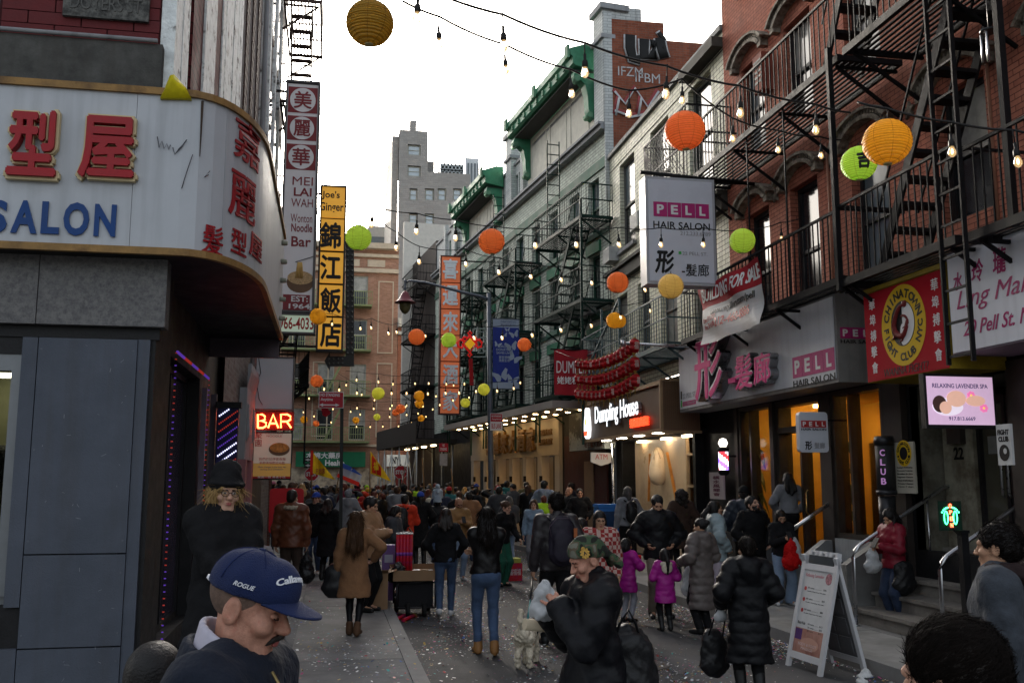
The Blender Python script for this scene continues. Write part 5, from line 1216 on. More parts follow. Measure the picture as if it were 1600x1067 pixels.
pb,pt_,pg=onX(1131,737,7.3),onX(1131,705,7.3),onX(1131,693,7.3);c0=(7.3,pb.y,0)
m=MB();m.lathe([(.06,0),(.10,.04),(.11,.10)],(7.3,pb.y,pb.z-.06),16);m.build('cap',black_iron,bp2);m=MB();m.lathe([(.11,0),(.11,.05),(.07,.09)],(7.3,pb.y,pt_.z),16);m.build('cap',black_iron,bp2)
ncol=[M('lit white glass',(1,1,1),.3,0,1,0,emit=.8,ecol=(.85,.85,1)),M('lit red glass',(1,.1,.1),.3,0,1,0,emit=.6,ecol=(1,.03,.04)),M('lit purple glass',(.4,.2,1),.3,0,1,0,emit=.9,ecol=(.22,.10,1))]
m=MB();N=24;H_=10;hz=pt_.z-pb.z-.045
for j in range(H_):
 for k in range(N):
  m.cur=[0,0,1,1,0,0,2,2][(k+j*2)%24//3%8];a0,a1=2*math.pi*k/N,2*math.pi*(k+1)/N;z0_,z1_=pb.z+.043+hz*j/H_,pb.z+.043+hz*(j+1)/H_
  m.quad((7.3+.09*math.cos(a0),pb.y+.09*math.sin(a0),z0_),(7.3+.09*math.cos(a1),pb.y+.09*math.sin(a1),z0_),(7.3+.09*math.cos(a1),pb.y+.09*math.sin(a1),z1_),(7.3+.09*math.cos(a0),pb.y+.09*math.sin(a0),z1_))
m.build('striped_cylinder',ncol,bp2)
m=MB();m.lathe([(.01,-.09),(.06,-.07),(.09,0),(.06,.07),(.01,.09)],(7.3,pb.y,pg.z+.02),16);m.build('globe',M('lit globe',(1,1,1),.3,0,1,0,emit=.9,ecol=(1,.93,.8)),bp2)
m=MB();m.bar((7.4,pb.y,pb.z+.3),(7.62,pb.y,pb.z+.3),.04);m.build('bracket',black_iron,bp2)
t,fr,u,w_,wd,ht=poster('vertical_character_notice','narrow pale notice with vertical dark red characters under the barber pole',7.55,(1111,737,1133,779),0,M('pale pink notice',(.36,.32,.33),.6,.08))
for k,ch in enumerate('橫水風鄉會'):text(ch,M('plum ink',(.10,.02,.05),.6),t,fr,u,w_+ht*.30-k*ht*.155,wd*.5,ht*.13,.031,.003,.03,name='character')
# for sale banner tied on the fire escape
fs=thing('for_sale_banner',(6.5,15,5),'wrinkled red and white BUILDING FOR SALE banner tied along the fire escape rail','banner')
X=6.5;fq2=Fr((X,0,0),(0,-1,0),(-1,0,0))
c00=onX(1096,495,X);c10=onX(1190,456,X);c11=onX(1190,392,X);c01=onX(1096,455,X)
ya_,yb_=-c00.y,-c10.y;zb_,zt2=(c00.z+c10.z)/2,(c11.z+c01.z)/2;Hh=1.05;zb_=zt2-Hh
def wob(u,o,w_):return(X-o-.035*math.sin(u*5+w_*6)-.02*math.sin(w_*11+u*2),-u,w_)
for(a,c,mt)in((zt2-.42,zt2,M('red banner cloth')),(zb_,zt2-.423,M('white banner cloth',(.52,.52,.53),.6,.08,3,.1))):
 m=MB();nu,nw=26,10
 for i in range(nu):
  for j in range(nw):
   u0_,u1_=ya_+(yb_-ya_)*i/nu,ya_+(yb_-ya_)*(i+1)/nu;w0_,w1_=a+(c-a)*j/nw,a+(c-a)*(j+1)/nw
   i0=len(m.v);m.v+=[wob(u0_,0,w0_),wob(u1_,0,w0_),wob(u1_,0,w1_),wob(u0_,0,w1_)];m.face([i0,i0+1,i0+2,i0+3],True)
 m.build('cloth',mt,fs)
wsub=lambda u,o,w_:wob(u,o,w_)
um=(ya_+yb_)/2;L_=yb_-ya_
text('BUILDING FOR SALE',M('white print'),fs,fq2,um+.05,zt2-.2,L_*.93,.24,.008,.004,.02,warp=wsub);text('www.wylliere.com/pell',ink,fs,fq2,um+.12,zt2-.55,L_*.7,.15,.008,.003,.01,warp=wsub);text('212-460-8886',red_ink,fs,fq2,um+.15,zt2-.75,L_*.55,.16,.008,.003,.02,warp=wsub);text('Com. SF 15,250\nRes. SF 11,470',red_ink,fs,fq2,ya_+L_*.16,zt2-.70,L_*.26,.22,.008,.003,warp=wsub)

# ================================================================= FIRE ESCAPES
def box_part(fr,b,name,mat,parent,**k):
 m=MB(fr);m.box(*b);return m.build(name,mat,parent,**k)
def repeat(fr,first,name,mat,parent,n_,du,do=0,dw=0):
 """one piece and n-1 copies of it stepping along the frame"""
 st_=fr.u*du+fr.o*do+fr.w*dw
 if parent:st_=wmat(parent).to_3x3().inverted()@st_
 for k in range(1,n_):inst(first,Vector(first.location)+st_*k,parent)
def bar_part(fr,a,b,wd,name,mat,parent,ht=None):
 m=MB(fr);m.bar(a,b,wd,ht);return m.build(name,mat,parent)
def platform(fr,T,mat,u0,u1,z,o0,o1,fine=True,rail=.9,step=.13,ends=(True,True),brackets=3,slat_gap=.085):
 bt=.05
 box_part(fr,(u0,u1,o1-bt,o1,z-.10,z),'beam',mat,T);box_part(fr,(u0,u1,o0,o0+bt,z-.08,z),'beam',mat,T)
 for uu in(u0,u1-bt):box_part(fr,(uu,uu+bt,o0+bt,o1-bt,z-.08,z-.002),'beam',mat,T)
 n_=int((o1-o0-2*bt)/slat_gap)
 if fine:
  f=box_part(fr,(u0+bt,u1-bt,o0+bt+.02,o0+bt+.06,z-.03,z-.015),'slat',mat,T);repeat(fr,f,'slat',mat,T,n_,0,slat_gap)
 else:
  m=MB(fr)
  for k in range(n_):m.box(u0+bt,u1-bt,o0+bt+.02+k*slat_gap,o0+bt+.06+k*slat_gap,z-.03,z-.01)
  m.build('slat',mat,T,kind='stuff')
 for w_ in(z+rail,z+rail*.5)if not fine else(z+rail,):
  bar_part(fr,(u0,o1-.02,w_),(u1,o1-.02,w_),.035 if fine else.03,'rail',mat,T)
  for e,uu in zip(ends,(u0+.02,u1-.02)):
   if e:bar_part(fr,(uu,o0,w_),(uu,o1-.03,w_),.03,'rail',mat,T)
 nb=int((u1-u0)/step)
 if fine:
  f=box_part(fr,(u0+.05,u0+.066,o1-.028,o1-.012,z,z+rail-.02),'baluster',mat,T);repeat(fr,f,'baluster',mat,T,nb,(u1-u0-.1)/nb)
 else:
  m=MB(fr)
  for k in range(nb):uu=u0+.05+(u1-u0-.1)*k/nb;m.box(uu,uu+.014,o1-.027,o1-.013,z,z+rail-.02)
  for e,uu in zip(ends,(u0+.02,u1-.02)):
   if e:
    for k in range(6):oo=o0+(o1-o0)*k/6;m.box(uu-.007,uu+.007,oo,oo+.014,z,z+rail-.02)
  m.build('baluster',mat,T,kind='stuff')
 for k in range(brackets):
  uu=u0+.15+(u1-u0-.3)*k/max(1,brackets-1)
  bar_part(fr,(uu,o0,z-.75),(uu,o1-.08,z-.12),.04,'bracket',mat,T);bar_part(fr,(uu,o0,z-.115),(uu,o1-.06,z-.115),.04,'bracket',mat,T)
def flight(fr,T,mat,ub,zb,ut,zt,o0,o1,n_=9,tw=.18,th=.035,side=.12):
 for oo in(o0,o1):bar_part(fr,(ub,oo,zb),(ut,oo,zt),.035,'stringer',mat,T,side)
 du,dw=(ut-ub)/n_,(zt-zb)/n_
 f=box_part(fr,(ub+du*.5-tw/2,ub+du*.5+tw/2,o0+.02,o1-.02,zb+dw*.5,zb+dw*.5+th),'tread',mat,T)
 repeat(fr,f,'tread',mat,T,n_,du,0,dw)
 for oo in(o0,o1):bar_part(fr,(ub,oo,zb+.75),(ut,oo,zt+.75),.025,'handrail',mat,T)
F1=thing('fire_escape',(XR,12.5,4.5),'black iron fire escape with long balconies and stairs on the red brick building','fire escape')
platform(FRR,F1,black_iron,11.35,17.3,4.62,.08,1.05,step=.14,brackets=4)
platform(FRR,F1,black_iron,8.95,11.30,4.55,.08,1.10,step=.13,brackets=2,rail=.98)
platform(FRR,F1,black_iron,11.2,16.6,7.62,.08,1.05,step=.14,brackets=4,rail=.92)
platform(FRR,F1,black_iron,7.2,10.9,7.55,.08,1.15,step=.13,brackets=3,rail=.95)
platform(FRR,F1,black_iron,8.2,12.2,10.7,.08,1.1,step=.13,brackets=3)
platform(FRR,F1,black_iron,6.4,8.7,4.50,.08,1.15,step=.13,brackets=2,rail=.9,ends=(True,False))
for uu,z0,z1 in((11.33,4.4,7.75),(8.05,4.4,9.6)):
 bar_part(FRR,(uu,1.10,z0),(uu,1.10,z1),.07,'post',black_iron,F1)
for uu in(12.9,14.2,15.6):bar_part(FRR,(uu,1.0,4.6),(uu,1.0,7.6),.022,'tie_rod',black_iron,F1)
flight(FRR,F1,black_iron,10.75,4.58,8.95,7.6,.30,.85,11,.2,.05,.14)
flight(FRR,F1,black_iron,11.9,7.65,10.2,10.7,.30,.85,10,.2,.05,.14)
# drop ladder
for uu in(8.62,9.02):bar_part(FRR,(uu,1.22,3.15),(uu,1.22,9.2),.05,'ladder_rail',black_iron,F1,.025)
f=box_part(FRR,(8.645,8.995,1.21,1.235,3.22,3.245),'rung',steel if False else black_iron,F1);repeat(FRR,f,'rung',black_iron,F1,17,0,0,.35)
# wind chime hanging under the upper balcony
wc=thing('wind_chime',tuple(onX(1545,50,6.6)),'metal tube wind chime hanging from the fire escape at the upper right','wind chime')
p=Vector(wc.location)
m=MB();m.lathe([(.09,0),(.09,.02)],tuple(p),10);m.tube([tuple(p),(p.x,p.y,p.z+.5)],.006);m.build('top_disc',dark_steel,wc)
for k in range(5):
 a=k*1.256;m=MB();m.tube([(p.x+.075*math.cos(a),p.y+.075*math.sin(a),p.z-.02),(p.x+.075*math.cos(a),p.y+.075*math.sin(a),p.z-.26-.03*k)],.012,6);m.build('chime_tube',steel,wc)
# blue green balcony on the cream building
F2=thing('steel_balcony',(XR,22,4.6),'blue green steel balcony with thin railings above the dumpling shop','balcony')
platform(FRR,F2,bluegreen_iron,18.2,25.0,4.72,.0,1.0,fine=False,rail=1.0,step=.16,brackets=5)
for uu in(21.5,23.0):bar_part(FRR,(uu,.98,4.72),(uu,.98,6.2),.05,'post',bluegreen_iron,F2)
bar_part(FRR,(21.5,.98,6.2),(23.9,.98,5.1),.05,'brace',bluegreen_iron,F2)
F2b=thing('wire_cage_balcony',(XR,18,8.0),'upper wire cage balcony joining the red brick building above the hanging sign','balcony')
platform(FRR,F2b,black_iron,17.0,19.6,7.75,.0,.95,fine=False,rail=1.5,step=.2,brackets=2)
m=MB(FRR)
for k in range(20):
 u_=17.0+k*.13;m.bar((u_,.94,7.75),(min(19.6,u_+1.5),.94,9.25),.01);m.bar((u_,.94,9.25),(min(19.6,u_+1.5),.94,7.75),.01)
m.build('wire_mesh',black_iron,F2b,kind='stuff')
# green iron escapes on the green trimmed building
for i,(s0,lb_)in enumerate(((.2,'green iron fire escape with zigzag stairs nearest the red dumpling banner'),(6.2,'green iron fire escape behind the blue butterfly banner'),(11.8,'green iron fire escape beside the tall orange sign'))):
 G=thing('fire_escape',tuple(FRG(s0,0,4.4)),lb_,'fire escape',rz=PHI)
 for z in(4.45,6.9,9.25):platform(FRG,G,green_iron,s0-.6,s0+3.6,z,.05,1.0,fine=False,brackets=3,step=.15)
 for z0,z1,d in((4.45,6.9,1),(6.9,9.25,1)):flight(FRG,G,green_iron,s0+2.6,z0,s0+.7,z1,.25,.75,10)
 m=MB(FRG)
 for oo in(.35,.75):m.bar((s0+2.9,oo,9.25),(s0+2.9,oo,12.6),.035)
 m.build('ladder_rail',green_iron,G)
 f=box_part(FRG,(s0+2.885,s0+2.915,.36,.74,9.5,9.525),'rung',green_iron,G);repeat(FRG,f,'rung',green_iron,G,10,0,0,.33)
 bar_part(FRG,(s0-.5,.98,2.9),(s0-.5,.98,9.7),.06,'post',green_iron,G)
 for uu in(s0+3.3,s0+3.65):bar_part(FRG,(uu,.9,3.1),(uu,.9,7.2),.05,'ladder_rail',green_iron,G)
# far right: black iron escape on the end tenement
G=thing('fire_escape',tuple(FRG(22,0,4)),'black iron fire escape on the end tenement past the orange sign','fire escape',rz=PHI)
for z in(4.0,6.6,9.2,11.8):platform(FRG,G,black_iron,21.8,25.9,z,.02,1.0,fine=False,brackets=2,step=.18)
for z0 in(4.0,6.6,9.2):flight(FRG,G,black_iron,25.0,z0,23.0,z0+2.6,.25,.75,9)
# left side iron escapes
for i,(fr,s0,zs,mt,lb_)in enumerate(((FRL,22.6,(8.2,11.0,13.6),M('rust brown iron',(.05,.025,.02),.6,.3,6,.2),'rusty brown fire escape high on the left behind the noodle bar sign'),(FRGL,1.0,(4.6,7.2),black_iron,'black fire escape on the left tenement under the yellow sign'),(FRGL,9.0,(4.6,7.2),black_iron,'distant black fire escape on the left tenement near the cross street'))):
 G=thing('fire_escape',tuple(fr(s0,0,zs[0])),lb_,'fire escape',rz=PHI if fr is FRGL else 0)
 for z in zs:platform(fr,G,mt,s0,s0+3.2,z,.08,1.0,fine=False,brackets=2,step=.15)
 for z0,z1 in zip(zs,zs[1:]):flight(fr,G,mt,s0+2.6,z0,s0+.6,z1,.25,.75,9)
 f_=bar_part(fr,(s0+.3,.95,zs[0]-2.2),(s0+.3,.95,zs[0]),.05,'ladder_rail',mt,G);bar_part(fr,(s0+.3,.6,zs[0]-2.2),(s0+.3,.6,zs[0]),.05,'ladder_rail',mt,G)

# ================================================================= PAPER LANTERNS
def paper(name,col,glow):
 if name in MATS:return MATS[name]
 m=bpy.data.materials.new(name);MATS[name]=m;m.use_nodes=True;n=m.node_tree.nodes;L=m.node_tree.links
 b=n['Principled BSDF'];tc=n.new('ShaderNodeTexCoord');nz=n.new('ShaderNodeTexNoise');nz.inputs['Scale'].default_value=9
 L.new(tc.outputs['Object'],nz.inputs[0]);mx=n.new('ShaderNodeMix');mx.data_type='RGBA'
 c=lin(col);mx.inputs[6].default_value=(*[x*.82 for x in c],1);mx.inputs[7].default_value=(*[min(1,x*1.15)for x in c],1)
 L.new(nz.outputs[0],mx.inputs[0]);L.new(mx.outputs[2],b.inputs['Base Color']);b.inputs['Roughness'].default_value=.55
 wv=n.new('ShaderNodeTexNoise');wv.inputs['Scale'].default_value=30;L.new(tc.outputs['Object'],wv.inputs[0])
 bp=n.new('ShaderNodeBump');bp.inputs['Strength'].default_value=.8;bp.inputs['Distance'].default_value=.03;rb=n.new('ShaderNodeTexWave');rb.bands_direction='Z';rb.inputs['Scale'].default_value=2.9;rb.inputs['Distortion'].default_value=.35;L.new(tc.outputs['Object'],rb.inputs[0]);L.new(rb.outputs['Fac'],bp.inputs['Height']);rr=n.new('ShaderNodeMapRange');L.new(rb.outputs['Fac'],rr.inputs[0]);rr.inputs[1].default_value=0;rr.inputs[2].default_value=.22;rr.inputs[3].default_value=.62;rr.inputs[4].default_value=1;dk=n.new('ShaderNodeMix');dk.data_type='RGBA';dk.blend_type='MULTIPLY';dk.inputs[0].default_value=1;L.new(mx.outputs[2],dk.inputs[6]);L.new(rr.outputs[0],dk.inputs[7]);mx=dk;L.new(dk.outputs[2],b.inputs['Base Color']);L.new(bp.outputs[0],b.inputs['Normal'])
 tr=n.new('ShaderNodeBsdfTranslucent');L.new(mx.outputs[2],tr.inputs[0])
 ms=n.new('ShaderNodeMixShader');ms.inputs[0].default_value=glow
 L.new(b.outputs[0],ms.inputs[1]);L.new(tr.outputs[0],ms.inputs[2]);L.new(ms.outputs[0],n['Material Output'].inputs[0]);return m
LP=dict(orange=paper('orange paper',(.66,.19,.07),.55),green=paper('lime paper',(.40,.68,.12),.6),gold=paper('golden foil paper',(.68,.38,.03),.5),lime=paper('yellow lime paper',(.60,.70,.12),.55),pale=paper('pale gold paper',(.6,.48,.2),.5),darkgold=paper('dull gold paper',(.62,.40,.06),.6))
LB=M('lantern bulb',(1,.8,.4),.5,0,1,0,emit=4.5,ecol=(1,.72,.36))
wire_m=M('black cable',(.012,.012,.012),.6,.1,5,0)
_lp={}
def lantern_mesh():
 """ribbed paper globe, unit radius: horizontal wire ribs give it a scalloped outline"""
 m=MB();prof=[];n_=17
 for k in range(n_*3+1):
  t=-1+2*k/(n_*3);a=t*math.pi/2*.90;s_=1+(.014 if k%3==0 else-.012)
  prof.append((math.cos(a)*s_,math.sin(a)*.97))
 m.lathe(prof,(0,0,0),28);m.f=m.f[:-2];m.m=m.m[:-2];m.sm=m.sm[:-2];return m
LM=None;SEAM=None
def lantern(px,py,dia_px,Y,colour,label,glow=True,char=None):
 global LM
 p=onY(px,py,Y);d=(p-Vector((0,0,CAM_H))).dot(_F);r=dia_px/2*d/1500
 t=thing('paper_lantern',tuple(p),label,'lantern','paper lanterns hung over the street')
 t.rotation_euler=(random.uniform(-.06,.06),random.uniform(-.06,.06),random.uniform(0,6))if not char else(0,0,0)
 if LM is None:
  o=lantern_mesh().build('shell',LP[colour]);LM=o.data;o.parent=t;o.scale=(r,r,r)
 else:
  o=bpy.data.objects.new('shell',LM);COL.objects.link(o);o.parent=t;o.scale=(r,r,r)
 o.material_slots[0].link='OBJECT';o.material_slots[0].material=LP[colour]
 for key,mk in(('seam',lambda:[MB().tube([(math.cos(math.pi*2*j/8)*1.006*math.cos(a),math.sin(math.pi*2*j/8)*1.006*math.cos(a),math.sin(a)*.975)for a in[(-1+2*k/14)*math.pi/2*.9 for k in range(15)]],.006,4)for j in range(8)]),):
  if key not in _lp:
   m=MB()
   for q in mk():i0=len(m.v);m.v+=q.v;m.f+=[tuple(x+i0 for x in f)for f in q.f];m.m+=q.m;m.sm+=q.sm
   ob=m.build('seam',M('lantern seam',(.10,.035,.01),.8));_lp[key]=ob.data
  else:ob=bpy.data.objects.new('seam',_lp[key]);COL.objects.link(ob)
  ob.parent=t;ob.scale=(r,r,r);ob['kind']='stuff'
 if 'ring' not in _lp:
  m=MB();m.lathe([(.17,.94),(.17,1.0),(.13,1.0),(.13,.94)],(0,0,0),16);ob=m.build('ring',wire_m);_lp['ring']=ob.data
 else:ob=bpy.data.objects.new('ring',_lp['ring']);COL.objects.link(ob)
 ob.parent=t;ob.scale=(r,r,r)
 if 'rim' not in _lp:
  m=MB();m.lathe([(.17,-.99),(.19,-.93),(.16,-.93)],(0,0,0),16);ob=m.build('rim',M('pale lantern rim',(.5,.42,.2),.6));_lp['rim']=ob.data
 else:ob=bpy.data.objects.new('rim',_lp['rim']);COL.objects.link(ob)
 ob.parent=t;ob.scale=(r,r,r)
 if glow:
  if 'bulb' not in _lp:
   m=MB();m.lathe([(.005,-.30),(.10,-.22),(.13,-.05),(.09,.15),(.05,.3),(.05,.9)],(0,0,0),10);ob=m.build('bulb',LB);_lp['bulb']=ob.data
  else:ob=bpy.data.objects.new('bulb',_lp['bulb']);COL.objects.link(ob)
  ob.parent=t;ob.scale=(r,r,r);ob['kind']='thing'
 m=MB();m.tube([(p.x,p.y,p.z+r*.99),(p.x+.01,p.y,p.z+r*1.22)],.006,4);m.build('hook',wire_m,t)
 if char:
  def wr(u,o,w_):
   a=u/r;b_=w_/r;q=Vector((math.sin(a)*math.cos(b_),-math.cos(a)*math.cos(b_),math.sin(b_)))*(r*1.02+o);return tuple(p+q)
  text(char,ink,t,Fr(),-.25*r,-.08*r,r*.8,r*1.0,0,.004,.06,warp=wr,name='character',res=4)
 return t
LN=[(578,36,74,7.0,'darkgold','large dull gold lantern at the top of the picture against the sky',0),
 (1070,204,63,8.6,'orange','large orange lantern above the hanging hair salon sign',1),
 (1386,222,74,7.0,'gold','golden lantern overlapping the green lantern at the upper right',1),
 (1342,255,55,8.8,'green','green lantern with a black character, beside the golden one',0),
 (1160,376,40,13,'green','plain green lantern in front of the lower fire escape rail, right of the hanging sign',0),
 (768,377,41,12.6,'orange','orange lantern in front of the green building, above the blue banner',1),
 (560,371,41,13,'green','green lantern touching the yellow restaurant sign',1),
 (965,441,34,15.5,'orange','orange lantern over the left end of the steel balcony',1),
 (960,500,26,20,'gold','front one of two touching golden lanterns above the red garlands',0),(967,501,23,20.6,'gold','rear one of two touching golden lanterns above the red garlands',0),
 (1048,447,40,14.4,'pale','pale gold lantern half hidden under the hanging hair salon sign',0),
 (651,526,26,20,'orange','orange lantern left of the green one on the tall orange sign',1),
 (701,531,24,21,'green','green lantern in front of the tall orange sign',1),
 (819,538,22,22,'orange','small orange lantern at the right edge of the blue butterfly banner',1),
 (756,608,19,26,'lime','yellow green lantern left of the lamp post below the blue banner',1),
 (727,629,15,28,'lime','small yellow green lantern lower left of the lamp post',1),
 (497,494,26,19,'gold','golden lantern peeping between the phone number box and yellow sign',0),
 (495,595,20,24,'orange','orange lantern left of the no standing sign',1),
 (591,614,20,26,'lime','bright lime lantern over the middle of the street',1),
 (589,651,11,36,'lime','tiny lime lantern above the crowd',1),
 (556,656,11,36,'gold','tiny golden lantern right of the no standing pole',0),
 (475,655,12,34,'gold','tiny golden lantern beside the neon BAR sign',0),
 (494,661,10,40,'orange','tiny orange lantern under the no standing sign',1),
 (626,638,15,32,'orange','small orange lantern left of the golden pair',1),(618,644,11,36,'orange','smaller orange lantern tucked behind another orange one',1),
 (655,618,17,30,'gold','top golden lantern of the vertical cluster by the dark fire escape',0),(655,630,14,30.4,'gold','lower golden lantern of the vertical pair by the dark fire escape',0),(658,653,11,36,'gold','lowest tiny golden lantern by the dark fire escape',0)]
for a in LN:lantern(*a[:6],glow=a[4]!='darkgold',char='吉' if a[2]==55 else None)

# ================================================================= STRING LIGHTS
BULB=M('warm filament bulb',(1,.75,.35),.3,0,1,0,emit=1.8,ecol=(1,.60,.22))
BGL=M('bulb glass',(.9,.85,.75),.05,0,1,0,trans=1.,emit=.09,ecol=(1,.66,.30))
_sb={}
def string_light(label,pts,Ys,lit=True,ends=None,sag=.04,drop=.10):
 """pts: bulb positions in the photo; Ys: distance at first and last; the cable runs over the bulbs"""
 n_=len(pts);P=[]
 for k,(x,y)in enumerate(pts):
  Y=Ys[0]+(Ys[1]-Ys[0])*k/max(1,n_-1);P.append(onY(x,y,Y))
 t=thing('string_light',tuple(P[0]),label,'string lights','string lights across the street')
 top=[p+Vector((0,0,drop+.11))for p in P];e0=Vector(ends[0])if ends else top[0]-(top[1]-top[0])*.5;e1=Vector(ends[1])if ends else top[-1]+(top[-1]-top[-2])*.5
 C=[];seq=[e0]+top+[e1]
 for a,b_ in zip(seq,seq[1:]):
  L_=(b_-a).length
  for j in range(6):
   f=j/6;q=a.lerp(b_,f);q.z-=sag*min(L_,3)*4*f*(1-f);C.append(q)
 C.append(e1);m=MB();m.tube(C,.011 if Ys[0]<9 else.008,5);m.build('cable',wire_m,t)
 if 's' not in _sb:
  m=MB();m.lathe([(.012,.11),(.012,.06),(.024,.045),(.026,0),(.022,-.005)],(0,0,0),10);m.tube([(0,0,.11),(0,0,.22)],.006,5);o=m.build('socket',wire_m);_sb['s']=o.data;COL.objects.unlink(o);bpy.data.objects.remove(o)
  m=MB();m.lathe([(.018,-.006),(.026,-.03),(.034,-.055),(.030,-.078),(.015,-.095),(.002,-.10)],(0,0,0),12);o=m.build('bulb',BGL);_sb['b']=o.data;bpy.data.objects.remove(o)
  m=MB();m.lathe([(.004,-.02),(.012,-.035),(.013,-.06),(.004,-.075)],(0,0,0),6);o=m.build('filament',BULB);_sb['f']=o.data;bpy.data.objects.remove(o)
 inv=wmat(t).inverted()
 for p in P:
  s_=bpy.data.objects.new('bulb_socket',_sb['s']);COL.objects.link(s_);s_.parent=t;s_.location=inv@p;s_.rotation_euler=(random.uniform(-.08,.08),random.uniform(-.08,.08),0)
  b_=bpy.data.objects.new('bulb',_sb['b']);COL.objects.link(b_);b_.parent=s_
  if lit:f_=bpy.data.objects.new('filament',_sb['f']);COL.objects.link(f_);f_.parent=s_
 return t
string_light('topmost string of bulbs crossing the sky to the red fire escape',[(652,18),(787,62),(914,104),(1041,138),(1157,168),(1275,195)],(6.8,8.2),sag=.03)
string_light('second string of bulbs crossing the sky under the topmost one',[(686,60),(790,102),(893,139),(983,170),(1066,150),(1145,210),(1216,228),(1283,237)],(8.2,11.4),sag=.03)
string_light('short string of bulbs at the right edge by the golden lantern',[(1388,205),(1487,228),(1589,243)],(7.3,6.5),sag=.03)
string_light('string of bulbs passing in front of the hanging hair salon sign',[(581,345),(651,356),(712,366),(775,376),(837,378),(901,377),(967,377),(1033,377),(1099,377),(1163,380),(1221,368)],(12.8,13.4))
string_light('string of bulbs from the green lantern past the green building',[(619,382),(655,404),(728,408),(780,421),(830,428),(877,433),(925,438),(970,444),(1008,449),(1060,446)],(15,19))
string_light('string of bulbs ending above the red garlands',[(741,524),(785,524),(832,520),(877,512),(924,505),(970,492),(1016,482)],(19.5,19.5))
string_light('string of bulbs crossing the far brick tenement over the orange lantern',[(519,503),(563,510),(580,509),(607,518),(620,516),(665,522)],(24,27))
for k,(lb_,Y,x0,x1,y0,dy,n_)in enumerate((('string of bulbs under the orange lantern by the no standing sign',26,505,800,603,10,12),('string of bulbs low over the crowd in front of the lamp post',30,560,870,592,6,12),('string of bulbs just above the flags',34,480,735,618,18,11),('string of bulbs in front of the green far awning',39,500,700,628,20,10),('faint farthest string of bulbs near the cross street',43,470,690,640,26,11),('string of bulbs by the golden lantern pair',36,540,705,600,30,8))):
 pts=[(x0+(x1-x0)*j/(n_-1)+random.uniform(-4,4),y0+dy*4*(j/(n_-1))*(1-j/(n_-1))+random.uniform(-2,2))for j in range(n_)]
 string_light(lb_,pts,(Y,Y+1),sag=.02)
# garlands of small red paper lanterns in front of the dumpling banner
REDP=paper('red paper',(.62,.010,.018),.45);_g={}
CH_=M('pale character print',(.6,.45,.40),.6)
hooks=[]
def garland(label,A,B,n_,Y0,Y1,big=True):
 t=thing('red_lantern_garland',tuple(onY(*A,Y0)),label,'garland','red lantern garlands over the dumpling shop');inv=wmat(t).inverted()
 if not _g:
  m=MB();m.lathe([(.04,-.13),(.085,-.115),(.105,-.07),(.11,0),(.105,.07),(.085,.115),(.04,.13)],(0,0,0),14);o=m.build('lantern',REDP);_g['l']=o.data;bpy.data.objects.remove(o)
  m=MB();m.lathe([(.012,-.28),(.014,-.16),(.045,-.15),(.045,-.12),(.012,-.11),(.012,.11),(.045,.12),(.045,.15),(.005,.16),(.005,.21)],(0,0,0),8);o=m.build('fitting',M('gold fitting',(.35,.2,.05),.5));_g['c']=o.data;bpy.data.objects.remove(o)
 C=[]
 for k in range(n_):
  f=k/(n_-1);x,y=A[0]+(B[0]-A[0])*f,A[1]+(B[1]-A[1])*f+26*(f-f*f)*1.6;p=onY(x,y,Y0+(Y1-Y0)*f);C.append(p+Vector((0,0,.2*(.5+.3*f))))
  o=bpy.data.objects.new('lantern',_g['l']);COL.objects.link(o);o.parent=t;o.location=inv@p;o.rotation_euler=(0,random.uniform(-.12,.12),random.uniform(-.4,.4));s_=random.uniform(.92,1.05)*(.62+.26*f);o.scale=(s_,s_,s_*1.15)
  c=bpy.data.objects.new('fitting',_g['c']);COL.objects.link(c);c.parent=o
  # printed characters facing the viewers
  V,Fc=glyphs('福',.02);mb_=MB();mb_.f=Fc;mb_.m=[0]*len(Fc);mb_.sm=[False]*len(Fc);sz=V[:,:2].max(0)
  if 'ch' not in _g:
   mb_.v=[((x_/sz[0]-.5)*.10,-.113 if z_>0 else-.106,(y_/sz[1]-.5)*.14)for x_,y_,z_ in V];q=mb_.build('character',CH_);_g['ch']=q.data;bpy.data.objects.remove(q)
  q=bpy.data.objects.new('character',_g['ch']);COL.objects.link(q);q.parent=o
 m=MB();m.tube(C,.008,5);m.build('cord',wire_m,t);return C
c1=garland('uppermost garland of small red paper lanterns',(903,569),(991,540),14,19.0,17.6)
c2=garland('middle garland of small red paper lanterns',(903,592),(992,568),14,19.0,17.6)
c3=garland('lowest garland of small red paper lanterns',(903,615),(993,594),14,19.0,17.6)
gp_=thing('garland_pole',tuple(onY(975,537,17.6)),'horizontal steel pole holding the red garlands out over the street','pole')
a=onY(974,536,17.6);m=MB();m.tube([tuple(a),(7.6,17.7,a.z-.02)],.03,8);m.lathe([(.05,-.06),(.05,.06)],tuple(a),8);m.build('pole',steel,gp_)
m=MB()
for c in(c1,c2,c3):m.tube([tuple(c[-1]),(a.x+.15,a.y,a.z)],.005,4)
m.tube([tuple(c1[0]),tuple(onY(868,548,24.3))],.005,4);m.build('tie',wire_m,gp_,kind='stuff')

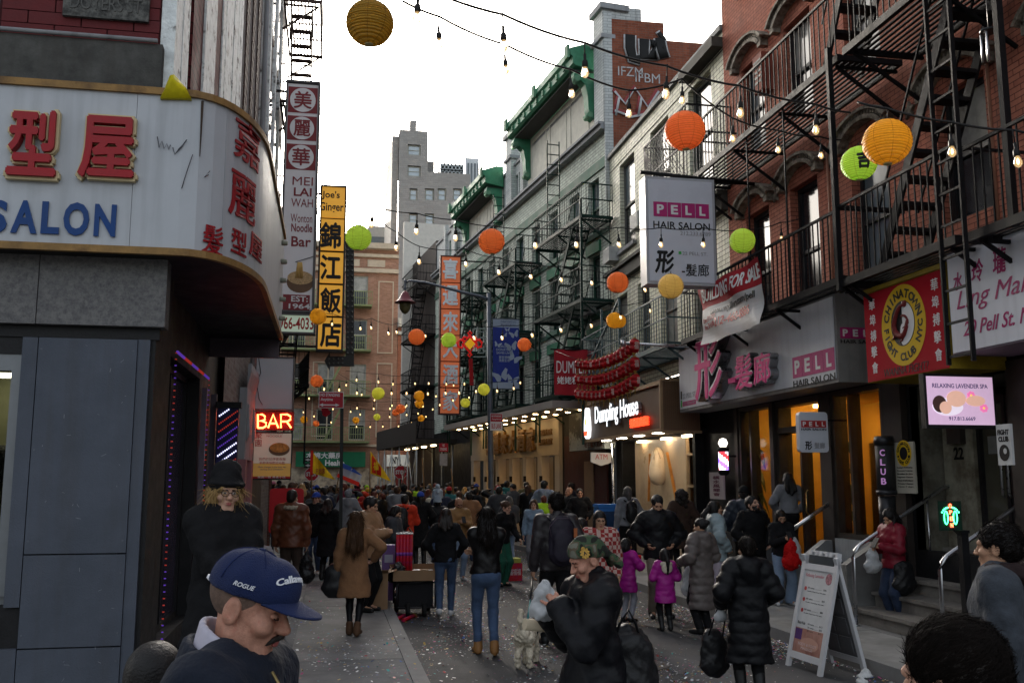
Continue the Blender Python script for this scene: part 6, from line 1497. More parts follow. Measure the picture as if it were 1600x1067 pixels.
# ================================================================= PEOPLE (implicit surfaces meshed with surface nets)
class SDF:
 def __init__(s,lo,hi,h):
  s.ax=[np.arange(lo[i],hi[i]+h,h).astype('f')for i in range(3)]
  s.F=np.full([len(a)for a in s.ax],.25,'f');s.h=h
 def sub(s,lo,hi):
  sl=[]
  for i in range(3):
   a,b=np.searchsorted(s.ax[i],lo[i]),np.searchsorted(s.ax[i],hi[i],'right')
   if b-a<1:return None,None
   sl.append(slice(a,b))
  return tuple(sl),np.meshgrid(*[s.ax[i][sl[i]]for i in range(3)],indexing='ij',sparse=True)
 def put(s,sl,d,k,op):
  F=s.F[sl]
  if op=='add':
   if k>0:h=np.clip(.5+.5*(F-d)/k,0,1);s.F[sl]=F+(d-F)*h-k*h*(1-h)
   else:s.F[sl]=np.minimum(F,d)
  else:
   if k>0:h=np.clip(.5-.5*(F+d)/k,0,1);s.F[sl]=F+(-d-F)*h+k*h*(1-h)
   else:s.F[sl]=np.maximum(F,-d)
  return s
 def cone(s,a,b,ra,rb,k=.03,sy=1.,op='add',quilt=None):
  a,b=np.array(a,'f'),np.array(b,'f');m=max(ra,rb)+.09
  sl,g=s.sub(np.minimum(a,b)-m,np.maximum(a,b)+m)
  if sl is None:return s
  q=np.array([1,1/sy,1],'f');A,B=a*q,b*q;ab=B-A;L2=float(ab@ab)+1e-9
  px,py,pz=g[0]-A[0],g[1]/sy-A[1],g[2]-A[2]
  t=np.clip((px*ab[0]+py*ab[1]+pz*ab[2])/L2,0,1)
  d=np.sqrt((px-t*ab[0])**2+(py-t*ab[1])**2+(pz-t*ab[2])**2);r=ra+(rb-ra)*t
  if quilt:
   amp,per=quilt;r=r+amp*(np.abs(np.sin(np.pi*t*math.sqrt(L2)/per))**.55-.6)
  return s.put(sl,(d-r)*(1 if sy>=1 else.5+.5*sy),k,op)
 def ell(s,c,r,k=.02,R=None,op='add'):
  c,r=np.array(c,'f'),np.array(r,'f');m=float(r.max())+.07;sl,g=s.sub(c-m,c+m)
  if sl is None:return s
  p=[g[i]-c[i]for i in range(3)]
  if R is not None:p=[R[0][i]*p[0]+R[1][i]*p[1]+R[2][i]*p[2]for i in range(3)]
  k0=np.sqrt((p[0]/r[0])**2+(p[1]/r[1])**2+(p[2]/r[2])**2)+1e-6
  k1=np.sqrt((p[0]/r[0]**2)**2+(p[1]/r[1]**2)**2+(p[2]/r[2]**2)**2)+1e-6
  return s.put(sl,k0*(k0-1)/k1,k,op)
 def cut(s,n_,d,k=0.):
  """keep where n.p < d"""
  g=np.meshgrid(*s.ax,indexing='ij',sparse=True);v=g[0]*n_[0]+g[1]*n_[1]+g[2]*n_[2]-d
  s.F=np.maximum(s.F,v.astype('f'));return s
 def ripple(s,amp,fx,fy,fz,seed=0.):
  g=np.meshgrid(*s.ax,indexing='ij',sparse=True)
  s.F+=(amp*np.sin(fx*g[0]+seed+1.7*np.sin(g[2]*fz*.37+seed))*np.cos(fz*g[2]+2*seed+1.3*np.sin(g[0]*fx*.5+g[1]*fy*.6))+amp*.6*np.sin(fy*g[1]*1.3+fz*.7*g[2]+seed*3)).astype('f');return s
 def mesh(s):
  F=s.F;F[0]=F[-1]=.1;F[:,0]=F[:,-1]=.1;F[:,:,0]=F[:,:,-1]=.1
  S=F<0;nx,ny,nz=F.shape
  cs=[(i,j,k)for i in(0,1)for j in(0,1)for k in(0,1)]
  cnt=sum(S[i:nx-1+i,j:ny-1+j,k:nz-1+k].astype('i1')for i,j,k in cs)
  act=(cnt>0)&(cnt<8);I=np.argwhere(act);n_=len(I)
  if n_==0:return np.zeros((0,3)),np.zeros((0,4),'i')
  idg=np.full(act.shape,-1,'i');idg[act]=np.arange(n_)
  P=np.zeros((n_,3));C=np.zeros(n_)
  f={c:F[I[:,0]+c[0],I[:,1]+c[1],I[:,2]+c[2]]for c in cs}
  for a in cs:
   for ax in range(3):
    if a[ax]:continue
    b=tuple(a[i]+(i==ax)for i in range(3));fa,fb=f[a],f[b];x=(fa<0)!=(fb<0)
    t=np.where(x,fa/np.where(x,fa-fb,1),0)
    for i in range(3):P[:,i]+=np.where(x,a[i]+(t if i==ax else 0),0)
    C+=x
  P/=C[:,None];V=np.stack([s.ax[i][0]+(I[:,i]+P[:,i])*s.h for i in range(3)],1);Q=[]
  for ax,(u,v)in((0,(1,2)),(1,(2,0)),(2,(0,1))):
   A=[slice(None)]*3;B=[slice(None)]*3;A[ax]=slice(0,-1);B[ax]=slice(1,None)
   x=S[tuple(A)]!=S[tuple(B)];J=np.argwhere(x);ok=(J[:,u]>0)&(J[:,v]>0)&(J[:,u]<F.shape[u]-1)&(J[:,v]<F.shape[v]-1);J=J[ok]
   ins=S[J[:,0],J[:,1],J[:,2]]
   def cell(du,dv):K=J.copy();K[:,u]-=du;K[:,v]-=dv;return idg[K[:,0],K[:,1],K[:,2]]
   q=np.stack([cell(1,1),cell(0,1),cell(0,0),cell(1,0)],1);q[~ins]=q[~ins][:,::-1];Q.append(q)
  return V,np.concatenate(Q)
def mesh_from(parts,name,mats,parent,scale=1.,smooth=True):
 """parts: [(V, F, mat index)] joined as one mesh"""
 Vs,Fs,Ms,o=[],[],[],0
 for V,F,mi in parts:
  if len(V)==0:continue
  Vs.append(V);Fs.append(F+o);Ms.append(np.full(len(F),mi,'i'));o+=len(V)
 if not Vs:return None
 V=(np.concatenate(Vs)*scale).astype('f');F=np.concatenate(Fs).astype('i');me=bpy.data.meshes.new(name)
 me.vertices.add(len(V));me.vertices.foreach_set('co',V.ravel());me.loops.add(len(F)*4);me.loops.foreach_set('vertex_index',F.ravel())
 me.polygons.add(len(F));me.polygons.foreach_set('loop_start',np.arange(0,len(F)*4,4,dtype='i'));me.update(calc_edges=True)
 for m_ in(mats if isinstance(mats,(list,tuple))else[mats]):me.materials.append(m_)
 me.polygons.foreach_set('material_index',np.concatenate(Ms));me.polygons.foreach_set('use_smooth',np.full(len(F),smooth));me.update()
 ob=bpy.data.objects.new(name,me);COL.objects.link(ob);ob.parent=parent;return ob
V3=lambda*a:np.array(a,float)
def rotx(a):c,s_=math.cos(a),math.sin(a);return np.array([[1,0,0],[0,c,-s_],[0,s_,c]])
def roty(a):c,s_=math.cos(a),math.sin(a);return np.array([[c,0,s_],[0,1,0],[-s_,0,c]])
def rotz(a):c,s_=math.cos(a),math.sin(a);return np.array([[c,-s_,0],[s_,c,0],[0,0,1]])
def ik(a,b,l1,l2,hint):
 d=b-a;L=np.linalg.norm(d);L=min(L,(l1+l2)*.995);u=d/np.linalg.norm(d);b=a+u*L
 x=(l1*l1-l2*l2+L*L)/(2*L);h=math.sqrt(max(0,l1*l1-x*x));p=hint-u*(hint@u);p/=np.linalg.norm(p)+1e-9
 return a+u*x+p*h,b
# ---- garment and skin materials
SK=dict(pale=M('pale skin',(.46,.27,.19),.5,.10,20,.3,220,second=(.40,.17,.12),thr=(.52,.85)),asian=M('warm skin',(.42,.235,.145),.5,.10,20,.3,220,second=(.40,.17,.12),thr=(.52,.85)),tan=M('tan skin',(.34,.18,.11),.5,.1,20,.3,220,second=(.40,.17,.12),thr=(.52,.85)),ruddy=M('ruddy skin',(.42,.21,.145),.55,.2,60,.2,260,second=(.38,.14,.095),thr=(.5,.75)))
LIPS=M('lips',(.30,.085,.075),.45,.1,10,0);EYEW=M('eye white',(.5,.48,.45),.2,.03,4,0);EYEI=M('dark iris',(.02,.012,.008),.1,.1,4,0)
HR=dict(black=M('black hair',(.006,.005,.005),.5,.35,12,.4,160,spec=.3),brown=M('brown hair',(.045,.021,.011),.5,.35,12,.5,160,second=(.10,.05,.024),thr=(.5,.65)),dark=M('dark brown hair',(.011,.007,.005),.5,.35,12,.4,160,spec=.3),blond=M('blond hair',(.42,.27,.11),.45,.3,12,.5,160,second=(.26,.15,.06)),grey=M('greying hair',(.07,.065,.06),.5,.3,12,.4,160),red=M('auburn hair',(.09,.02,.012),.45,.3,12,.4,160))
def cloth(n_,c=None,rough=.85,**k):return MATS.get(n_)or M(n_,c,rough,k.pop('var',.15),k.pop('scale',6),k.pop('bump',.5),k.pop('bscale',45),sheen=k.pop('sheen',.03),**k)
BLK=cloth('black cloth',(.006,.006,.007),spec=.2,sheen=0);BLKP=M('black puffer nylon',(.0035,.0038,.005),.55,.2,6,.5,24,spec=.2);NAVY=cloth('navy cloth',(.016,.022,.045));JEAN=cloth('blue denim',(.045,.075,.14),second=(.08,.12,.19),thr=(.5,.7),scale=3);PJEAN=cloth('pale denim',(.17,.23,.32),second=(.11,.16,.25),thr=(.5,.7),scale=3);DJEAN=cloth('dark denim',(.02,.032,.065),second=(.035,.055,.10),thr=(.5,.7),scale=3)
LEA=M('black leather',(.004,.0036,.004),.40,.3,8,.3,60);BLEA=M('brown leather',(.10,.033,.016),.35,.3,4,.3,50,second=(.16,.06,.03),thr=(.5,.7));CAMEL=cloth('camel wool',(.19,.095,.045),var=.2);CAMP=M('camel puffer',(.27,.15,.078),.5,.15,5,.15,50);TANJ=M('tan jacket',(.22,.115,.04),.55,.2,5,.2,60);GREYP=M('taupe grey puffer',(.105,.088,.082),.45,.15,5,.15,50);PBLUE=M('pale blue puffer',(.24,.30,.32),.5,.12,5,.15,50);MAG=M('magenta puffer',(.30,.012,.20),.45,.15,5,.15,50);REDJ=M('dark red jacket',(.17,.010,.022),.45,.2,5,.2,50);GREYS=cloth('grey knit',(.17,.175,.19));GREYC=cloth('slate grey wool',(.036,.042,.052),var=.25,scale=30);WHT=cloth('white cotton',(.55,.55,.54));LAVS=cloth('pale lavender skirt',(.30,.26,.30));KHAKI=cloth('khaki trousers',(.17,.145,.115));BRN=cloth('dark brown wool',(.04,.022,.015));ORG=cloth('orange red fleece',(.50,.035,.012));DENJ=cloth('washed denim jacket',(.20,.27,.34),second=(.14,.2,.27),scale=4);BLUEH=cloth('dusty blue hoodie',(.16,.19,.25));GREENC=cloth('deep green cloth',(.012,.075,.045));DGREY=cloth('dark grey cloth',(.04,.042,.047));ROYAL=cloth('royal blue cloth',(.02,.05,.28));CREAM=cloth('cream fleece',(.45,.40,.31),bump=.6,bscale=60);WSHOE=M('white sneaker',(.5,.5,.5),.5,.1,6,.1);BSHOE=M('black shoe',(.012,.012,.012),.4,.2,6,.1);TBOOT=M('tan ankle boot',(.25,.12,.04),.5,.2,6,.15);FUR=M('fur trim',(.33,.28,.21),.95,.4,40,.8,90)
def plaid():
 m=cloth('red plaid flannel',(.30,.03,.03));n=m.node_tree.nodes;L=m.node_tree.links;b=n['Principled BSDF']
 src=b.inputs['Base Color'].links[0].from_socket;tc=n.new('ShaderNodeTexCoord');ch=n.new('ShaderNodeTexChecker');ch.inputs['Scale'].default_value=20
 ch.inputs[1].default_value=(.50,.42,.36,1);ch.inputs[2].default_value=(.24,.02,.02,1);L.new(tc.outputs['Object'],ch.inputs[0])
 mx=n.new('ShaderNodeMix');mx.data_type='RGBA';mx.inputs[0].default_value=.75;L.new(src,mx.inputs[6]);L.new(ch.outputs[0],mx.inputs[7]);L.new(mx.outputs[2],b.inputs['Base Color']);return m
PLAID=plaid()
def camo():
 m=cloth('camouflage cotton',(.05,.05,.03));n=m.node_tree.nodes;L=m.node_tree.links;b=n['Principled BSDF'];tc=n.new('ShaderNodeTexCoord');nz=n.new('ShaderNodeTexNoise');nz.inputs['Scale'].default_value=16;nz.inputs['Detail'].default_value=1
 L.new(tc.outputs['Object'],nz.inputs[0]);cr=n.new('ShaderNodeValToRGB');cr.color_ramp.interpolation='CONSTANT';e=cr.color_ramp.elements
 e[0].color=(.012,.013,.010,1);e[1].position=.45;e[1].color=(.035,.06,.03,1)
 for p_,c in((.53,(.09,.07,.045,1)),(.60,(.13,.13,.10,1))):x=e.new(p_);x.color=c
 L.new(nz.outputs[0],cr.inputs[0]);L.new(cr.outputs[0],b.inputs['Base Color']);return m
CAMO=camo()
HEADC=1.575
class Pose:
 """joint positions of a 1.7 m figure facing -Y; x > 0 is its left"""
 def __init__(s,lean=0.,arms=('down','down'),feet=None,head=(0,0,0),fem=False,twist=0.,bow=0.):
  s.fem=fem;sw=.158 if fem else.178;hw=.088
  Rl=rotx(lean)if True else None;hip=V3(0,0,.92)
  up=lambda p:hip+rotz(twist)@(rotx(lean)@(V3(*p)-hip))
  s.up=up;s.pelvis=hip;s.waist=up((0,0,1.07));s.chest=up((0,-.005,1.27));s.neck=up((0,.01,1.42))
  s.sh={1:up((sw,.01,1.385)),-1:up((-sw,.01,1.385))}
  s.Rh=rotz(twist)@rotz(head[1])@rotx(head[0]+bow)@roty(head[2])
  s.head=s.neck+rotz(twist)@rotx(lean*.6+bow)@V3(0,-.012,.155)
  s.el,s.wr,s.hd,s.thumb,s.curl={},{},{},{},{}
  for sd,a in zip((1,-1),arms):
   hint=V3(sd*.5,.7,-.5);curl=.55
   if isinstance(a,dict):tgt=up(a['p']);hint=V3(sd*a.get('h',(.5,.7,-.5))[0],*a.get('h',(.5,.7,-.5))[1:]);curl=a.get('curl',.8)
   else:
    tgt=dict(down=up((sd*.245,-.03,.86)),swingf=up((sd*.24,-.18,.93)),swingb=up((sd*.25,.13,.88)),phone=up((sd*.05,-.28,1.19)),pocket=up((sd*.20,-.12,.97)),fold=up((-sd*.10,-.235,1.15)),hips=up((sd*.20,-.10,1.02)),carry=up((sd*.24,-.10,.88)),chest=up((sd*.09,-.27,1.24)))[a]
    if a in('pocket','hips'):hint=V3(sd*1.,.6,-.2)
    if a in('phone','chest'):hint=V3(sd*.6,.3,-1.)
    curl=dict(down=.5,phone=.9,carry=1.2,pocket=.6).get(a,.7)
   s.el[sd],s.wr[sd]=ik(s.sh[sd],tgt,.285,.255,hint);d=s.wr[sd]-s.el[sd];s.hd[sd]=d/np.linalg.norm(d);s.curl[sd]=curl
   th=a.get('thumb')if isinstance(a,dict)else None
   th=V3(*th)if th else(V3(0,-1,.2)if abs(s.hd[sd][1])<.7 else V3(-sd*.5,0,1))
   th=th-s.hd[sd]*(th@s.hd[sd]);s.thumb[sd]=th/np.linalg.norm(th)
  feet=feet or((.095,0,0),(-.095,0,0));s.hip,s.kn,s.an,s.ft={},{},{},{}
  for sd,f in zip((1,-1),feet):
   s.hip[sd]=V3(sd*hw,0,.90);s.ft[sd]=f;lift=f[2];an=V3(f[0],f[1]+.03,.085+lift)
   s.kn[sd],s.an[sd]=ik(s.hip[sd],an,.43,.43,V3(sd*.05,-1,0))
STRIDE=((.085,-.20,0),(-.085,.20,.05));STRIDE2=((.085,.20,.05),(-.085,-.20,0))
def head_sdf(h,c,R,fem=False,hs=1.,age=0.,smile=0.):
 lo,hi=c-V3(.16,.17,.27)*hs,c+V3(.16,.17,.15)*hs;s=SDF(lo,hi,h);P=lambda*p:c+R@(V3(*p)*hs);Rr=R
 s.ell(P(0,.012,.032),V3(.076,.096,.088)*hs,0,Rr);s.ell(P(0,-.028,-.045),V3(.059 if not fem else.055,.064,.078)*hs,.03*hs,Rr)
 s.cone(P(-.018,-.070,-.108),P(.018,-.070,-.108),.017*hs,.017*hs,.03*hs);s.cone(P(.05,.0,-.075),P(.022,-.06,-.108),.016*hs,.014*hs,.03*hs);s.cone(P(-.05,.0,-.075),P(-.022,-.06,-.108),.016*hs,.014*hs,.03*hs)
 for sd in(1,-1):s.ell(P(sd*.043,-.062,-.028),V3(.022,.022,.02)*hs,.02*hs,Rr)
 s.cone(P(-.036,-.080,.020),P(.036,-.080,.020),.012*hs,.012*hs,.018*hs)
 for sd in(1,-1):s.ell(P(sd*.032,-.101,-.004),V3(.021,.017,.013)*hs,.012*hs,Rr,'sub')
 s.cone(P(0,-.088,.006),P(0,-.112,-.034),.008*hs,.0125*hs,.012*hs)
 for sd in(1,-1):s.ell(P(sd*.013,-.101,-.037),V3(.010,.012,.008)*hs,.006*hs,Rr)
 s.ell(P(0,-.088,-.068),V3(.024,.013,.014)*hs,.012*hs,Rr);s.cone(P(-.021,-.094,-.070),P(.021,-.094,-.070),.0035*hs,.0035*hs,.004*hs,op='sub')
 if smile:
  for sd in(1,-1):
   s.ell(P(sd*.044,-.066,-.036),V3(.024,.022,.020)*hs,.012*hs,Rr);s.cone(P(sd*.020,-.102,-.040),P(sd*.040,-.082,-.074),.0032*hs,.0026*hs,.006*hs,op='sub')
   for q in(-1,0,1):s.cone(P(sd*.054,-.079,-.004+q*.004),P(sd*.069,-.060,-.005+q*.011),.0016*hs,.0012*hs,.003*hs,op='sub')
  s.ell(P(0,-.102,-.036),V3(.0165,.0165,.0135)*hs,.008*hs,Rr)
  for q in range(3):s.cone(P(-.035,-.090,.030+q*.012),P(.035,-.090,.030+q*.012),.0018*hs,.0018*hs,.004*hs,op='sub')
 for sd in(1,-1):
  s.ell(P(sd*.077,.012,-.016),V3(.009,.022,.034)*hs,.006*hs,Rr);s.ell(P(sd*.086,.008,-.012),V3(.006,.012,.020)*hs,.004*hs,Rr,'sub')
 return s,P
def skin_hand(Po,sd,h):
 w_,d,th,cu=Po.wr[sd],Po.hd[sd],Po.thumb[sd],Po.curl[sd];nrm=np.cross(d,th)*sd;nrm=nrm/np.linalg.norm(nrm)   # palm normal
 if nrm@V3(-sd,-.3,0)<0:nrm=-nrm
 s=SDF(np.minimum(w_-.13,w_+d*.2-.12),np.maximum(w_+.13,w_+d*.2+.12),h)
 s.cone(w_-d*.07,w_+d*.01,.029,.024,0);s.cone(w_+d*.03+th*.012,w_+d*.085+th*.022,.024,.017,.02);s.cone(w_+d*.03-th*.012,w_+d*.08-th*.024,.024,.016,.02)
 for k,(off,L_)in enumerate(((.028,.070),(.009,.078),(-.010,.073),(-.027,.058))):
  p=w_+d*.088+th*off;dirn=d*math.cos(cu*.5)+nrm*math.sin(cu*.5);q=p+dirn*L_*.45;d2=d*math.cos(cu*1.3)+nrm*math.sin(cu*1.3);r2=q+d2*L_*.32;d3=d*math.cos(cu*2)+nrm*math.sin(cu*2);r3=r2+d3*L_*.25
  s.cone(p,q,.0098,.0088,.004);s.cone(q,r2,.0088,.008,.002);s.cone(r2,r3,.008,.0068,.002)
 p=w_+d*.03+th*.03;q=p+(d*.6+th*.7+nrm*.25)*.042;r2=q+(d*.9+th*.15+nrm*.5)*.034
 s.cone(w_+d*.02+th*.012,p,.018,.014,.015);s.cone(p,q,.0125,.0105,.006);s.cone(q,r2,.0105,.008,.002)
 return s.mesh()
def build_person(name_root,Po,sc_,skin,top,legs,shoes,hair,hs=1.,vox=.016,hv=.0075,face=True,beard=None,glasses=None,hat=None,seed=0.,squint=False,smile=0.,eyes=True):
 T=name_root;fem=Po.fem;k=(lambda p:p);parts=[]
 cw,ww,pw=(.152,.128,.162)if fem else(.172,.148,.160)
 # --- body: head + neck, torso and limbs as one skin surface
 b=SDF(V3(-.75,-.75,0),V3(.75,.75,1.75),.035);b.cone(Po.pelvis,Po.waist,pw-.035,ww-.035,0,.66);b.cone(Po.waist,Po.chest,ww-.035,cw-.035,.04,.66);b.cone(Po.chest,Po.neck,cw-.05,.05,.03,.7)
 for sd in(1,-1):
  b.cone(Po.sh[sd],Po.el[sd],.04,.034,.03);b.cone(Po.el[sd],Po.wr[sd],.034,.027,.02);b.cone(Po.hip[sd],Po.kn[sd],.07,.046,.03);b.cone(Po.kn[sd],Po.an[sd],.045,.036,.02);b.cone(Po.an[sd],V3(Po.ft[sd][0],Po.ft[sd][1]-.10,Po.ft[sd][2]+.05),.034,.03,.02)
 V,F=b.mesh();parts.append((V,F,0))
 hd,P=head_sdf(hv,Po.head,Po.Rh,fem,hs,0.,smile)
 hd.cone(P(0,.012,-.06),Po.neck+V3(0,.015,-.03),(.046 if fem else.053)*hs,.054,.02)
 V,F=hd.mesh();parts.append((V,F,0))
 if vox<.03 and hv<.012:
  for sd in(1,-1):
   if Po.curl[sd]is not None and not top.get('nohands'):V,F=skin_hand(Po,sd,.0065);parts.append((V,F,0))
 mesh_from(parts,'body',skin,T,sc_)
 if face:
  for sd in(1,-1):
   if not eyes:
    m=MB();m.tube([tuple(P(sd*(.031+.014*math.cos(a)),-.0945+.008*math.cos(a)**2,-.006-.004*math.sin(a))*sc_)for a in[math.pi*j/6 for j in range(7)]],.0013*sc_,5,raw=True);raw_child(m,'eyelashes',HR['dark'],T)
   e=SDF(P(sd*.031,-.082,-.004)-.02,P(sd*.031,-.082,-.004)+.02,.004);e.ell(P(sd*.031,-.080,-.004),V3(.0135,.0115,.0085*(.55 if squint else 1))*hs,0,Po.Rh);mesh_from([(*e.mesh(),0)],'eye',(EYEI if hv>.006 else EYEW)if eyes else skin,T,sc_)
   if hv<=.006 and eyes:e=SDF(P(sd*.031,-.09,-.004)-.015,P(sd*.031,-.09,-.004)+.015,.0025);e.ell(P(sd*.031,-.0895,-.004),V3(.0058,.003,.0058 if not squint else.004)*hs,0,Po.Rh);mesh_from([(*e.mesh(),0)],'iris',EYEI,T,sc_)
   e=SDF(P(sd*.033,-.092,.020)-.035,P(sd*.033,-.092,.020)+.035,.0045);e.cone(P(sd*.016,-.0935,.016),P(sd*.050,-.083,.017),.0055,.0035,0);mesh_from([(*e.mesh(),0)],'eyebrow',HR['dark']if hair.get('mat')is not HR['blond']else HR['brown'],T,sc_)
  e=SDF(P(0,-.098,-.07)-.035,P(0,-.098,-.07)+.035,.0045);e.ell(P(0,-.0965,-.0655),V3(.021,.0075,.005)*hs,0,Po.Rh);e.ell(P(0,-.0955,-.075),V3(.019,.008,.006)*hs,0,Po.Rh);mesh_from([(*e.mesh(),0)],'lips',LIPS,T,sc_)
 if glasses:
  m=MB()
  for sd in(1,-1):m.tube([tuple(P(sd*.033+.024*math.cos(a),-.106,-.004+.020*math.sin(a))*sc_)for a in[2*math.pi*j/14 for j in range(15)]],.0022*sc_,5,raw=True);m.tube([tuple(P(sd*.057,-.104,.002)*sc_),tuple(P(sd*.080,-.0,.004)*sc_)],.002*sc_,5,raw=True)
  m.tube([tuple(P(-.009,-.108,.0)*sc_),tuple(P(.009,-.108,.0)*sc_)],.002*sc_,5,raw=True);raw_child(m,'glasses',glasses,T)
 if beard:
  s=SDF(P(0,-.04,-.07)-.13,P(0,-.04,-.07)+.13,.007);s.ell(P(0,-.030,-.060),V3(.0625,.068,.078)*hs,0,Po.Rh);s.cone(P(-.02,-.072,-.112),P(.02,-.072,-.112),.021*hs,.021*hs,.025);s.ell(P(0,-.05,.02),V3(.09,.12,.062)*hs,.01,Po.Rh,'sub');s.ell(P(0,-.105,-.070),V3(.026,.03,.012)*hs,.004,Po.Rh,'sub');s.ell(P(0,-.13,-.03),V3(.030,.055,.030)*hs,.006,Po.Rh,'sub');s.ripple(.0015,160,140,150);mesh_from([(*s.mesh(),0)],'beard',beard,T,sc_)
 # --- hair
 st=hair.get('style')
 if st and st!='bald':
  hvx=hair.get('vox',.009);low={'short':.17,'bob':.26,'long':.52,'curly':.30,'bun':.2,'tail':.5,'fringe':.30}[st]
  s=SDF(P(0,0,0)-V3(.24,.24,low+.03),P(0,0,0)+V3(.24,.26,.22),hvx);vol=hair.get('vol',1.)
  s.ell(P(0,.020,.040),V3(.086*vol,.106*vol,.094*vol)*hs,0,Po.Rh)
  if st=='short':s.ell(P(0,.055,-.02),V3(.070,.060,.065)*hs,.03,Po.Rh)
  if st in('bob','fringe','long','tail','curly'):s.ell(P(0,.035,-.03),V3(.088*vol,.085*vol,.10)*hs,.03,Po.Rh)
  s.ell(P(0,-.115,-.045),V3(.066,.085,.095 if st!='fringe' else.065)*hs,.012,Po.Rh,'sub')
  if st not in('fringe',):s.ell(P(0,-.125,.03),V3(.058,.055,.05)*hs,.012,Po.Rh,'sub')
  if st=='short':
   for sd in(1,-1):s.ell(P(sd*.10,-.01,-.055),V3(.035,.05,.06)*hs,.01,Po.Rh,'sub')
  bk=lambda z,y:Po.head+(Po.Rh@V3(0,y,0))+V3(0,y*.3,z)
  if st=='long':
   L_=hair.get('len',.36)
   for sx in(-.06,-.03,0,.03,.06):s.cone(P(sx,.07,-.02),bk(-L_+abs(sx)*1.2,.125)+V3(sx*1.5+.01*math.sin(seed+sx*90),0,0),.045,.028,.02)
   for sd in(1,-1):s.cone(P(sd*.078,.01,-.02),Po.head+V3(sd*.10,-.03,-L_*.72),.026,.018,.02)
  if st in('bob','fringe'):
   for sd in(1,-1):s.cone(P(sd*.075,.0,-.02),P(sd*.080,-.005,-.125),.026,.022,.02)
   s.cone(P(0,.08,-.04),P(0,.085,-.14),.06,.05,.03)
  if st=='curly':
   for j in range(16):a=j*2.4;s.ell(P(.085*math.cos(a),.05+.06*math.sin(a),.06-.26*j/15),V3(.055,.055,.05),.02)
  if st=='bun':s.ell(P(0,.125,.05),V3(.04,.04,.04),.015)
  if st=='tail':
   s.cone(P(0,.11,.02),bk(-.10,.17),.035,.04,.02);s.cone(bk(-.10,.17),bk(-.36,.15),.042,.02,.02)
  if hat:s.cut(Po.Rh@V3(0,0,1),float((Po.Rh@V3(0,0,1))@P(0,0,.03)))
  s.ripple(.0035*hair.get('rough',1.),120,100,14,seed);s.ripple(.0022*hair.get('rough',1.),260,230,40,seed+1)
  mesh_from([(*s.mesh(),0)],'hair',hair['mat'],T,sc_)
 # --- hats
 if hat:
  kind,hm_=hat
  if kind=='beanie':s=SDF(P(0,0,.06)-.2,P(0,0,.06)+.2,.008);s.ell(P(0,.018,.060),V3(.090,.110,.098)*hs,0,Po.Rh);s.cut(Po.Rh@V3(0,.10,-1),float((Po.Rh@V3(0,.10,-1))@P(0,0,.035)));s.ell(P(0,.016,.048),V3(.097,.116,.035)*hs,.01,Po.Rh);s.ripple(.0012,300,300,20)
  if kind=='tallhat':s=SDF(P(0,0,.1)-.25,P(0,0,.1)+.25,.009);s.cone(P(0,.012,.05),P(0,.03,.118),.104*hs,.096*hs,0,.98);s.ell(P(0,.008,.052),V3(.116,.130,.026)*hs,.03,Po.Rh);s.ripple(.004,40,40,50)
  if kind=='cap':s=SDF(P(0,0,.06)-.26,P(0,0,.06)+.22,.0055);s.ell(P(0,.012,.048),V3(.090,.108,.092)*hs,0,Po.Rh);s.cut(Po.Rh@V3(0,0,-1),float((Po.Rh@V3(0,0,-1))@P(0,0,.028)));s.ell(P(0,-.135,.034),V3(.075,.075,.010)*hs,.006,Po.Rh)
  mesh_from([(*s.mesh(),0)],'hat',hm_,T,sc_)
 # --- legs
 if legs:
  s=SDF(V3(-.5,-.6,.02),V3(.5,.6,1.12),vox*1.05);ft=legs.get('fat',.012);wd=legs.get('flare',0);end=legs.get('end',.07)
  s.cone(Po.pelvis,Po.waist,pw-.012,ww-.02,0,.68)
  if fem:
   for sd in(1,-1):s.ell(V3(sd*.06,.055,.90),V3(.085,.075,.095),.04)
  for sd in(1,-1):
   an=Po.kn[sd]+(Po.an[sd]-Po.kn[sd])*legs.get('len',.97);s.cone(Po.hip[sd],Po.kn[sd],.088+ft*.6,.058+ft,.035);s.cone(Po.kn[sd],an,.057+ft,.042+ft+wd,.03)
   s.ell(Po.kn[sd]+(an-Po.kn[sd])*.3+V3(0,.014,0),V3(.05,.055,.11)+ft*.5,.03)
   if legs.get('cuff'):s.cone(an+V3(0,0,.05),an,.05+ft,.05+ft,.004)
  s.ripple(legs.get('crease',.0032),26,24,34,seed);mesh_from([(*s.mesh(),0)],'trousers' if not legs.get('skirt')else 'leggings',legs['mat'],T,sc_)
  if legs.get('skirt'):
   s=SDF(V3(-.5,-.5,.2),V3(.5,.5,1.12),vox);s.cone(Po.waist,V3(0,0,legs['skirt'][0]),.14,legs['skirt'][1],0,.8);s.cut((0,0,-1),-legs['skirt'][0]-.0);s.ripple(.012,34,30,2,seed);mesh_from([(*s.mesh(),0)],'skirt',legs['skirt'][2],T,sc_)
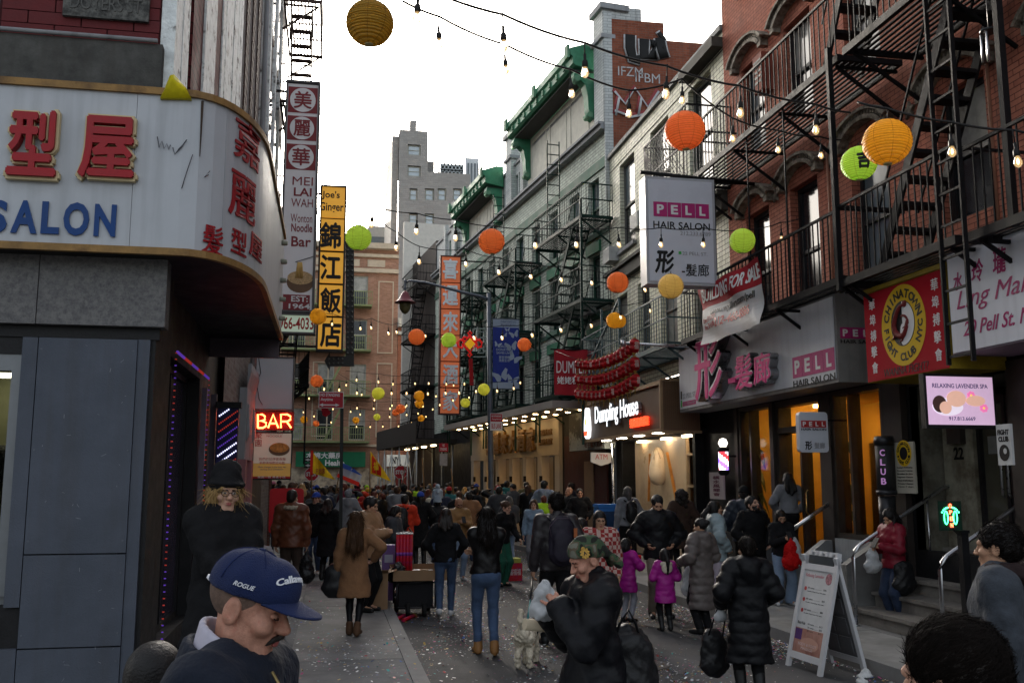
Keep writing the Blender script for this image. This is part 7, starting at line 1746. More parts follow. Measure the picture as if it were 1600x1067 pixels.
 # --- shoes
 if shoes:
  kind,sm_=shoes;P2=[]
  for sd in(1,-1):
   fx,fy,fz=Po.ft[sd];s=SDF(V3(fx-.12,fy-.26,-.03),V3(fx+.12,fy+.22,.42),.011);tx=sd*.025
   pit=.5 if fz>.03 else 0;dz=.05*pit
   s.cone((fx,fy+.045,fz+.045+dz),(fx+tx,fy-.135,max(.012,fz+.030-dz)),.043,.036,0);s.cone((fx,fy+.035,fz+.05+dz),Po.an[sd],.045,.046,.03)
   if kind=='boot':s.cone(Po.an[sd],Po.an[sd]+(Po.kn[sd]-Po.an[sd])*.52,.054,.066,.02)
   if kind=='ankle':s.cone(Po.an[sd],Po.an[sd]+(Po.kn[sd]-Po.an[sd])*.16,.05,.052,.02);s.cone((fx,fy+.06,fz+.03+dz),(fx,fy+.06,fz+.02),.035,.03,.01)
   if fz<.02:s.cut((0,0,-1),-.004)
   V,F=s.mesh();mesh_from([(V,F,0)],'boot' if kind=='boot' else 'shoe',sm_,T,sc_)
 # --- top garment
 if top:
  ft=top.get('fat',.03);hem=top.get('hem',.80);q=top.get('quilt');tk=(q,top.get('per',.095))if q else None
  s=SDF(V3(-.72,-.68,max(.1,hem-.06)),V3(.72,.68,1.62),vox);fl=top.get('flare',0.)
  if hem<.70:s.cone(Po.waist,V3(Po.pelvis[0],Po.pelvis[1]*.5+top.get('back',0),hem),ww+ft*.9,pw+ft+fl,0,.76,quilt=tk)
  else:s.cone(Po.waist,V3(0,0,hem),ww+ft*.9,pw+ft*.9+fl,0,.72,quilt=tk)
  s.cone(Po.pelvis,Po.waist,pw+ft*.7,ww+ft,.03,.72);s.cone(Po.waist,Po.chest,ww+ft*.85,cw+ft*.8,.03,.70,quilt=tk)
  if fem:s.ell(Po.chest+V3(0,-.075,-.02),V3(.11,.055,.06)+ft*.4,.04)
  s.cone(Po.chest,Po.up((0,.01,1.36)),cw+ft*.6,.12+ft*.5,.04,.68);s.cone(Po.sh[1]*.95+Po.neck*.05,Po.sh[-1]*.95+Po.neck*.05,.062+ft*.7,.062+ft*.7,.05)
  s.cut((0,0,-1),-hem)
  if top.get('belt'):s.cone(Po.waist+V3(0,0,.0),Po.waist+V3(0,0,.03),ww+ft*.55,ww+ft*.55,.01,.72)
  sl=top.get('sleeve',1.)
  for sd in(1,-1):
   wr=Po.el[sd]+(Po.wr[sd]-Po.el[sd])*(sl if sl<=1 else.99);s.cone(Po.sh[sd],Po.el[sd],.056+ft*.75,.046+ft*.75,.04,quilt=tk);s.cone(Po.el[sd],wr,.047+ft*.72,.034+ft*.6,.02,quilt=tk)
  col=top.get('collar','stand');n_=Po.neck
  if col=='stand':s.cone(n_+V3(0,.02,-.03),n_+V3(0,.006,.045),.072+ft*.3,.068+ft*.3,.02)
  if col=='hood' or top.get('hood'):
   for a in range(7):t=math.pi*(.05+.9*a/6);t2=math.pi*(.05+.9*(a+1)/6);s.cone(n_+V3(.095*math.cos(t),.03+.085*math.sin(t),.005+.02*math.sin(t)),n_+V3(.095*math.cos(t2),.03+.085*math.sin(t2),.005+.02*math.sin(t2)),.045,.045,.03)if a<6 else None
   s.ell(n_+V3(0,.125,-.07),V3(.10,.05,.10),.04);s.cone(n_+V3(0,.02,-.03),n_+V3(0,.006,.035),.08,.078,.02)
  if col=='crew':s.cone(n_+V3(0,.02,-.03),n_+V3(0,.0,.005),.07,.066,.02)
  # neck opening so that the skin surface shows cleanly
  s.cone(n_+V3(0,-.005,.02),P(0,-.01,-.05),.056,.062,.008,op='sub')
  if top.get('open'):
   s.cone(Po.up((0,-.2,1.42)),Po.up((0,-.23,.90)),.035,.055,.01,op='sub')
  s.ripple(top.get('crease',.0065),19,21,23,seed);s.ripple(top.get('crease',.0065)*.55,47,43,51,seed+2)
  mesh_from([(*s.mesh(),0)],top.get('name','jacket'),top['mat'],T,sc_)
  if top.get('inner'):
   s=SDF(V3(-.3,-.35,.88),V3(.3,.3,1.5),.014);s.cone(Po.pelvis,Po.waist,pw-.01,ww,0,.68);s.cone(Po.waist,Po.chest,ww+.004,cw-.004,.03,.68);s.cone(Po.chest,n_+V3(0,.005,-.01),cw-.03,.064,.03,.8);s.cone(n_+V3(0,-.005,.01),P(0,-.01,-.05),.05,.06,.008,op='sub');mesh_from([(*s.mesh(),0)],'shirt',top['inner'],T,sc_)
  if top.get('fur'):
   s=SDF(n_-.28,n_+.28,.012)
   for a in range(9):t=math.pi*(-.12+1.24*a/9);t2=math.pi*(-.12+1.24*(a+1)/9);fr_,fh_=top.get('furr',(.10,.034));s.cone(n_+V3(fr_*math.cos(t),.02+fr_*1.1*math.sin(t),fh_-.034),n_+V3(fr_*math.cos(t2),.02+fr_*1.1*math.sin(t2),fh_-.034),fh_,fh_,.01)
   s.ripple(.006,90,95,100,seed);mesh_from([(*s.mesh(),0)],'collar',top['fur'],T,sc_)
 return P
def raw_child(mb,name,mat,parent):
 me=bpy.data.meshes.new(name);me.from_pydata(mb.v,[],mb.f);me.materials.append(mat)
 if any(mb.sm):me.polygons.foreach_set('use_smooth',mb.sm)
 o=bpy.data.objects.new(name,me);COL.objects.link(o);o.parent=parent;return o
PEOPLE={}
def person(key,label,px,py,Y,heading,ground=0.,skin='asian',pose=None,H=None,group=None,**kw):
 """head centre placed at a pixel of the photo and a distance; the height follows from the ground it stands on"""
 po=Pose(**(pose or{}));tgt=onY(px,py,Y);z=tgt.z-ground
 s_=z/po.head[2]if H is None else H/1.7
 T=thing('person',(0,0,0),label,'person',group);hr=math.radians(heading);off=rotz(hr)@(po.head*s_)
 T.location=(tgt.x-off[0],tgt.y-off[1],ground);T.rotation_euler=(0,0,hr)
 P=build_person(T,po,s_,SK[skin],kw.pop('top',None),kw.pop('legs',None),kw.pop('shoes',None),kw.pop('hair',{}),**kw)
 PEOPLE[key]=(T,po,s_,P);return T
def worldpt(key,p):
 """a point in the figure's own 1.7 m space -> world"""
 T,po,s_,_=PEOPLE[key];return Vector(T.location)+Vector(tuple(rotz(T.rotation_euler[2])@(np.array(p)*s_)))

STRC={'blond hair':(.42,.27,.11),'brown hair':(.06,.03,.014),'fur trim':(.42,.36,.27)}
def strands(key,n_,length,mat,width=.0011,lift=.35,comb=(0,1,.2),long=False,seed=1):
 """fine locks laid over the hair surface so that its outline breaks up"""
 T_,po_,s_,P_=PEOPLE[key];hair_=[o for o in COL.objects if o.parent is T_ and o.name.split('.')[0]=='hair'][0];me=hair_.data;nv=len(me.vertices);co=np.empty(nv*3,'f');no=np.empty(nv*3,'f');me.vertices.foreach_get('co',co);me.vertices.foreach_get('normal',no);co=co.reshape(-1,3);no=no.reshape(-1,3);r=np.random.RandomState(seed);ix=r.randint(0,nv,n_);p,nn=co[ix],no[ix]
 cb=np.array(po_.Rh@V3(*comb))if not long else V3(0,0,-1.);d=cb[None]+r.normal(0,.30 if not long else.10,(n_,3));d-=nn*(d*nn).sum(1)[:,None];d/=np.linalg.norm(d,axis=1)[:,None]+1e-6
 L_=length*s_*(.5+r.rand(n_));side=np.cross(d,nn+r.normal(0,.4,(n_,3)));side/=np.linalg.norm(side,axis=1)[:,None]+1e-6;W=width*s_*(.7+.8*r.rand(n_));V=[]
 for k,f in enumerate((0,.35,.7,1.)):
  c=p+d*(L_*f)[:,None]+nn*(L_*lift*(f-.75*f*f))[:,None]*(1 if not long else.25);wv=side*(W*(1-.8*f))[:,None];V+=[c-wv,c+wv]
 mat=M('fine '+mat.name,tuple(x*.75 for x in mat.name and STRC.get(mat.name,(.007,.0045,.0035))),.75,.3,12,0,spec=.1)
 V=np.stack(V,1).reshape(-1,3);b=np.arange(n_)[:,None]*8;F=np.concatenate([b+np.array([[0,1,3,2]]),b+np.array([[2,3,5,4]]),b+np.array([[4,5,7,6]])]);o=mesh_from([(V,F,0)],'hair_strands',mat,T_,1.);o['kind']='stuff'

# ================================================================= THE CAST
A=dict
person('leather','woman walking away in black leather jacket and cuffed jeans with long dark hair',760,808,11.1,178,0,pose=A(fem=True,arms=('fold','fold'),feet=((.08,-.13,0),(-.08,.12,.03))),top=A(mat=LEA,hem=.93,fat=.024,crease=.006),legs=A(mat=JEAN,fat=.004,cuff=True,len=.83),shoes=('ankle',TBOOT),hair=A(style='long',mat=HR['black'],len=.30),face=False,seed=1)
person('browncoat','woman walking away in a long brown wool coat with long brown hair',556,813,11.9,172,KZ,skin='pale',pose=A(fem=True,arms=('down',A(p=(-.26,-.10,1.05),h=(1,.5,-.3))),feet=((.06,-.10,0),(-.06,.08,.02)),head=(0,.1,0)),top=A(mat=CAMEL,hem=.53,fat=.038,flare=.045,crease=.005,name='coat'),legs=A(mat=BLKP,fat=-.004),shoes=('ankle',M('brown suede boot',(.08,.04,.02),.7)),hair=A(style='long',mat=HR['brown'],len=.42,vol=1.04),face=False,seed=2)
person('backpack','tall man walking away in dark leather jacket wearing a dark backpack',868,787,11.5,183,0,pose=A(arms=(A(p=(.25,-.05,.86)),A(p=(-.26,-.10,.98))),feet=STRIDE,head=(.1,.15,0)),top=A(mat=M('dark leather',(.028,.024,.026),.34,.3,8,.3,60),hem=.84,fat=.03),legs=A(mat=BLK,fat=.012),shoes=('shoe',BSHOE),hair=A(style='short',mat=HR['black'],vol=1.03),face=False,seed=3)
person('brownleather','man from behind in brown leather jacket with fleece collar on the left pavement',457,777,15.8,172,KZ,skin='pale',pose=A(arms=('down','down'),head=(.1,-.3,0)),top=A(mat=BLEA,hem=.80,fat=.045,flare=.02,fur=FUR,crease=.008),legs=A(mat=M('dark corduroy',(.05,.035,.028),.8),fat=.02),shoes=('shoe',BSHOE),hair=A(style='short',mat=HR['dark']),face=False,seed=4)
person('camelpuffer','person in a camel puffer jacket standing by the firework cart',580,789,14.0,62,KZ,pose=A(arms=('phone','phone'),head=(.25,0,0),lean=.05),top=A(mat=CAMP,hem=.80,fat=.056,quilt=.018,per=.12,hood=True),legs=A(mat=BLK,fat=.015),shoes=('shoe',BSHOE),hair=A(style='short',mat=HR['black'],vol=1.06),seed=5)
person('hatwoman','smiling blonde woman in black hat and sunglasses with folded arms',353,768,7.2,30,KZ,skin='pale',pose=A(fem=True,arms=(A(p=(-.10,-.25,1.10),h=(1,.2,-.6)),A(p=(.12,-.22,1.16),h=(1,.2,-.6))),head=(.04,-.15,.06)),top=A(mat=BLK,hem=.62,fat=.06,flare=.03,name='coat',nohands=True,crease=.008),legs=A(mat=BLK,fat=.02),shoes=('boot',BSHOE),smile=1.,hair=A(style='bob',mat=HR['blond'],vol=1.12,rough=2.2),hat=('tallhat',BLK),glasses=M('dark rim',(.02,.015,.015),.3),hv=.006,seed=6)
person('tan','bald bearded man in a tan jacket and ripped jeans looking at his phone',717,786,19.3,8,0,skin='tan',pose=A(arms=('phone','phone'),head=(.38,0,0)),top=A(mat=TANJ,hem=.84,fat=.035,quilt=.008,per=.09),legs=A(mat=PJEAN,fat=.012),shoes=('shoe',WSHOE),hair=A(style='bald'),beard=HR['dark'],glasses=M('dark rim'),seed=7)
person('behindleather','person in black with dark hair and jeans beside the woman in the leather jacket',697,806,14.2,172,0,pose=A(fem=True,arms=('pocket','pocket'),feet=STRIDE2),top=A(mat=BLK,hem=.86,fat=.03),legs=A(mat=JEAN,fat=.008),shoes=('shoe',WSHOE),hair=A(style='long',mat=HR['dark'],len=.22),face=False,seed=8)
person('denim','young woman with long hair in a pale denim jacket facing the viewer',834,788,21.0,-18,0,skin='pale',pose=A(fem=True,arms=('down','down')),top=A(mat=DENJ,hem=.86,fat=.03),legs=A(mat=GREYS,fat=.02),shoes=('shoe',WSHOE),hair=A(style='long',mat=HR['brown'],len=.28,vol=1.08),seed=9)
person('greenskirt','woman in black jacket and green trousers bending toward the red boxes',791,792,18.0,35,0,skin='pale',pose=A(fem=True,lean=.22,arms=(A(p=(.2,-.3,1.0)),'down'),head=(.2,.2,0)),top=A(mat=BLK,hem=.84,fat=.03),legs=A(mat=GREENC,fat=.03,flare=.02),shoes=('shoe',BSHOE),hair=A(style='bun',mat=HR['brown']),seed=10)
person('bluehood','man in a dusty blue hoodie by the lit restaurant front',851,758,25.0,140,KZ,pose=A(arms=('pocket','pocket')),top=A(mat=BLUEH,hem=.82,fat=.04,hood=True),legs=A(mat=DJEAN,fat=.02),shoes=('shoe',BSHOE),hair=A(style='short',mat=HR['black']),face=False,seed=11)
person('baldman','balding man in black seen in profile near the maroon shop door',889,768,24.0,-80,KZ,skin='tan',pose=A(arms=('pocket','pocket'),head=(.05,0,0)),top=A(mat=BLK,hem=.78,fat=.045),legs=A(mat=BLK,fat=.02),shoes=('shoe',BSHOE),hair=A(style='bald'),seed=12)
person('darkman','man in a black coat facing the street beside the balding man',906,770,23.4,-8,KZ,skin='tan',pose=A(arms=('pocket','pocket')),top=A(mat=BLK,hem=.72,fat=.05),legs=A(mat=BLK,fat=.02),shoes=('shoe',BSHOE),hair=A(style='short',mat=HR['dark']),seed=13)
person('greysweater','woman with grey hair in a pale sweater and black backpack outside the dumpling shop',980,769,19.4,184,KZ,skin='pale',pose=A(fem=True,arms=('down','pocket')),top=A(mat=GREYS,hem=.90,fat=.035,collar='crew'),legs=A(mat=BLK,fat=.01),shoes=('shoe',BSHOE),hair=A(style='bob',mat=HR['grey']),face=False,seed=14)
person('curly','person with big dark curly hair in a brown coat by the dumpling shop',1064,775,18.0,176,KZ,pose=A(fem=True,arms=('pocket','pocket')),top=A(mat=BRN,hem=.55,fat=.06,flare=.03,name='coat'),legs=A(mat=BLK),shoes=('boot',BSHOE),hair=A(style='curly',mat=HR['dark'],vol=1.2,rough=3),face=False,seed=15)
person('dad','man in a black puffer jacket and khaki trousers looking down, facing the viewer',1027,787,13.6,-6,0,pose=A(arms=('hips','hips'),feet=((.13,0,0),(-.11,-.05,0)),head=(.42,0,0)),top=A(mat=BLKP,hem=.80,fat=.056,quilt=.016,per=.13),legs=A(mat=KHAKI,fat=.02),shoes=('boot',BSHOE),hair=A(style='short',mat=HR['black']),hv=.0065,seed=16)
person('girl','little girl in a magenta coat holding up a red bottle, seen half from behind',979,852,13.3,128,0,pose=A(fem=True,arms=('down',A(p=(-.16,-.26,1.20),h=(1,.3,-1)))),hs=1.25,top=A(mat=MAG,hem=.62,fat=.06,flare=.02,quilt=.012,per=.11),legs=A(mat=M('pale grey leggings',(.28,.29,.33),.8)),shoes=('shoe',BSHOE),hair=A(style='tail',mat=HR['black']),face=False,seed=17)
person('girl2','little girl from behind in a magenta coat with cream fleece hood and black boots',1038,868,12.4,180,0,pose=A(fem=True,arms=(A(p=(.16,-.2,1.18)),A(p=(-.16,-.2,1.18)))),hs=1.25,top=A(mat=MAG,hem=.60,fat=.06,flare=.02,quilt=.012,per=.11),legs=A(mat=BLK),shoes=('boot',BSHOE),hair=A(style='tail',mat=HR['black']),face=False,seed=18)
person('greypuffer','woman from behind in a long taupe grey puffer coat carrying a white bag',1094,822,12.1,205,0,pose=A(fem=True,arms=(A(p=(.22,-.2,1.05)),A(p=(-.2,-.22,1.08))),head=(.1,.25,0)),top=A(mat=GREYP,hem=.36,fat=.064,flare=.0,quilt=.022,per=.12,hood=True,name='coat'),legs=A(mat=BLK,fat=.02),shoes=('boot',BSHOE),hair=A(style='bun',mat=HR['black']),face=False,seed=19)
person('paleblue','woman in profile in a pale blue puffer jacket and long lavender skirt',1118,794,14.3,82,0,skin='asian',pose=A(fem=True,arms=('pocket','pocket'),head=(-.05,.1,0)),top=A(mat=PBLUE,hem=.76,fat=.07,quilt=.018,per=.11),legs=A(mat=BLK,skirt=(.30,.30,LAVS)),shoes=('shoe',WSHOE),hair=A(style='tail',mat=HR['black']),hv=.0065,seed=20)
person('bearded','bearded man in an open black jacket and white shirt looking up',1176,787,14.4,12,0,skin='pale',pose=A(arms=('pocket','pocket'),head=(-.28,.2,0)),top=A(mat=BLK,hem=.80,fat=.04,open=True,inner=WHT),legs=A(mat=BLK,fat=.015),shoes=('shoe',BSHOE),hair=A(style='short',mat=HR['black'],vol=1.06),beard=HR['black'],hv=.0065,seed=21)
person('beanieman','man from behind in a navy puffer jacket and black beanie near the salon steps',1162,772,15.6,160,KZ,pose=A(arms=('pocket','pocket')),top=A(mat=M('navy puffer',(.022,.028,.04),.45),hem=.80,fat=.056,quilt=.016,per=.12,hood=True),legs=A(mat=BLK),shoes=('shoe',BSHOE),hair=A(style='short',mat=HR['black']),hat=('beanie',BLK),face=False,seed=22)
person('redbag','young woman in black sweater and wide pale jeans looking down at her phone',1220,807,13.6,-4,KZ,pose=A(fem=True,arms=('phone','phone'),feet=((.14,-.02,0),(-.13,.02,0)),head=(.36,0,0)),top=A(mat=BLK,hem=.88,fat=.035),legs=A(mat=PJEAN,fat=.03,flare=.045),shoes=('shoe',WSHOE),hair=A(style='fringe',mat=HR['black']),glasses=M('thin rim',(.2,.15,.1),.3),hv=.0065,seed=23)
person('stepwoman','woman with long black hair in a grey sweater going up the salon steps',1231,748,15.0,172,KZ+.45,pose=A(fem=True,arms=('pocket','pocket')),top=A(mat=GREYS,hem=.95,fat=.04,collar='crew'),legs=A(mat=BLK,fat=.03),shoes=('shoe',BSHOE),hair=A(style='long',mat=HR['black'],len=.28),face=False,seed=24)
person('redjacket','woman in dark red jacket and blue jeans facing left at the stone steps',1390,808,11.4,-78,KZ,pose=A(fem=True,arms=(A(p=(.10,-.30,1.18)),A(p=(-.08,-.28,1.14))),head=(.45,.1,0),lean=.06),top=A(mat=REDJ,hem=.84,fat=.045,hood=True,quilt=.006,per=.1),legs=A(mat=DJEAN,fat=.02),shoes=('shoe',M('black sneaker',(.02,.02,.02),.5)),hair=A(style='long',mat=HR['black'],len=.20,vol=1.1),seed=25)
person('blackcoat','short woman from behind in long black quilted coat with cropped dark hair',1166,857,8.3,170,0,pose=A(fem=True,arms=(A(p=(.27,-.10,1.0)),A(p=(-.24,-.18,1.02))),feet=((.08,-.08,0),(-.08,.06,0)),head=(.1,.25,0)),top=A(mat=BLKP,hem=.42,fat=.062,flare=.02,quilt=.018,per=.115,hood=True,name='coat'),legs=A(mat=BLK),shoes=('boot',BSHOE),hair=A(style='short',mat=HR['dark'],vol=1.05),face=False,hv=.006,seed=26)
person('plaid','young man with glasses in a red and white plaid flannel shirt',937,812,11.9,-10,0,pose=A(arms=('down','pocket'),head=(.08,.1,0)),top=A(mat=PLAID,hem=.82,fat=.035,open=True,inner=BLK,name='shirt'),legs=A(mat=BLK,fat=.02),shoes=('shoe',BSHOE),hair=A(style='fringe',mat=HR['black']),glasses=M('thin rim'),hv=.0065,seed=27)
person('greytop','woman from behind with dark shoulder length hair and grey top near the plaid shirt',908,822,12.8,176,0,pose=A(fem=True,arms=('down','down')),top=A(mat=GREYS,hem=.86,fat=.03,collar='crew'),legs=A(mat=BLK),shoes=('shoe',BSHOE),hair=A(style='bob',mat=HR['dark'],vol=1.12),face=False,seed=28)
person('camo','older woman in camouflage head scarf with gold badge and bulky black coat',916,872,5.2,-84,0,skin='ruddy',pose=A(fem=True,lean=.10,arms=(A(p=(.06,-.20,1.34),curl=1.,h=(.6,.2,-1)),A(p=(-.10,-.21,1.27),curl=1.,h=(.6,.2,-1))),head=(.42,0,0)),hs=.95,top=A(mat=M('black nylon coat',(.0035,.0038,.0055),.55,.2,5,.45,26,spec=.2),hem=.36,fat=.056,flare=.20,back=-.08,hood=True,name='coat',crease=.010),legs=A(mat=BLK),shoes=('boot',BSHOE),hair={},hv=.0045,seed=29,squint=True,smile=1.,eyes=False)
person('greycoat','man from behind in slate grey wool coat with upturned collar, right edge',1558,853,4.4,-132,KZ,pose=A(arms=('down','down'),head=(.05,-.2,0)),top=A(mat=GREYC,hem=.62,fat=.055,crease=.007,name='coat',furr=(.118,.055),collar='none',fur=M('dark corduroy collar',(.018,.010,.010),.9,.3,30,.3,120)),legs=A(mat=BLK),shoes=('shoe',BSHOE),hair=A(style='short',mat=HR['black'],vox=.006),face=False,hv=.005,vox=.014,seed=30)
person('bighead','man with thick dark hair closest to the camera at the bottom right',1486,1062,1.9,-140,0,skin='pale',pose=A(arms=('down','down'),head=(.1,-.15,0)),top=A(mat=BLK,hem=.80,fat=.04),legs=A(mat=BLK),shoes=('shoe',BSHOE),hair=A(style='short',mat=HR['dark'],vox=.0042,vol=1.0,rough=.4),face=False,hv=.004,seed=31)
person('furhood','person in a black beanie and fur trimmed hood at the lower left corner',244,1066,3.0,165,0,pose=A(fem=True,arms=('down','down')),top=A(mat=BLKP,hem=.7,fat=.07,hood=True),legs=A(mat=BLK),shoes=('boot',BSHOE),hair=A(style='bob',mat=HR['black'],vol=1.03,rough=.3),face=False,seed=32)
# people of the nearer crowd
person('strap','woman in long black coat with thin red bag strap near the pole',513,788,18.5,165,KZ,pose=A(fem=True,arms=('pocket','down')),top=A(mat=BLK,hem=.5,fat=.05,flare=.03,name='coat'),legs=A(mat=BLK),shoes=('boot',BSHOE),hair=A(style='long',mat=HR['dark'],len=.2),face=False,seed=33)
person('bluecap','man in blue cap and dark jacket facing the viewer left of the pole',494,778,19.6,-20,KZ,skin='pale',pose=A(arms=('pocket','pocket')),top=A(mat=BLK,hem=.78,fat=.05),legs=A(mat=JEAN,fat=.02),shoes=('shoe',WSHOE),hair=A(style='short',mat=HR['brown']),hat=('cap',ROYAL),seed=34)
person('greyhood','man in a dark grey hooded jacket reading his phone beyond the firework cart',619,800,17.0,72,0,pose=A(arms=('phone','phone'),head=(.4,0,0),lean=.12),top=A(mat=DGREY,hem=.80,fat=.05,hood=True),legs=A(mat=BLK,fat=.02),shoes=('shoe',BSHOE),hair=A(style='fringe',mat=HR['black']),seed=35)
person('orange','person in a bright orange red hoodie and black backpack seen from behind',633,781,20.5,160,0,pose=A(arms=('chest','chest')),top=A(mat=ORG,hem=.84,fat=.045,hood=True),legs=A(mat=BLK,fat=.02),shoes=('shoe',BSHOE),hair=A(style='short',mat=HR['black']),face=False,seed=36)
person('longblack','person in a long black coat and royal blue cap seen from behind',657,777,23.0,178,0,pose=A(fem=True,arms=('pocket','pocket')),top=A(mat=BLK,hem=.42,fat=.05,flare=.04,name='coat'),legs=A(mat=BLK),shoes=('boot',BSHOE),hair=A(style='bob',mat=HR['black']),hat=('beanie',ROYAL),face=False,seed=37)
person('father','man in a black jacket carrying a child in pale blue on his shoulders',684,785,23.6,182,0,pose=A(arms=(A(p=(.16,-.16,1.36),h=(1,.3,-.6)),A(p=(-.16,-.16,1.36),h=(1,.3,-.6)))),top=A(mat=BLKP,hem=.74,fat=.06),legs=A(mat=JEAN,fat=.02),shoes=('shoe',BSHOE),hair=A(style='short',mat=HR['black']),face=False,seed=38)
T=person('child','small child in pale blue hooded jacket riding on the shoulders of a man',684,761,23.55,182,1.02,pose=A(fem=True,arms=('phone','phone'),feet=((.10,-.12,.34),(-.10,-.12,.34))),hs=1.25,top=A(mat=M('pale blue fleece',(.30,.36,.42),.8),hem=.84,fat=.06,hood=True),legs=A(mat=DJEAN,fat=.02),shoes=('shoe',BSHOE),hair=A(style='short',mat=M('pale blue fleece'),vol=1.12),face=False,seed=39)

strands('bighead',9000,.03,HR['dark'],.0010,.35,(0,.9,.5));strands('greycoat',3500,.035,HR['black'],.0012,.3);strands('blackcoat',2200,.04,HR['dark'],.0016,.2,(0,.6,-.8));strands('backpack',1800,.03,HR['black'],.002,.4)
for k_,mt_ in(('leather','black'),('browncoat','brown'),('hatwoman','blond')):strands(k_,2200,.11,HR[mt_],.0022,.3,long=True)

T_,po_,s_,_=PEOPLE['furhood'];n_=po_.neck;s=SDF(n_-.34,n_+.34,.014)
for a in range(20):t,t2=math.pi*(-.25+1.5*a/20),math.pi*(-.25+1.5*(a+1)/20);s.cone(n_+V3(.16*math.cos(t),.05+.15*math.sin(t),.05),n_+V3(.16*math.cos(t2),.05+.15*math.sin(t2),.05),.042,.042,.01)
s.ripple(.010,90,95,100,2);fo_=mesh_from([(*s.mesh(),0)],'hair',FUR,T_,s_);real_=[o for o in COL.objects if o.parent is T_ and o.name.split('.')[0]=='hair' and o is not fo_][0];real_.name='head_hair';fo_.name='hair';strands('furhood',5000,.045,FUR,.0012,.9,(0,.2,.3));fo_.name='fur_trim';strands_ok=True

# ================================================================= CLOSEST MAN, BAGS AND THINGS IN HANDS
CAPN=cloth('navy cap cotton',(.008,.016,.062),.8,bscale=300)
NJAC=cloth('navy jacket',(.0075,.011,.021),.8,bscale=60,spec=.2)
person('capman','man with a moustache in a navy cap and navy jacket, closest at the lower left',390,941,2.5,72,KZ,skin='ruddy',pose=A(lean=.16,arms=('down','down'),head=(.30,.02,.0)),top=A(mat=NJAC,hem=.78,fat=.045,crease=.006,collar='none'),legs=A(mat=DJEAN),shoes=('shoe',BSHOE),hair=A(style='bald'),hv=.0034,vox=.011,seed=40,smile=1.,eyes=False)
T,po,sc_,P=PEOPLE['capman'];R=po.Rh
def headworld(T,P,R,s_,q):return Vector(T.location)+Vector(tuple(rotz(T.rotation_euler[2])@(P(*q)*s_)))
# cap crown, bill, button and seams, all shaped round the head
s=SDF(P(0,0,.06)-.26,P(0,0,.06)+.22,.0042);s.ell(P(0,.010,.038),V3(.0875,.110,.096),0,R);s.ell(P(0,-.06,.052),V3(.068,.056,.066),.03,R)
s.cut(R@V3(0,.03,-1),float((R@V3(0,.03,-1))@P(0,0,.024)));s.ripple(.0012,60,70,40,2);cap_ob=mesh_from([(*s.mesh(),0)],'cap',CAPN,T,sc_)
from mathutils.bvhtree import BVHTree
bvh=BVHTree.FromPolygons([v.co for v in cap_ob.data.vertices],[p.vertices for p in cap_ob.data.polygons])
m=MB();nu,nv=28,10
for lay in(0,.004):
 for i in range(nu+1):
  t=-1+2*i/nu
  for j in range(nv+1):
   f=j/nv;c_=math.sqrt(max(0,1-t*t));m.v.append(tuple(P(t*(.080+.004*f*c_),-.055-.052*c_-.082*f*c_**.7,.036+.006*c_-.020*f*c_-.010*t*t-lay)*sc_))
W_=(nu+1)*(nv+1)
for i in range(nu):
 for j in range(nv):a=i*(nv+1)+j;m.face((a,a+nv+1,a+nv+2,a+1),True);m.face((W_+a,W_+a+1,W_+a+nv+2,W_+a+nv+1),True)
 a=i*(nv+1)+nv;m.face((a,a+nv+1,W_+a+nv+1,W_+a),True)
raw_child(m,'cap_bill',CAPN,T)

s=SDF(P(0,.01,.135)-.02,P(0,.01,.135)+.02,.003);s.ell(P(0,.01,.1345),V3(.011,.011,.005),0,R);mesh_from([(*s.mesh(),0)],'cap_button',CAPN,T,sc_)
def capwarp(u,o,w_):
 # u: arc (m) from the front round to the right side, w_: height above the band; laid on the crown's own surface
 a=u/.100;el=w_/.105;dr_=R@V3(-math.sin(a)*math.cos(el),-math.cos(a)*math.cos(el),math.sin(el)*.9);c_=Vector(tuple(P(0,.004,.036)*sc_));dv=Vector(tuple(dr_)).normalized();h_=bvh.ray_cast(c_+dv*.3,-dv);q=(h_[0]if h_[0]else c_+dv*.1)+dv*(o+.0006);return tuple(Vector(T.location)+Matrix.Rotation(T.rotation_euler[2],3,'Z')@q)
white_thread=M('white thread',(.62,.63,.66),.7,.05,4,0)
text('ROGUE',white_thread,T,Fr(),.150,.024,.062,.0145,.0,.0016,.02,shear=.3,name='embroidery',warp=lambda u,o,w_:capwarp(.30-u,o,w_))
text('Callaway',white_thread,T,Fr(),.020,.045,.105,.022,.0,.002,.02,name='embroidery',warp=lambda u,o,w_:capwarp(.040-u,o,w_+.012*math.cos((u-.02)*28)))
m=MB()
for az in(0,60,120,180,-60,-120):
 a=math.radians(az);m.tube([tuple(headworld(T,P,R,sc_,V3(-math.sin(a)*math.cos(e)*.089,.010-math.cos(a)*math.cos(e)*.1115,.038+math.sin(e)*.097)))for e in[k*.16 for k in range(1,10)]],.0012,4,raw=True)
m.build('cap_seam',M('navy seam',(.008,.016,.07),.9),T)
m=MB();m.tube([tuple(headworld(T,P,R,sc_,V3(math.sin(a)*.05,.008+math.cos(a)*.115,.030)))for a in[-.6,-.3,0,.3,.6]],.006,6,raw=True);m.build('cap_strap',white_thread,T)
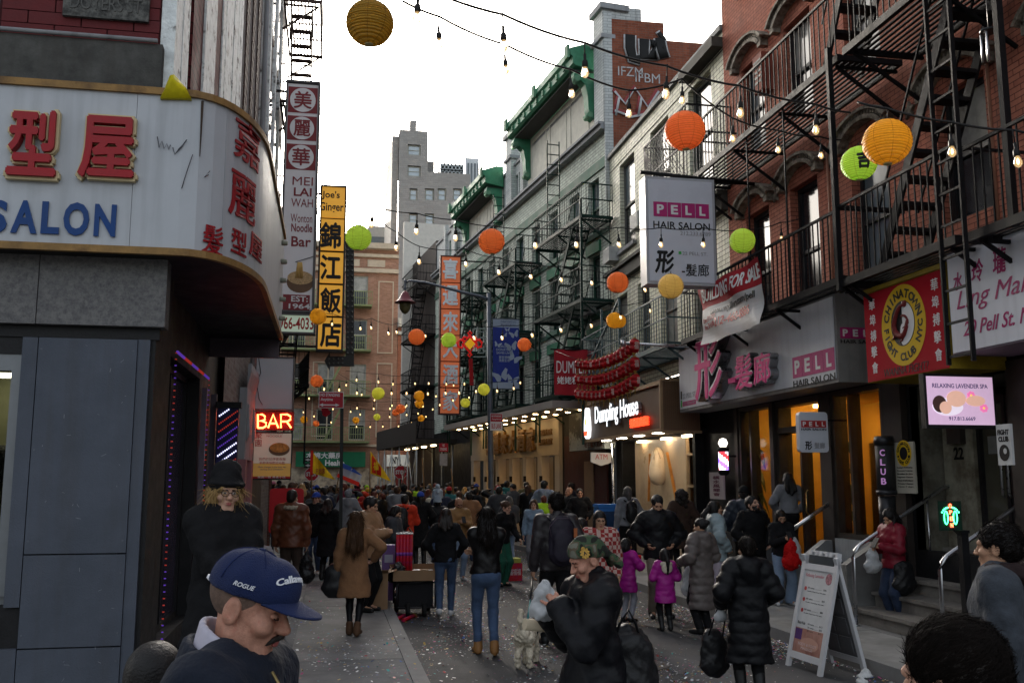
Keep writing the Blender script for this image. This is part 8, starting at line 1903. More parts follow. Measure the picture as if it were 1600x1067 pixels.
# moustache, stubble shadow of short hair, shirt collar, jacket collar and zip
s=SDF(P(0,-.10,-.055)-.05,P(0,-.10,-.055)+.05,.0032)
for sd in(1,-1):s.cone(P(sd*.004,-.106,-.052),P(sd*.024,-.096,-.060),.0085,.0065,.006);s.cone(P(sd*.024,-.096,-.060),P(sd*.034,-.084,-.076),.0062,.003,.004)
s.ripple(.0012,300,200,260);mesh_from([(*s.mesh(),0)],'moustache',HR['dark'],T,sc_)
s=SDF(P(0,.0,0)-.16,P(0,.0,0)+.16,.006);s.ell(P(0,.014,.028),V3(.0772,.0965,.088),0,R);s.ell(P(0,-.115,-.02),V3(.075,.125,.12),.008,R,'sub');s.ell(P(0,.0,-.11),V3(.1,.2,.07),.01,R,'sub');mesh_from([(*s.mesh(),0)],'cropped_hair',M('cropped grey hair',(.13,.085,.065),.8,.3,60,.3,200),T,sc_)
SHIRT=cloth('pale lavender shirt',(.42,.40,.47),.8,bump=.1);nk=po.neck
def collar(nm,mat,r0,r1,h0,h1,th,gap=.9,v=.0075,dy=0.):
 s=SDF(nk-.26,nk+.26,v)
 for k in range(22):
  t,t2=-math.pi/2+gap/2+(2*math.pi-gap)*k/22,-math.pi/2+gap/2+(2*math.pi-gap)*(k+1)/22
  for f in[j/9 for j in range(10)]:
   r_,z_=r0+(r1-r0)*f,h0+(h1-h0)*f;q=lambda t_:nk+V3(r_*math.cos(t_),dy+.01+r_*1.05*math.sin(t_),z_+.045*math.sin(t_))
   s.cone(q(t),q(t2),th,th,.006)
 mesh_from([(*s.mesh(),0)],nm,mat,T,sc_)
collar('shirt_collar',SHIRT,.094,.074,-.015,.066,.0075,.35);collar('jacket_collar',NJAC,.128,.108,-.045,.018,.012,.9)
m=MB();m.tube([tuple(worldpt('capman',nk+V3(x,y,z)))for x,y,z in((-.06,-.115,.0),(-.05,-.16,-.08),(-.02,-.20,-.17),(-.01,-.22,-.30))],.004,5,raw=True);m.build('zip',M('brass zip',(.30,.22,.09),.4,.2,30,.1,metal=.8),T)
# ---- camouflage scarf with gold badge
T2,po2,s2,P2=PEOPLE['camo'];R2=po2.Rh
s=SDF(P2(0,.03,.02)-.25,P2(0,.03,.02)+.25,.006);s.ell(P2(0,.014,.040),V3(.086,.108,.095),0,R2);s.ell(P2(0,.085,.0),V3(.055,.05,.055),.03,R2);s.cut(R2@V3(0,-.42,-1),float((R2@V3(0,-.42,-1))@P2(0,-.02,.018)))
s.cone(P2(0,.13,-.01),P2(.03,.17,-.11),.02,.026,.02);s.cone(P2(0,.12,-.02),P2(-.04,.14,-.10),.018,.02,.02);s.ripple(.0035,40,46,60,3);mesh_from([(*s.mesh(),0)],'head_scarf',CAMO,T2,s2)
goldb=M('gold badge thread',(.45,.26,.05),.5,.3,60,.6,120)
bc=headworld(T2,P2,R2,s2,V3(.0865,-.022,.052));hz_=rotz(T2.rotation_euler[2]);nw_=Vector(tuple(hz_@(R2@V3(.93,-.25,.22)))).normalized();uw=Vector(tuple(hz_@(R2@V3(.25,.95,0)))).normalized();ww_=nw_.cross(uw)*-1
fb=Fr(tuple(bc),uw,nw_,ww_ if ww_.z>0 else-ww_)
disc(T2,fb,0,0,.021,.026,0,goldb,'badge',16,.004);disc(T2,fb,0,.028,.009,.008,0,goldb,'badge_crown',10,.005)
for k in range(10):a=k*.628;disc(T2,fb,math.cos(a)*.021,math.sin(a)*.026,.006,.006,.001,goldb,'badge_leaf',7,.004)
text('A',ink,T2,fb,0,0,.018,.02,.0042,.001,.03,name='badge_mark')
# ---- generic bags
def sdf_thing(name,label,cat,build,mat,loc,part='bag',group=None,extra=None):
 t=thing(name,loc,label,cat,group);s=build(Vector(loc));ob=mesh_from([(*s.mesh(),0)],part,mat,None);ob.data.transform(Matrix.Translation(-Vector(loc)));ob.parent=t
 if extra:extra(t)
 return t
def sack(c,w_,d,h,v=.012,amp=.006,seed=0.,knot=True,taper=.7):
 c=np.array(c);s=SDF(c-V3(w_,w_,h*.75),c+V3(w_,w_,h*1.1),v);s.cone(c+V3(0,0,-h*.28),c+V3(0,0,h*.15),w_*.5,w_*.5*taper,0,d/w_);s.ell(c+V3(0,0,-h*.33),V3(w_*.52,d*.52,h*.2),.04)
 if knot:s.cone(c+V3(0,0,h*.2),c+V3(0,0,h*.55),w_*.28,w_*.07,.04)
 s.ripple(amp,42,40,36,seed);s.ripple(amp*.5,95,90,85,seed+1);return s
WPLA=M('white plastic bag',(.50,.51,.52),.35,.12,14,.3,40,trans=.25);RPLA=M('red plastic bag',(.48,.012,.012),.3,.15,14,.3,40,trans=.2);BPLA=M('black plastic bag',(.012,.012,.013),.28,.2,14,.4,40);BBAG=M('black leather bag',(.010,.010,.011),.4,.2,8,.2,60)
def straps(t,a,b,top,r=.008,mat=BBAG):
 m=MB();A_,B_,C_=Vector(a),Vector(b),Vector(top);m.tube([tuple(A_),tuple(A_.lerp(C_,.6)+Vector((0,0,.03))),tuple(C_),tuple(B_.lerp(C_,.6)+Vector((0,0,.03))),tuple(B_)],r,6,raw=True);m.build('handle',mat,t)
def bagat(name,label,key,sd,w_,d,h,mat,dz=0.,drop=.62,seed=0.,cat='bag',v=.012,knot=True,taper=.7,dx=(0,0),strap_to=None,amp=.006):
 T_,po_,s_,_=PEOPLE[key];hand=worldpt(key,po_.wr[sd]+po_.hd[sd]*.09);c=hand+Vector((dx[0],dx[1],-h*drop+dz))
 t=sdf_thing(name,label,cat,lambda l:sack(l,w_,d,h,v,amp,seed,knot,taper),mat,tuple(c))
 if strap_to is not None:straps(t,c+Vector((w_*.3,0,h*.12)),c+Vector((-w_*.3,0,h*.12)),strap_to if not isinstance(strap_to,str)else hand)
 return t
bagat('handbag','black leather handbag on the arm of the woman in the brown coat','browncoat',1,.34,.16,.30,BBAG,knot=False,taper=.9,dx=(.0,.0),strap_to='h',amp=.003,dz=.18)
bagat('plastic_bag','black plastic bag hanging from the hand of the man in brown leather','brownleather',-1,.26,.16,.45,BPLA,seed=3)
bagat('tote_bag','large black tote bag hanging behind the woman with the camouflage scarf','camo',1,.36,.2,.42,BBAG,knot=False,taper=.85,dx=(.42,.02),dz=-.18,drop=.5,strap_to=worldpt('camo',(.12,.14,1.30)),v=.009)
bagat('plastic_bag','white plastic bag held near the mouth of the woman with the camouflage scarf','camo',-1,.14,.11,.17,WPLA,drop=.0,dz=.06,dx=(.0,-.02),v=.006,amp=.008,seed=5)
rl=thing('paper_roll',tuple(worldpt('camo',(-.14,-.28,1.20))),'cream paper roll held by the woman with the camouflage scarf','roll');pr_=Vector(rl.location);m=MB();m.tube([tuple(pr_+Vector((-.10,-.02,.01))),tuple(pr_+Vector((.10,.03,-.02)))],.031,14,raw=True);m.build('roll',M('cream paper',(.50,.42,.30),.8,.1,10,.1),rl);m=MB();m.tube([tuple(pr_+Vector((.0,.0,.0))),tuple(pr_+Vector((.004,.001,0)))],.032,14,raw=True);m.build('band',M('tan band',(.3,.2,.1),.7),rl)
bagat('plastic_bag','white shopping bag held by the woman in the taupe puffer coat','greypuffer',-1,.30,.14,.40,WPLA,knot=False,taper=.8,seed=7,strap_to='h',dx=(-.05,-.04))
bagat('plastic_bag','small clear bag in the left hand of the short woman in the black quilted coat','blackcoat',1,.10,.08,.18,WPLA,v=.008,drop=.1,seed=8,amp=.004)
bagat('shoulder_bag','black shoulder bag of the short woman in the black quilted coat','blackcoat',1,.26,.14,.42,BBAG,knot=False,taper=.9,dx=(-.02,.12),drop=.9,strap_to=worldpt('blackcoat',(.16,.05,1.38)))
bagat('plastic_bag','bright red plastic bag hanging from the arm of the woman in pale jeans','redbag',-1,.28,.18,.38,RPLA,seed=9,dx=(-.02,-.08),drop=.55,amp=.008)
bagat('plastic_bag','white plastic bag beside the red one on the arm of the woman in pale jeans','redbag',1,.24,.16,.36,WPLA,seed=10,dx=(.06,-.06),drop=.55,amp=.008)
bagat('plastic_bag','white plastic bag hanging from the hands of the woman in the red jacket','redjacket',-1,.22,.14,.26,WPLA,seed=11,drop=.5,amp=.008)
bagat('shoulder_bag','black shoulder bag of the woman in the red jacket','redjacket',1,.30,.16,.36,BBAG,knot=False,taper=.9,dx=(.36,-.02),drop=.9,dz=-.05,strap_to=worldpt('redjacket',(.14,.05,1.38)))
def backpack(key,label,mat,w_=.31,h=.46,tagc=None):
 T_,po_,s_,_=PEOPLE[key];cl=po_.up((0,.235,1.20));loc=worldpt(key,cl);t=thing('backpack',tuple(loc),label,'backpack',rz=T_.rotation_euler[2])
 s=SDF(V3(-.25,-.16,-.32),V3(.25,.2,.32),.012);s.cone((0,0,-h*.32),(0,0,h*.26),w_*.5,w_*.46,0,.55);s.cone((0,.07,-h*.30),(0,.07,-h*.02),w_*.38,w_*.36,.02,.40);s.ripple(.003,40,40,36)
 ob=mesh_from([(*s.mesh(),0)],'bag',mat,t,s_)
 for sd in(1,-1):
  m=MB();m.tube([(sd*.10*s_,-.06*s_,.2*s_),(sd*.115*s_,-.17*s_,.235*s_),(sd*.12*s_,-.30*s_,.17*s_),(sd*.13*s_,-.345*s_,.02*s_),(sd*.14*s_,-.26*s_,-.12*s_),(sd*.12*s_,-.08*s_,-.16*s_)],.016*s_,6,raw=True);raw_child(m,'strap',mat,t)
 m=MB();m.tube([(-.13*s_,.05*s_,.02*s_),(-.15*s_,.03*s_,.13*s_),(-.07*s_,.055*s_,.225*s_),(.07*s_,.055*s_,.225*s_),(.15*s_,.03*s_,.13*s_),(.13*s_,.05*s_,.02*s_)],.004*s_,5,raw=True);raw_child(m,'zip',M('purple grey zip',(.07,.05,.07),.5),t)
 m=MB();m.tube([(-.03*s_,-.02*s_,.23*s_),(-.02*s_,0,.275*s_),(.02*s_,0,.275*s_),(.03*s_,-.02*s_,.23*s_)],.007*s_,5,raw=True);raw_child(m,'handle',mat,t)
 if tagc:m=MB();m.box(-.145*s_,-.105*s_,.11*s_,.125*s_,.02*s_,.12*s_);raw_child(m,'tag',tagc,t)
 return t
backpack('backpack','dark backpack with an orange tag on the tall man in dark leather',M('dark plum nylon',(.018,.015,.024),.6,.2,6,.2),tagc=M('orange leather tag',(.30,.09,.03),.5))
backpack('greysweater','black backpack on the woman in the pale sweater by the dumpling shop',BBAG,.26,.36)
backpack('orange','black backpack on the person in the orange red hoodie',BBAG,.28,.42)
def phone(key,sd,label):
 T_,po_,s_,_=PEOPLE[key];c=worldpt(key,po_.wr[sd]+po_.hd[sd]*.10+V3(0,0,.03));t=thing('phone',tuple(c),label,'phone',rz=T_.rotation_euler[2]);t.rotation_euler[0]=-.6
 m=MB();m.box(-.037,.037,-.005,.005,-.06,.08);raw_child(m,'case',ink,t);m=MB();m.box(-.033,.033,.0055,.006,-.055,.075);raw_child(m,'screen',M('phone screen',(.06,.07,.09),.1,.1,3,0),t)
phone('tan',-1,'phone held by the bald bearded man in the tan jacket');phone('redbag',-1,'phone held by the woman in pale jeans');phone('greyhood',-1,'phone held by the man in the dark grey hood');phone('redjacket',1,'phone held by the woman in the red jacket')
T_,po_,s_,_=PEOPLE['girl'];c=worldpt('girl',po_.wr[-1]+po_.hd[-1]*.08);bt=thing('red_bottle',tuple(c),'small red bottle held up by the little girl in magenta','bottle');m=MB();m.lathe([(.018,-.03),(.02,.03),(.018,.05)],tuple(c),10);m.build('bottle',M('pink plastic',(.5,.06,.12),.4),bt);m=MB();m.lathe([(.026,.051),(.026,.10),(.02,.105)],tuple(c),10);m.build('cap',M('red plastic',(.5,.01,.015),.4),bt)
s_=SDF(V3(-.2,-.2,-.2),V3(.2,.2,.2),.009);T3,po3,s3,_=PEOPLE['girl2'];s=SDF(po3.neck+V3(-.2,-.1,-.25),po3.neck+V3(.2,.3,.1),.009);s.ell(po3.neck+V3(0,.15,-.09),V3(.12,.05,.12),0);s.cone(po3.neck+V3(-.09,.10,.0),po3.neck+V3(.09,.10,.0),.05,.05,.03);s.ripple(.005,60,60,60);mesh_from([(*s.mesh(),0)],'hood',CREAM,T3,s3)
# ---- the dog and its lead
dg=thing('dog',tuple(onY(824,1036,10.4)),'shaggy cream poodle walking away on a lead beside the man with the backpack','dog');dg.location.z=0;dg.scale=(.86,)*3;dg.rotation_euler=(0,0,math.radians(155))
s=SDF(V3(-.25,-.55,-.02),V3(.25,.5,.75),.0105)
s.cone((0,.17,.40),(0,-.16,.42),.105,.115,0);s.ell((0,-.17,.39),(.10,.10,.125),.04)
s.cone((0,-.22,.43),(0,-.32,.45),.07,.06,.04);s.ell((0,-.37,.45),(.07,.085,.07),.03);s.cone((0,-.41,.42),(0,-.48,.36),.042,.030,.02)
for sd in(1,-1):
 s.cone((sd*.055,-.385,.48),(sd*.085,-.36,.38),.028,.034,.02)
 s.cone((sd*.06,.16,.36),(sd*.068,.10,.24),.075,.048,.03);s.cone((sd*.068,.10,.24),(sd*.068,.21+sd*.03,.15),.043,.034,.015);s.cone((sd*.068,.21+sd*.03,.15),(sd*.068,.18+sd*.03,.04),.036,.034,.01);s.cone((sd*.068,.18+sd*.03,.03),(sd*.068,.135+sd*.03,.025),.03,.025,.01)
 s.cone((sd*.058,-.18,.34),(sd*.058,-.17+sd*.04,.18),.052,.040,.03);s.cone((sd*.058,-.17+sd*.04,.18),(sd*.058,-.19+sd*.05,.035),.038,.034,.01);s.cone((sd*.058,-.19+sd*.05,.03),(sd*.058,-.23+sd*.05,.025),.03,.024,.01)
s.cone((0,.24,.46),(.01,.31,.58),.03,.034,.03);s.cone((.01,.31,.58),(.02,.25,.68),.034,.036,.02);s.cone((.02,.25,.68),(.02,.19,.66),.034,.022,.02)
s.ripple(.008,62,66,58,1);s.ripple(.005,130,125,120,2);DOGF=M('cream curly fur',(.62,.55,.43),.95,.3,30,1.0,110,second=(.45,.38,.28));mesh_from([(*s.mesh(),0)],'body',DOGF,dg)
m=MB();m.lathe([(.122,-.02),(.124,.02)],(0,0,0),14);m.v=[(x,z*1.0-.10,y+.41)for x,y,z in m.v];raw_child(m,'harness',BBAG,dg)
ld=thing('dog_lead',tuple(worldpt('backpack',PEOPLE['backpack'][1].wr[1])),'black and teal dog lead running down from the hand of the man with the backpack','dog lead')
h0=worldpt('backpack',PEOPLE['backpack'][1].wr[1]+PEOPLE['backpack'][1].hd[1]*.09);d0=Vector(dg.location)+Vector((.02,.08,.46));md=h0.lerp(d0,.5)+Vector((0,0,-.03))
m=MB();m.tube([tuple(h0),tuple(h0.lerp(md,.5)),tuple(md)],.011,6,raw=True);m.build('grip',BBAG,ld);m=MB();m.tube([tuple(md),tuple(md.lerp(d0,.6)),tuple(d0)],.009,6,raw=True);m.build('strap',M('teal webbing',(.02,.16,.17),.7),ld)

# ================================================================= STREET FURNITURE
lampiron=M('grey blue lamp iron',(.10,.115,.14),.45,.25,6,.1,metal=.3)
Y=29.5;fl_=Fr((0,Y,0),(1,0,0),(0,-1,0));pb0=onY(768,760,Y)
lp_=thing('street_lamp',(pb0.x,Y,0),'grey street lamp post with a long arm and a hanging bell lamp','street lamp')
tp=onY(764,458,Y);m=MB();m.tube([(pb0.x,Y,0),(pb0.x,Y,1.2),((pb0.x+tp.x)/2,Y,4),(tp.x,Y,tp.z)],[.11,.095,.085,.07],12,raw=True);m.build('pole',lampiron,lp_)
m=MB();m.lathe([(.19,0),(.19,.2),(.14,.35),(.12,.9)],(pb0.x,Y,0),12);m.build('base',lampiron,lp_)
A_=[onY(x,y,Y)for x,y in((764,468),(752,463),(730,458),(700,450),(665,441),(640,438),(633,441))];m=MB();m.tube([tuple(p)for p in A_],[.06,.055,.05,.045,.04,.035,.03],8,raw=True);m.build('arm',lampiron,lp_)
q=onY(633,441,Y);m=MB();m.lathe([(.02,.10),(.05,.06),(.025,0),(.05,-.06),(.025,-.14),(.06,-.2),(.03,-.24)],tuple(q),10);m.build('finial',lampiron,lp_)
q=onY(633,472,Y);m=MB();m.lathe([(.04,.36),(.10,.30),(.15,.20),(.20,.10),(.30,.02),(.34,-.01),(.30,-.01)],tuple(q),18);sh=m.build('lamp_shade',M('maroon enamel',(.20,.05,.06),.4,.2),lp_)
m=MB();m.lathe([(.17,-.012),(.18,-.10),(.16,-.22),(.09,-.33),(.01,-.37)],tuple(q),16);m.build('globe',M('dusky globe',(.10,.09,.04),.25,.2),lp_)
bn=thing('butterfly_banner',tuple(onY(790,550,Y)),'blue vertical banner with white butterflies on the street lamp post','banner');xa_,xb_=onY(770,550,Y).x,onY(811,550,Y).x;zt3,zb3=onY(790,498,Y).z,onY(790,607,Y).z
navyb=M('blue banner cloth',(.022,.040,.25),.6,.12,3,.1);palb=M('pale banner cloth',(.34,.40,.50),.6,.08,3,.1)
for z0_,z1_,mt in((zt3-.27,zt3,palb),(zb3+.21,zt3-.272,navyb),(zb3,zb3+.208,palb)):bx1(fl_,(xa_,xb_,-.01,.0,z0_,z1_),'cloth',mt,bn)
for zz in(zt3,zb3):m=MB(fl_);m.tube([(pb0.x-.06,-.005,zz),(xb_+.03,-.005,zz)],.018,6);m.build('rod',lampiron,bn)
text('CHINATOWN NYC',M('navy print',(.02,.03,.12),.5),bn,fl_,(xa_+xb_)/2+.08,zt3-.09,.5,.06,.001,.003,.01);text('唐人街社區中心',M('navy print'),bn,fl_,(xa_+xb_)/2+.08,zt3-.18,.5,.06,.001,.003)
text('ORGAN\nDONATION\nSAVES LIVES',palb,bn,fl_,(xa_+xb_)/2-.05,zt3-.98,.52,.28,.001,.003,.02);text('器官捐贈\n挽救生命',palb,bn,fl_,(xa_+xb_)/2-.05,zt3-1.27,.35,.2,.001,.003,.02)
def butterfly(cu,cw_,s_,rot):
 P4=[];
 for sx in(1,-1):
  pts=[(0,0),(.12,.22),(.5,.5),(.62,.34),(.45,.08),(.40,-.22),(.22,-.38),(.06,-.16)]
  pp_=[]
  for a,b_ in pts:x,y=sx*a*s_,b_*s_;pp_.append((cu+x*math.cos(rot)-y*math.sin(rot),.001,cw_+x*math.sin(rot)+y*math.cos(rot)))
  m=MB(fl_);m.prism(pp_ if sx>0 else pp_[::-1],(0,.003,0));m.build('wing_print',palb,bn)
for cu,cw_,s_,r_ in((.28,.42,.26,.3),(.18,.80,.34,.2),(-.28,.75,.2,-.3),(-.05,.45,.16,.2),(.28,1.15,.36,-.5),(-.16,1.72,.44,.35),(.22,1.82,.34,-.2),(.05,.28,.14,.1)):butterfly((xa_+xb_)/2+cu*.95,zt3-.06-cw_*1.03,s_,r_)
kn=thing('knot_decoration',tuple(onY(735,538,Y)),'red Chinese knot ornament with yellow diamond and grey lattice on the lamp post','ornament');knr=M('lit red knot',(.6,.015,.02),.5,.05,4,0,emit=.06,ecol=(1,.03,.02));kf=Fr((0,Y-.1,0),(1,0,0),(0,-1,0));Yk=Y-.1
def kp(x,y):p=onY(x,y,Yk);return(p.x,0,p.z)
m=MB(kf);m.prism([kp(734,528),kp(742,537),kp(734,546),kp(726,537)],(0,.06,0));m.build('diamond',M('yellow lit diamond',(.8,.42,.01),.5,.05,4,0,emit=.08,ecol=(1,.5,.02)),kn)
def loop(pts,r=.045):m=MB(kf);m.tube([kp(*q)for q in pts],r,7);m.build('loop',knr,kn)
loop([(734,524),(745,537),(734,550),(723,537),(734,524)]);
for sx in(1,-1):loop([(734+sx*8,533),(734+sx*15,530),(734+sx*19,535),(734+sx*18,541),(734+sx*12,543),(734+sx*10,538)],.04);loop([(734+sx*4,527),(734+sx*9,526),(734+sx*12,531)],.035)
loop([(734,524),(731,520),(734,517),(737,520),(734,524)],.03);loop([(734,550),(731,554),(734,557),(737,554),(734,550)],.03)
m=MB(kf);m.prism([kp(732,560),kp(738,560),kp(740,601),kp(734,602)],(0,.05,0));m.build('tassel',M('red tassel',(.35,.012,.015),.8,.2,30,.3),kn)
m=MB(kf)
for a,b_ in(((740,513),(760,513)),((760,513),(760,557)),((740,557),(760,557)),((746,518),(746,527)),((746,518),(756,518)),((756,518),(756,535)),((750,527),(756,527)),((746,551),(756,551)),((756,540),(756,551)),((748,544),(756,544)),((740,513),(740,520)),((748,544),(748,551))):m.bar(kp(*a),kp(*b_),.035)
m.build('lattice',M('pale lattice',(.30,.36,.34),.5),kn)
# ---- traffic and street signs
signred=M('sign red',(.36,.012,.025),.45,.08,3,0);signwhite=M('sign white',(.60,.60,.60),.45,.05,3,0);polegreen=M('dark sign pole',(.016,.018,.017),.5,.3,8,.2)
def sign_post(name,label,Y,px,ytop,base=0.,lean=0.):
 p=onY(px,ytop,Y);t=thing(name,(p.x+lean,Y,base),label,'street sign');m=MB();m.box(p.x-.03,p.x+.03,Y+.005,Y+.05,base,p.z);
 if lean:m.v=[(x+lean*(1-(z-base)/(p.z-base)),y,z)for x,y,z in m.v]
 m.build('post',polegreen,t);return t,Fr((0,Y,0),(1,0,0),(0,-1,0))
t,f=sign_post('no_standing_sign','red NO STANDING Anytime sign on a dark pole on the left pavement',17.5,534.5,612,KZ,.05)
def plate(t,f,Y,box,mat,o=.0,name='plate',d=.008):u,w_,wd,ht=rect(Y,*box);m=MB(f);m.box(u-wd/2,u+wd/2,o,o+d,w_-ht/2,w_+ht/2);return m.build(name,mat,t)
plate(t,f,17.5,(498,611.5,537,637),signwhite,-.004);plate(t,f,17.5,(499,612.5,536,636),signred,.0045)
ptext('NO STANDING',signwhite,t,f,17.5,(501,614,531,619),.0125,.002,.02);ptext('Anytime',signwhite,t,f,17.5,(501,621,520,627),.0125,.002,.02)
m=MB(f);a,b_=onY(503,632,17.5),onY(526,632,17.5);m.box(a.x,b_.x,.0125,.015,a.z-.01,a.z+.01);m.prism([(a.x-.05,.0125,a.z),(a.x+.02,.0125,a.z+.03),(a.x+.02,.0125,a.z-.03)],(0,.003,0));m.prism([(b_.x+.05,.0125,a.z),(b_.x-.02,.0125,a.z-.03),(b_.x-.02,.0125,a.z+.03)],(0,.003,0));m.build('arrow',signwhite,t)
rf=thing('small_red_flag',tuple(onY(511,642,18.0)),'small red pennant hanging under the no standing sign','flag');m=MB(Fr((0,18,0),(1,0,0),(0,-1,0)));P5=[onY(*q,18)for q in((502,637),(512,637),(517,645),(510,651),(504,648))];m.prism([(p.x,.03*math.sin(k),p.z)for k,p in enumerate(P5)],(0,.01,0));m.build('cloth',M('red banner cloth'),rf)
t,f=sign_post('no_standing_sign','red and white NO STANDING sign strapped to the street lamp post',Y-.12,775,643,4.0)
plate(t,f,Y-.12,(766,645,785,672),signwhite,-.002);plate(t,f,Y-.12,(766.5,646,784.5,658),signred,.0065);ptext('NO STANDING',signwhite,t,f,Y-.12,(768,648,783,651),.015,.002);ptext('Anytime',signwhite,t,f,Y-.12,(768,653,783,656),.015,.002);ptext('BUS LANE',red_ink,t,f,Y-.12,(768,661,783,669),.0065,.002,.02)
t,f=sign_post('no_standing_sign','distant red NO STANDING sign left of the lit restaurant',33,693,690,0)
plate(t,f,33,(686,692,700,705),signred,.0);ptext('NO\nSTANDING',signwhite,t,f,33,(688,693,698,703),.009,.002);plate(t,f,33,(687,708,699,727),M('sign grey',(.3,.3,.3),.5),.0)
def stop(px,py,dia,label,extra=False):
 Ys=45.5;t,f=sign_post('stop_sign',label,Ys,px,py-dia*.6 if not extra else 711,0);c=onY(px,py,Ys);r_=dia/2*Ys/1500*1.06
 for k,(rr,mt)in enumerate(((r_,signwhite),(r_*.92,signred))):m=MB(f);m.prism([(c.x+rr*math.cos(math.pi/8+j*math.pi/4),.0+k*.009,c.z+rr*math.sin(math.pi/8+j*math.pi/4))for j in range(8)],(0,.008,0));m.build('plate',mt,t)
 text('STOP',signwhite,t,f,c.x,c.z,r_*1.45,r_*.58,.018,.004,.04)
 if extra:
  for y0,y1,flip in((714,721,1),(723,730,1)):
   plate(t,f,Ys,(475,y0,497,y1),ink,.0);u,w_,wd,ht=rect(Ys,476,y0+1,496,y1-1);m=MB(f);m.box(u-wd*.2,u+wd*.45,.009,.012,w_-ht*.2,w_+ht*.2);m.prism([(u-wd*.48,.009,w_),(u-wd*.2,.009,w_-ht*.45),(u-wd*.2,.009,w_+ht*.45)],(0,.003,0));m.build('arrow',signwhite,t)
stop(487,740,21,'STOP sign under two black one way arrows at the left of the cross street',True);stop(626,737,21,'STOP sign right of the red and yellow flag')
# ---- shop signs across the far street
ga=thing('green_pharmacy_sign',tuple(onY(524,727,59.6)),'long green pharmacy sign with white characters across the far street','sign');f=Fr((0,59.6,0),(1,0,0),(0,-1,0))
plate(ga,f,59.6,(462,705,571,729),M('green sign',(.012,.13,.06),.5,.1),0,'board',.1);ptext('木棉大藥房',signwhite,ga,f,59.6,(478,706,535,716),.11,.02,.04);ptext('Health',signwhite,ga,f,59.6,(508,718,538,727),.11,.02,.03)
wsn=thing('white_shop_sign',tuple(onY(627,728,59.6)),'white shop sign across the far street behind the second STOP sign','sign');plate(wsn,f,59.6,(604,710,652,728),M('soft lit white sign',(.6,.6,.55),.5,.1,1,0,emit=.05),0,'board',.1);ptext('NY',ink,wsn,f,59.6,(612,713,624,724),.11,.02,.03)
# ---- flags
def flag(label,Yf,pole,pts,mats,bands=None):
 t=thing('flag',tuple(onY(*pole[1],Yf)),label,'flag','flags carried over the crowd');f=Fr((0,Yf,0),(1,0,0),(0,-1,0));m=MB();m.tube([tuple(onY(*pole[0],Yf)),tuple(onY(*pole[1],Yf))],.02,6,raw=True);m.build('pole',M('wooden pole',(.25,.15,.07),.7),t)
 P6=[onY(*q,Yf)for q in pts]
 def surf(mat,inset,o,nm):
  c=sum(P6,Vector())/len(P6);Q=[c+(p-c)*(1-inset)for p in P6];m=MB();n_=8;A0,B0=Q[0],Q[1];C0,D0=Q[2],Q[3]if len(Q)>3 else Q[2]
  for i in range(n_):
   for side in(1,-1):
    r0,r1=i/n_,(i+1)/n_;w0=.09*math.sin(i*1.1);w1=.09*math.sin((i+1)*1.1);oo=o*side
    q=[A0.lerp(D0,r0)+Vector((0,w0-oo,0)),B0.lerp(C0,r0)+Vector((0,w0-oo,0)),B0.lerp(C0,r1)+Vector((0,w1-oo,0)),A0.lerp(D0,r1)+Vector((0,w1-oo,0))]
    i0=len(m.v);m.v+=[tuple(x)for x in q];m.face([i0,i0+1,i0+2,i0+3][::side],True)
  m.build(nm,mat,t)
 for mt,ins,o,nm in mats:surf(mt,ins,o,nm)
 return t,f
yfl=M('yellow flag cloth',(.85,.55,.02),.7,.1,4,.1);rfl=M('red flag cloth',(.75,.035,.02),.7,.1,4,.1);wfl=M('white flag cloth',(.6,.6,.6),.7,.1,4,.1);bfl=M('blue flag cloth',(.04,.10,.42),.7,.1,4,.1)
t,f=flag('yellow pennant with red edge carried over the crowd at the left',30,((487,703),(487,770)),[(488,705),(489,739),(524,749)],[(yfl,0,.004,'cloth')]);ptext('天后宮',red_ink,t,f,30,(493,731,508,739),.12,.01,.02)
m=MB(f);p0_,p1_=onY(487,703,30),onY(487,741,30);m.box(p0_.x-.03,p0_.x+.05,-.02,.06,p1_.z,p0_.z);m.build('red_edge',rfl,t)
t,f=flag('white, red and blue striped flag drooping beside the no standing pole',29,((524,775),(533,722)),[(534,722),(525,747),(560,759),(566,742)],[(wfl,0,.004,'cloth'),]);
for k,(a,b_,c,d,mt)in enumerate((((531,729),(548,735),(550,729),(534,722),bfl),((548,735),(561,741),(566,742),(552,731),bfl),((526,744),(528,739),(562,753),(560,759),rfl))):
 m=MB();q=[onY(*x,28.85)for x in(a,b_,c,d)];m.quad(*[tuple(x)for x in q],raw=True)if False else m.v.extend([tuple(x)for x in q]);m.face((0,1,2,3));m.build('stripe',mt,t)
t,f=flag('red pennant with yellow fringe carried above the crowd in the centre',31,((578,705),(578,780)),[(579,704),(579,739),(612,752)],[(yfl,0,.004,'fringe'),(rfl,.22,.012,'cloth')]);ptext('福',yfl,t,f,31,(583,721,591,734),.14,.01,.03)
for k,(a,b_,lb_)in enumerate((((664,770),(660,715),'plain wooden pole held up in the crowd right of centre'),((710,765),(705,731),'shorter wooden pole held up near the lit restaurant'))):
 t=thing('wooden_pole',tuple(onY(*a,31)),lb_,'pole');m=MB();m.tube([tuple(onY(a[0],a[1]+20,31)),tuple(onY(*b_,31))],.022,6,raw=True);m.build('pole',M('wooden pole'),t)
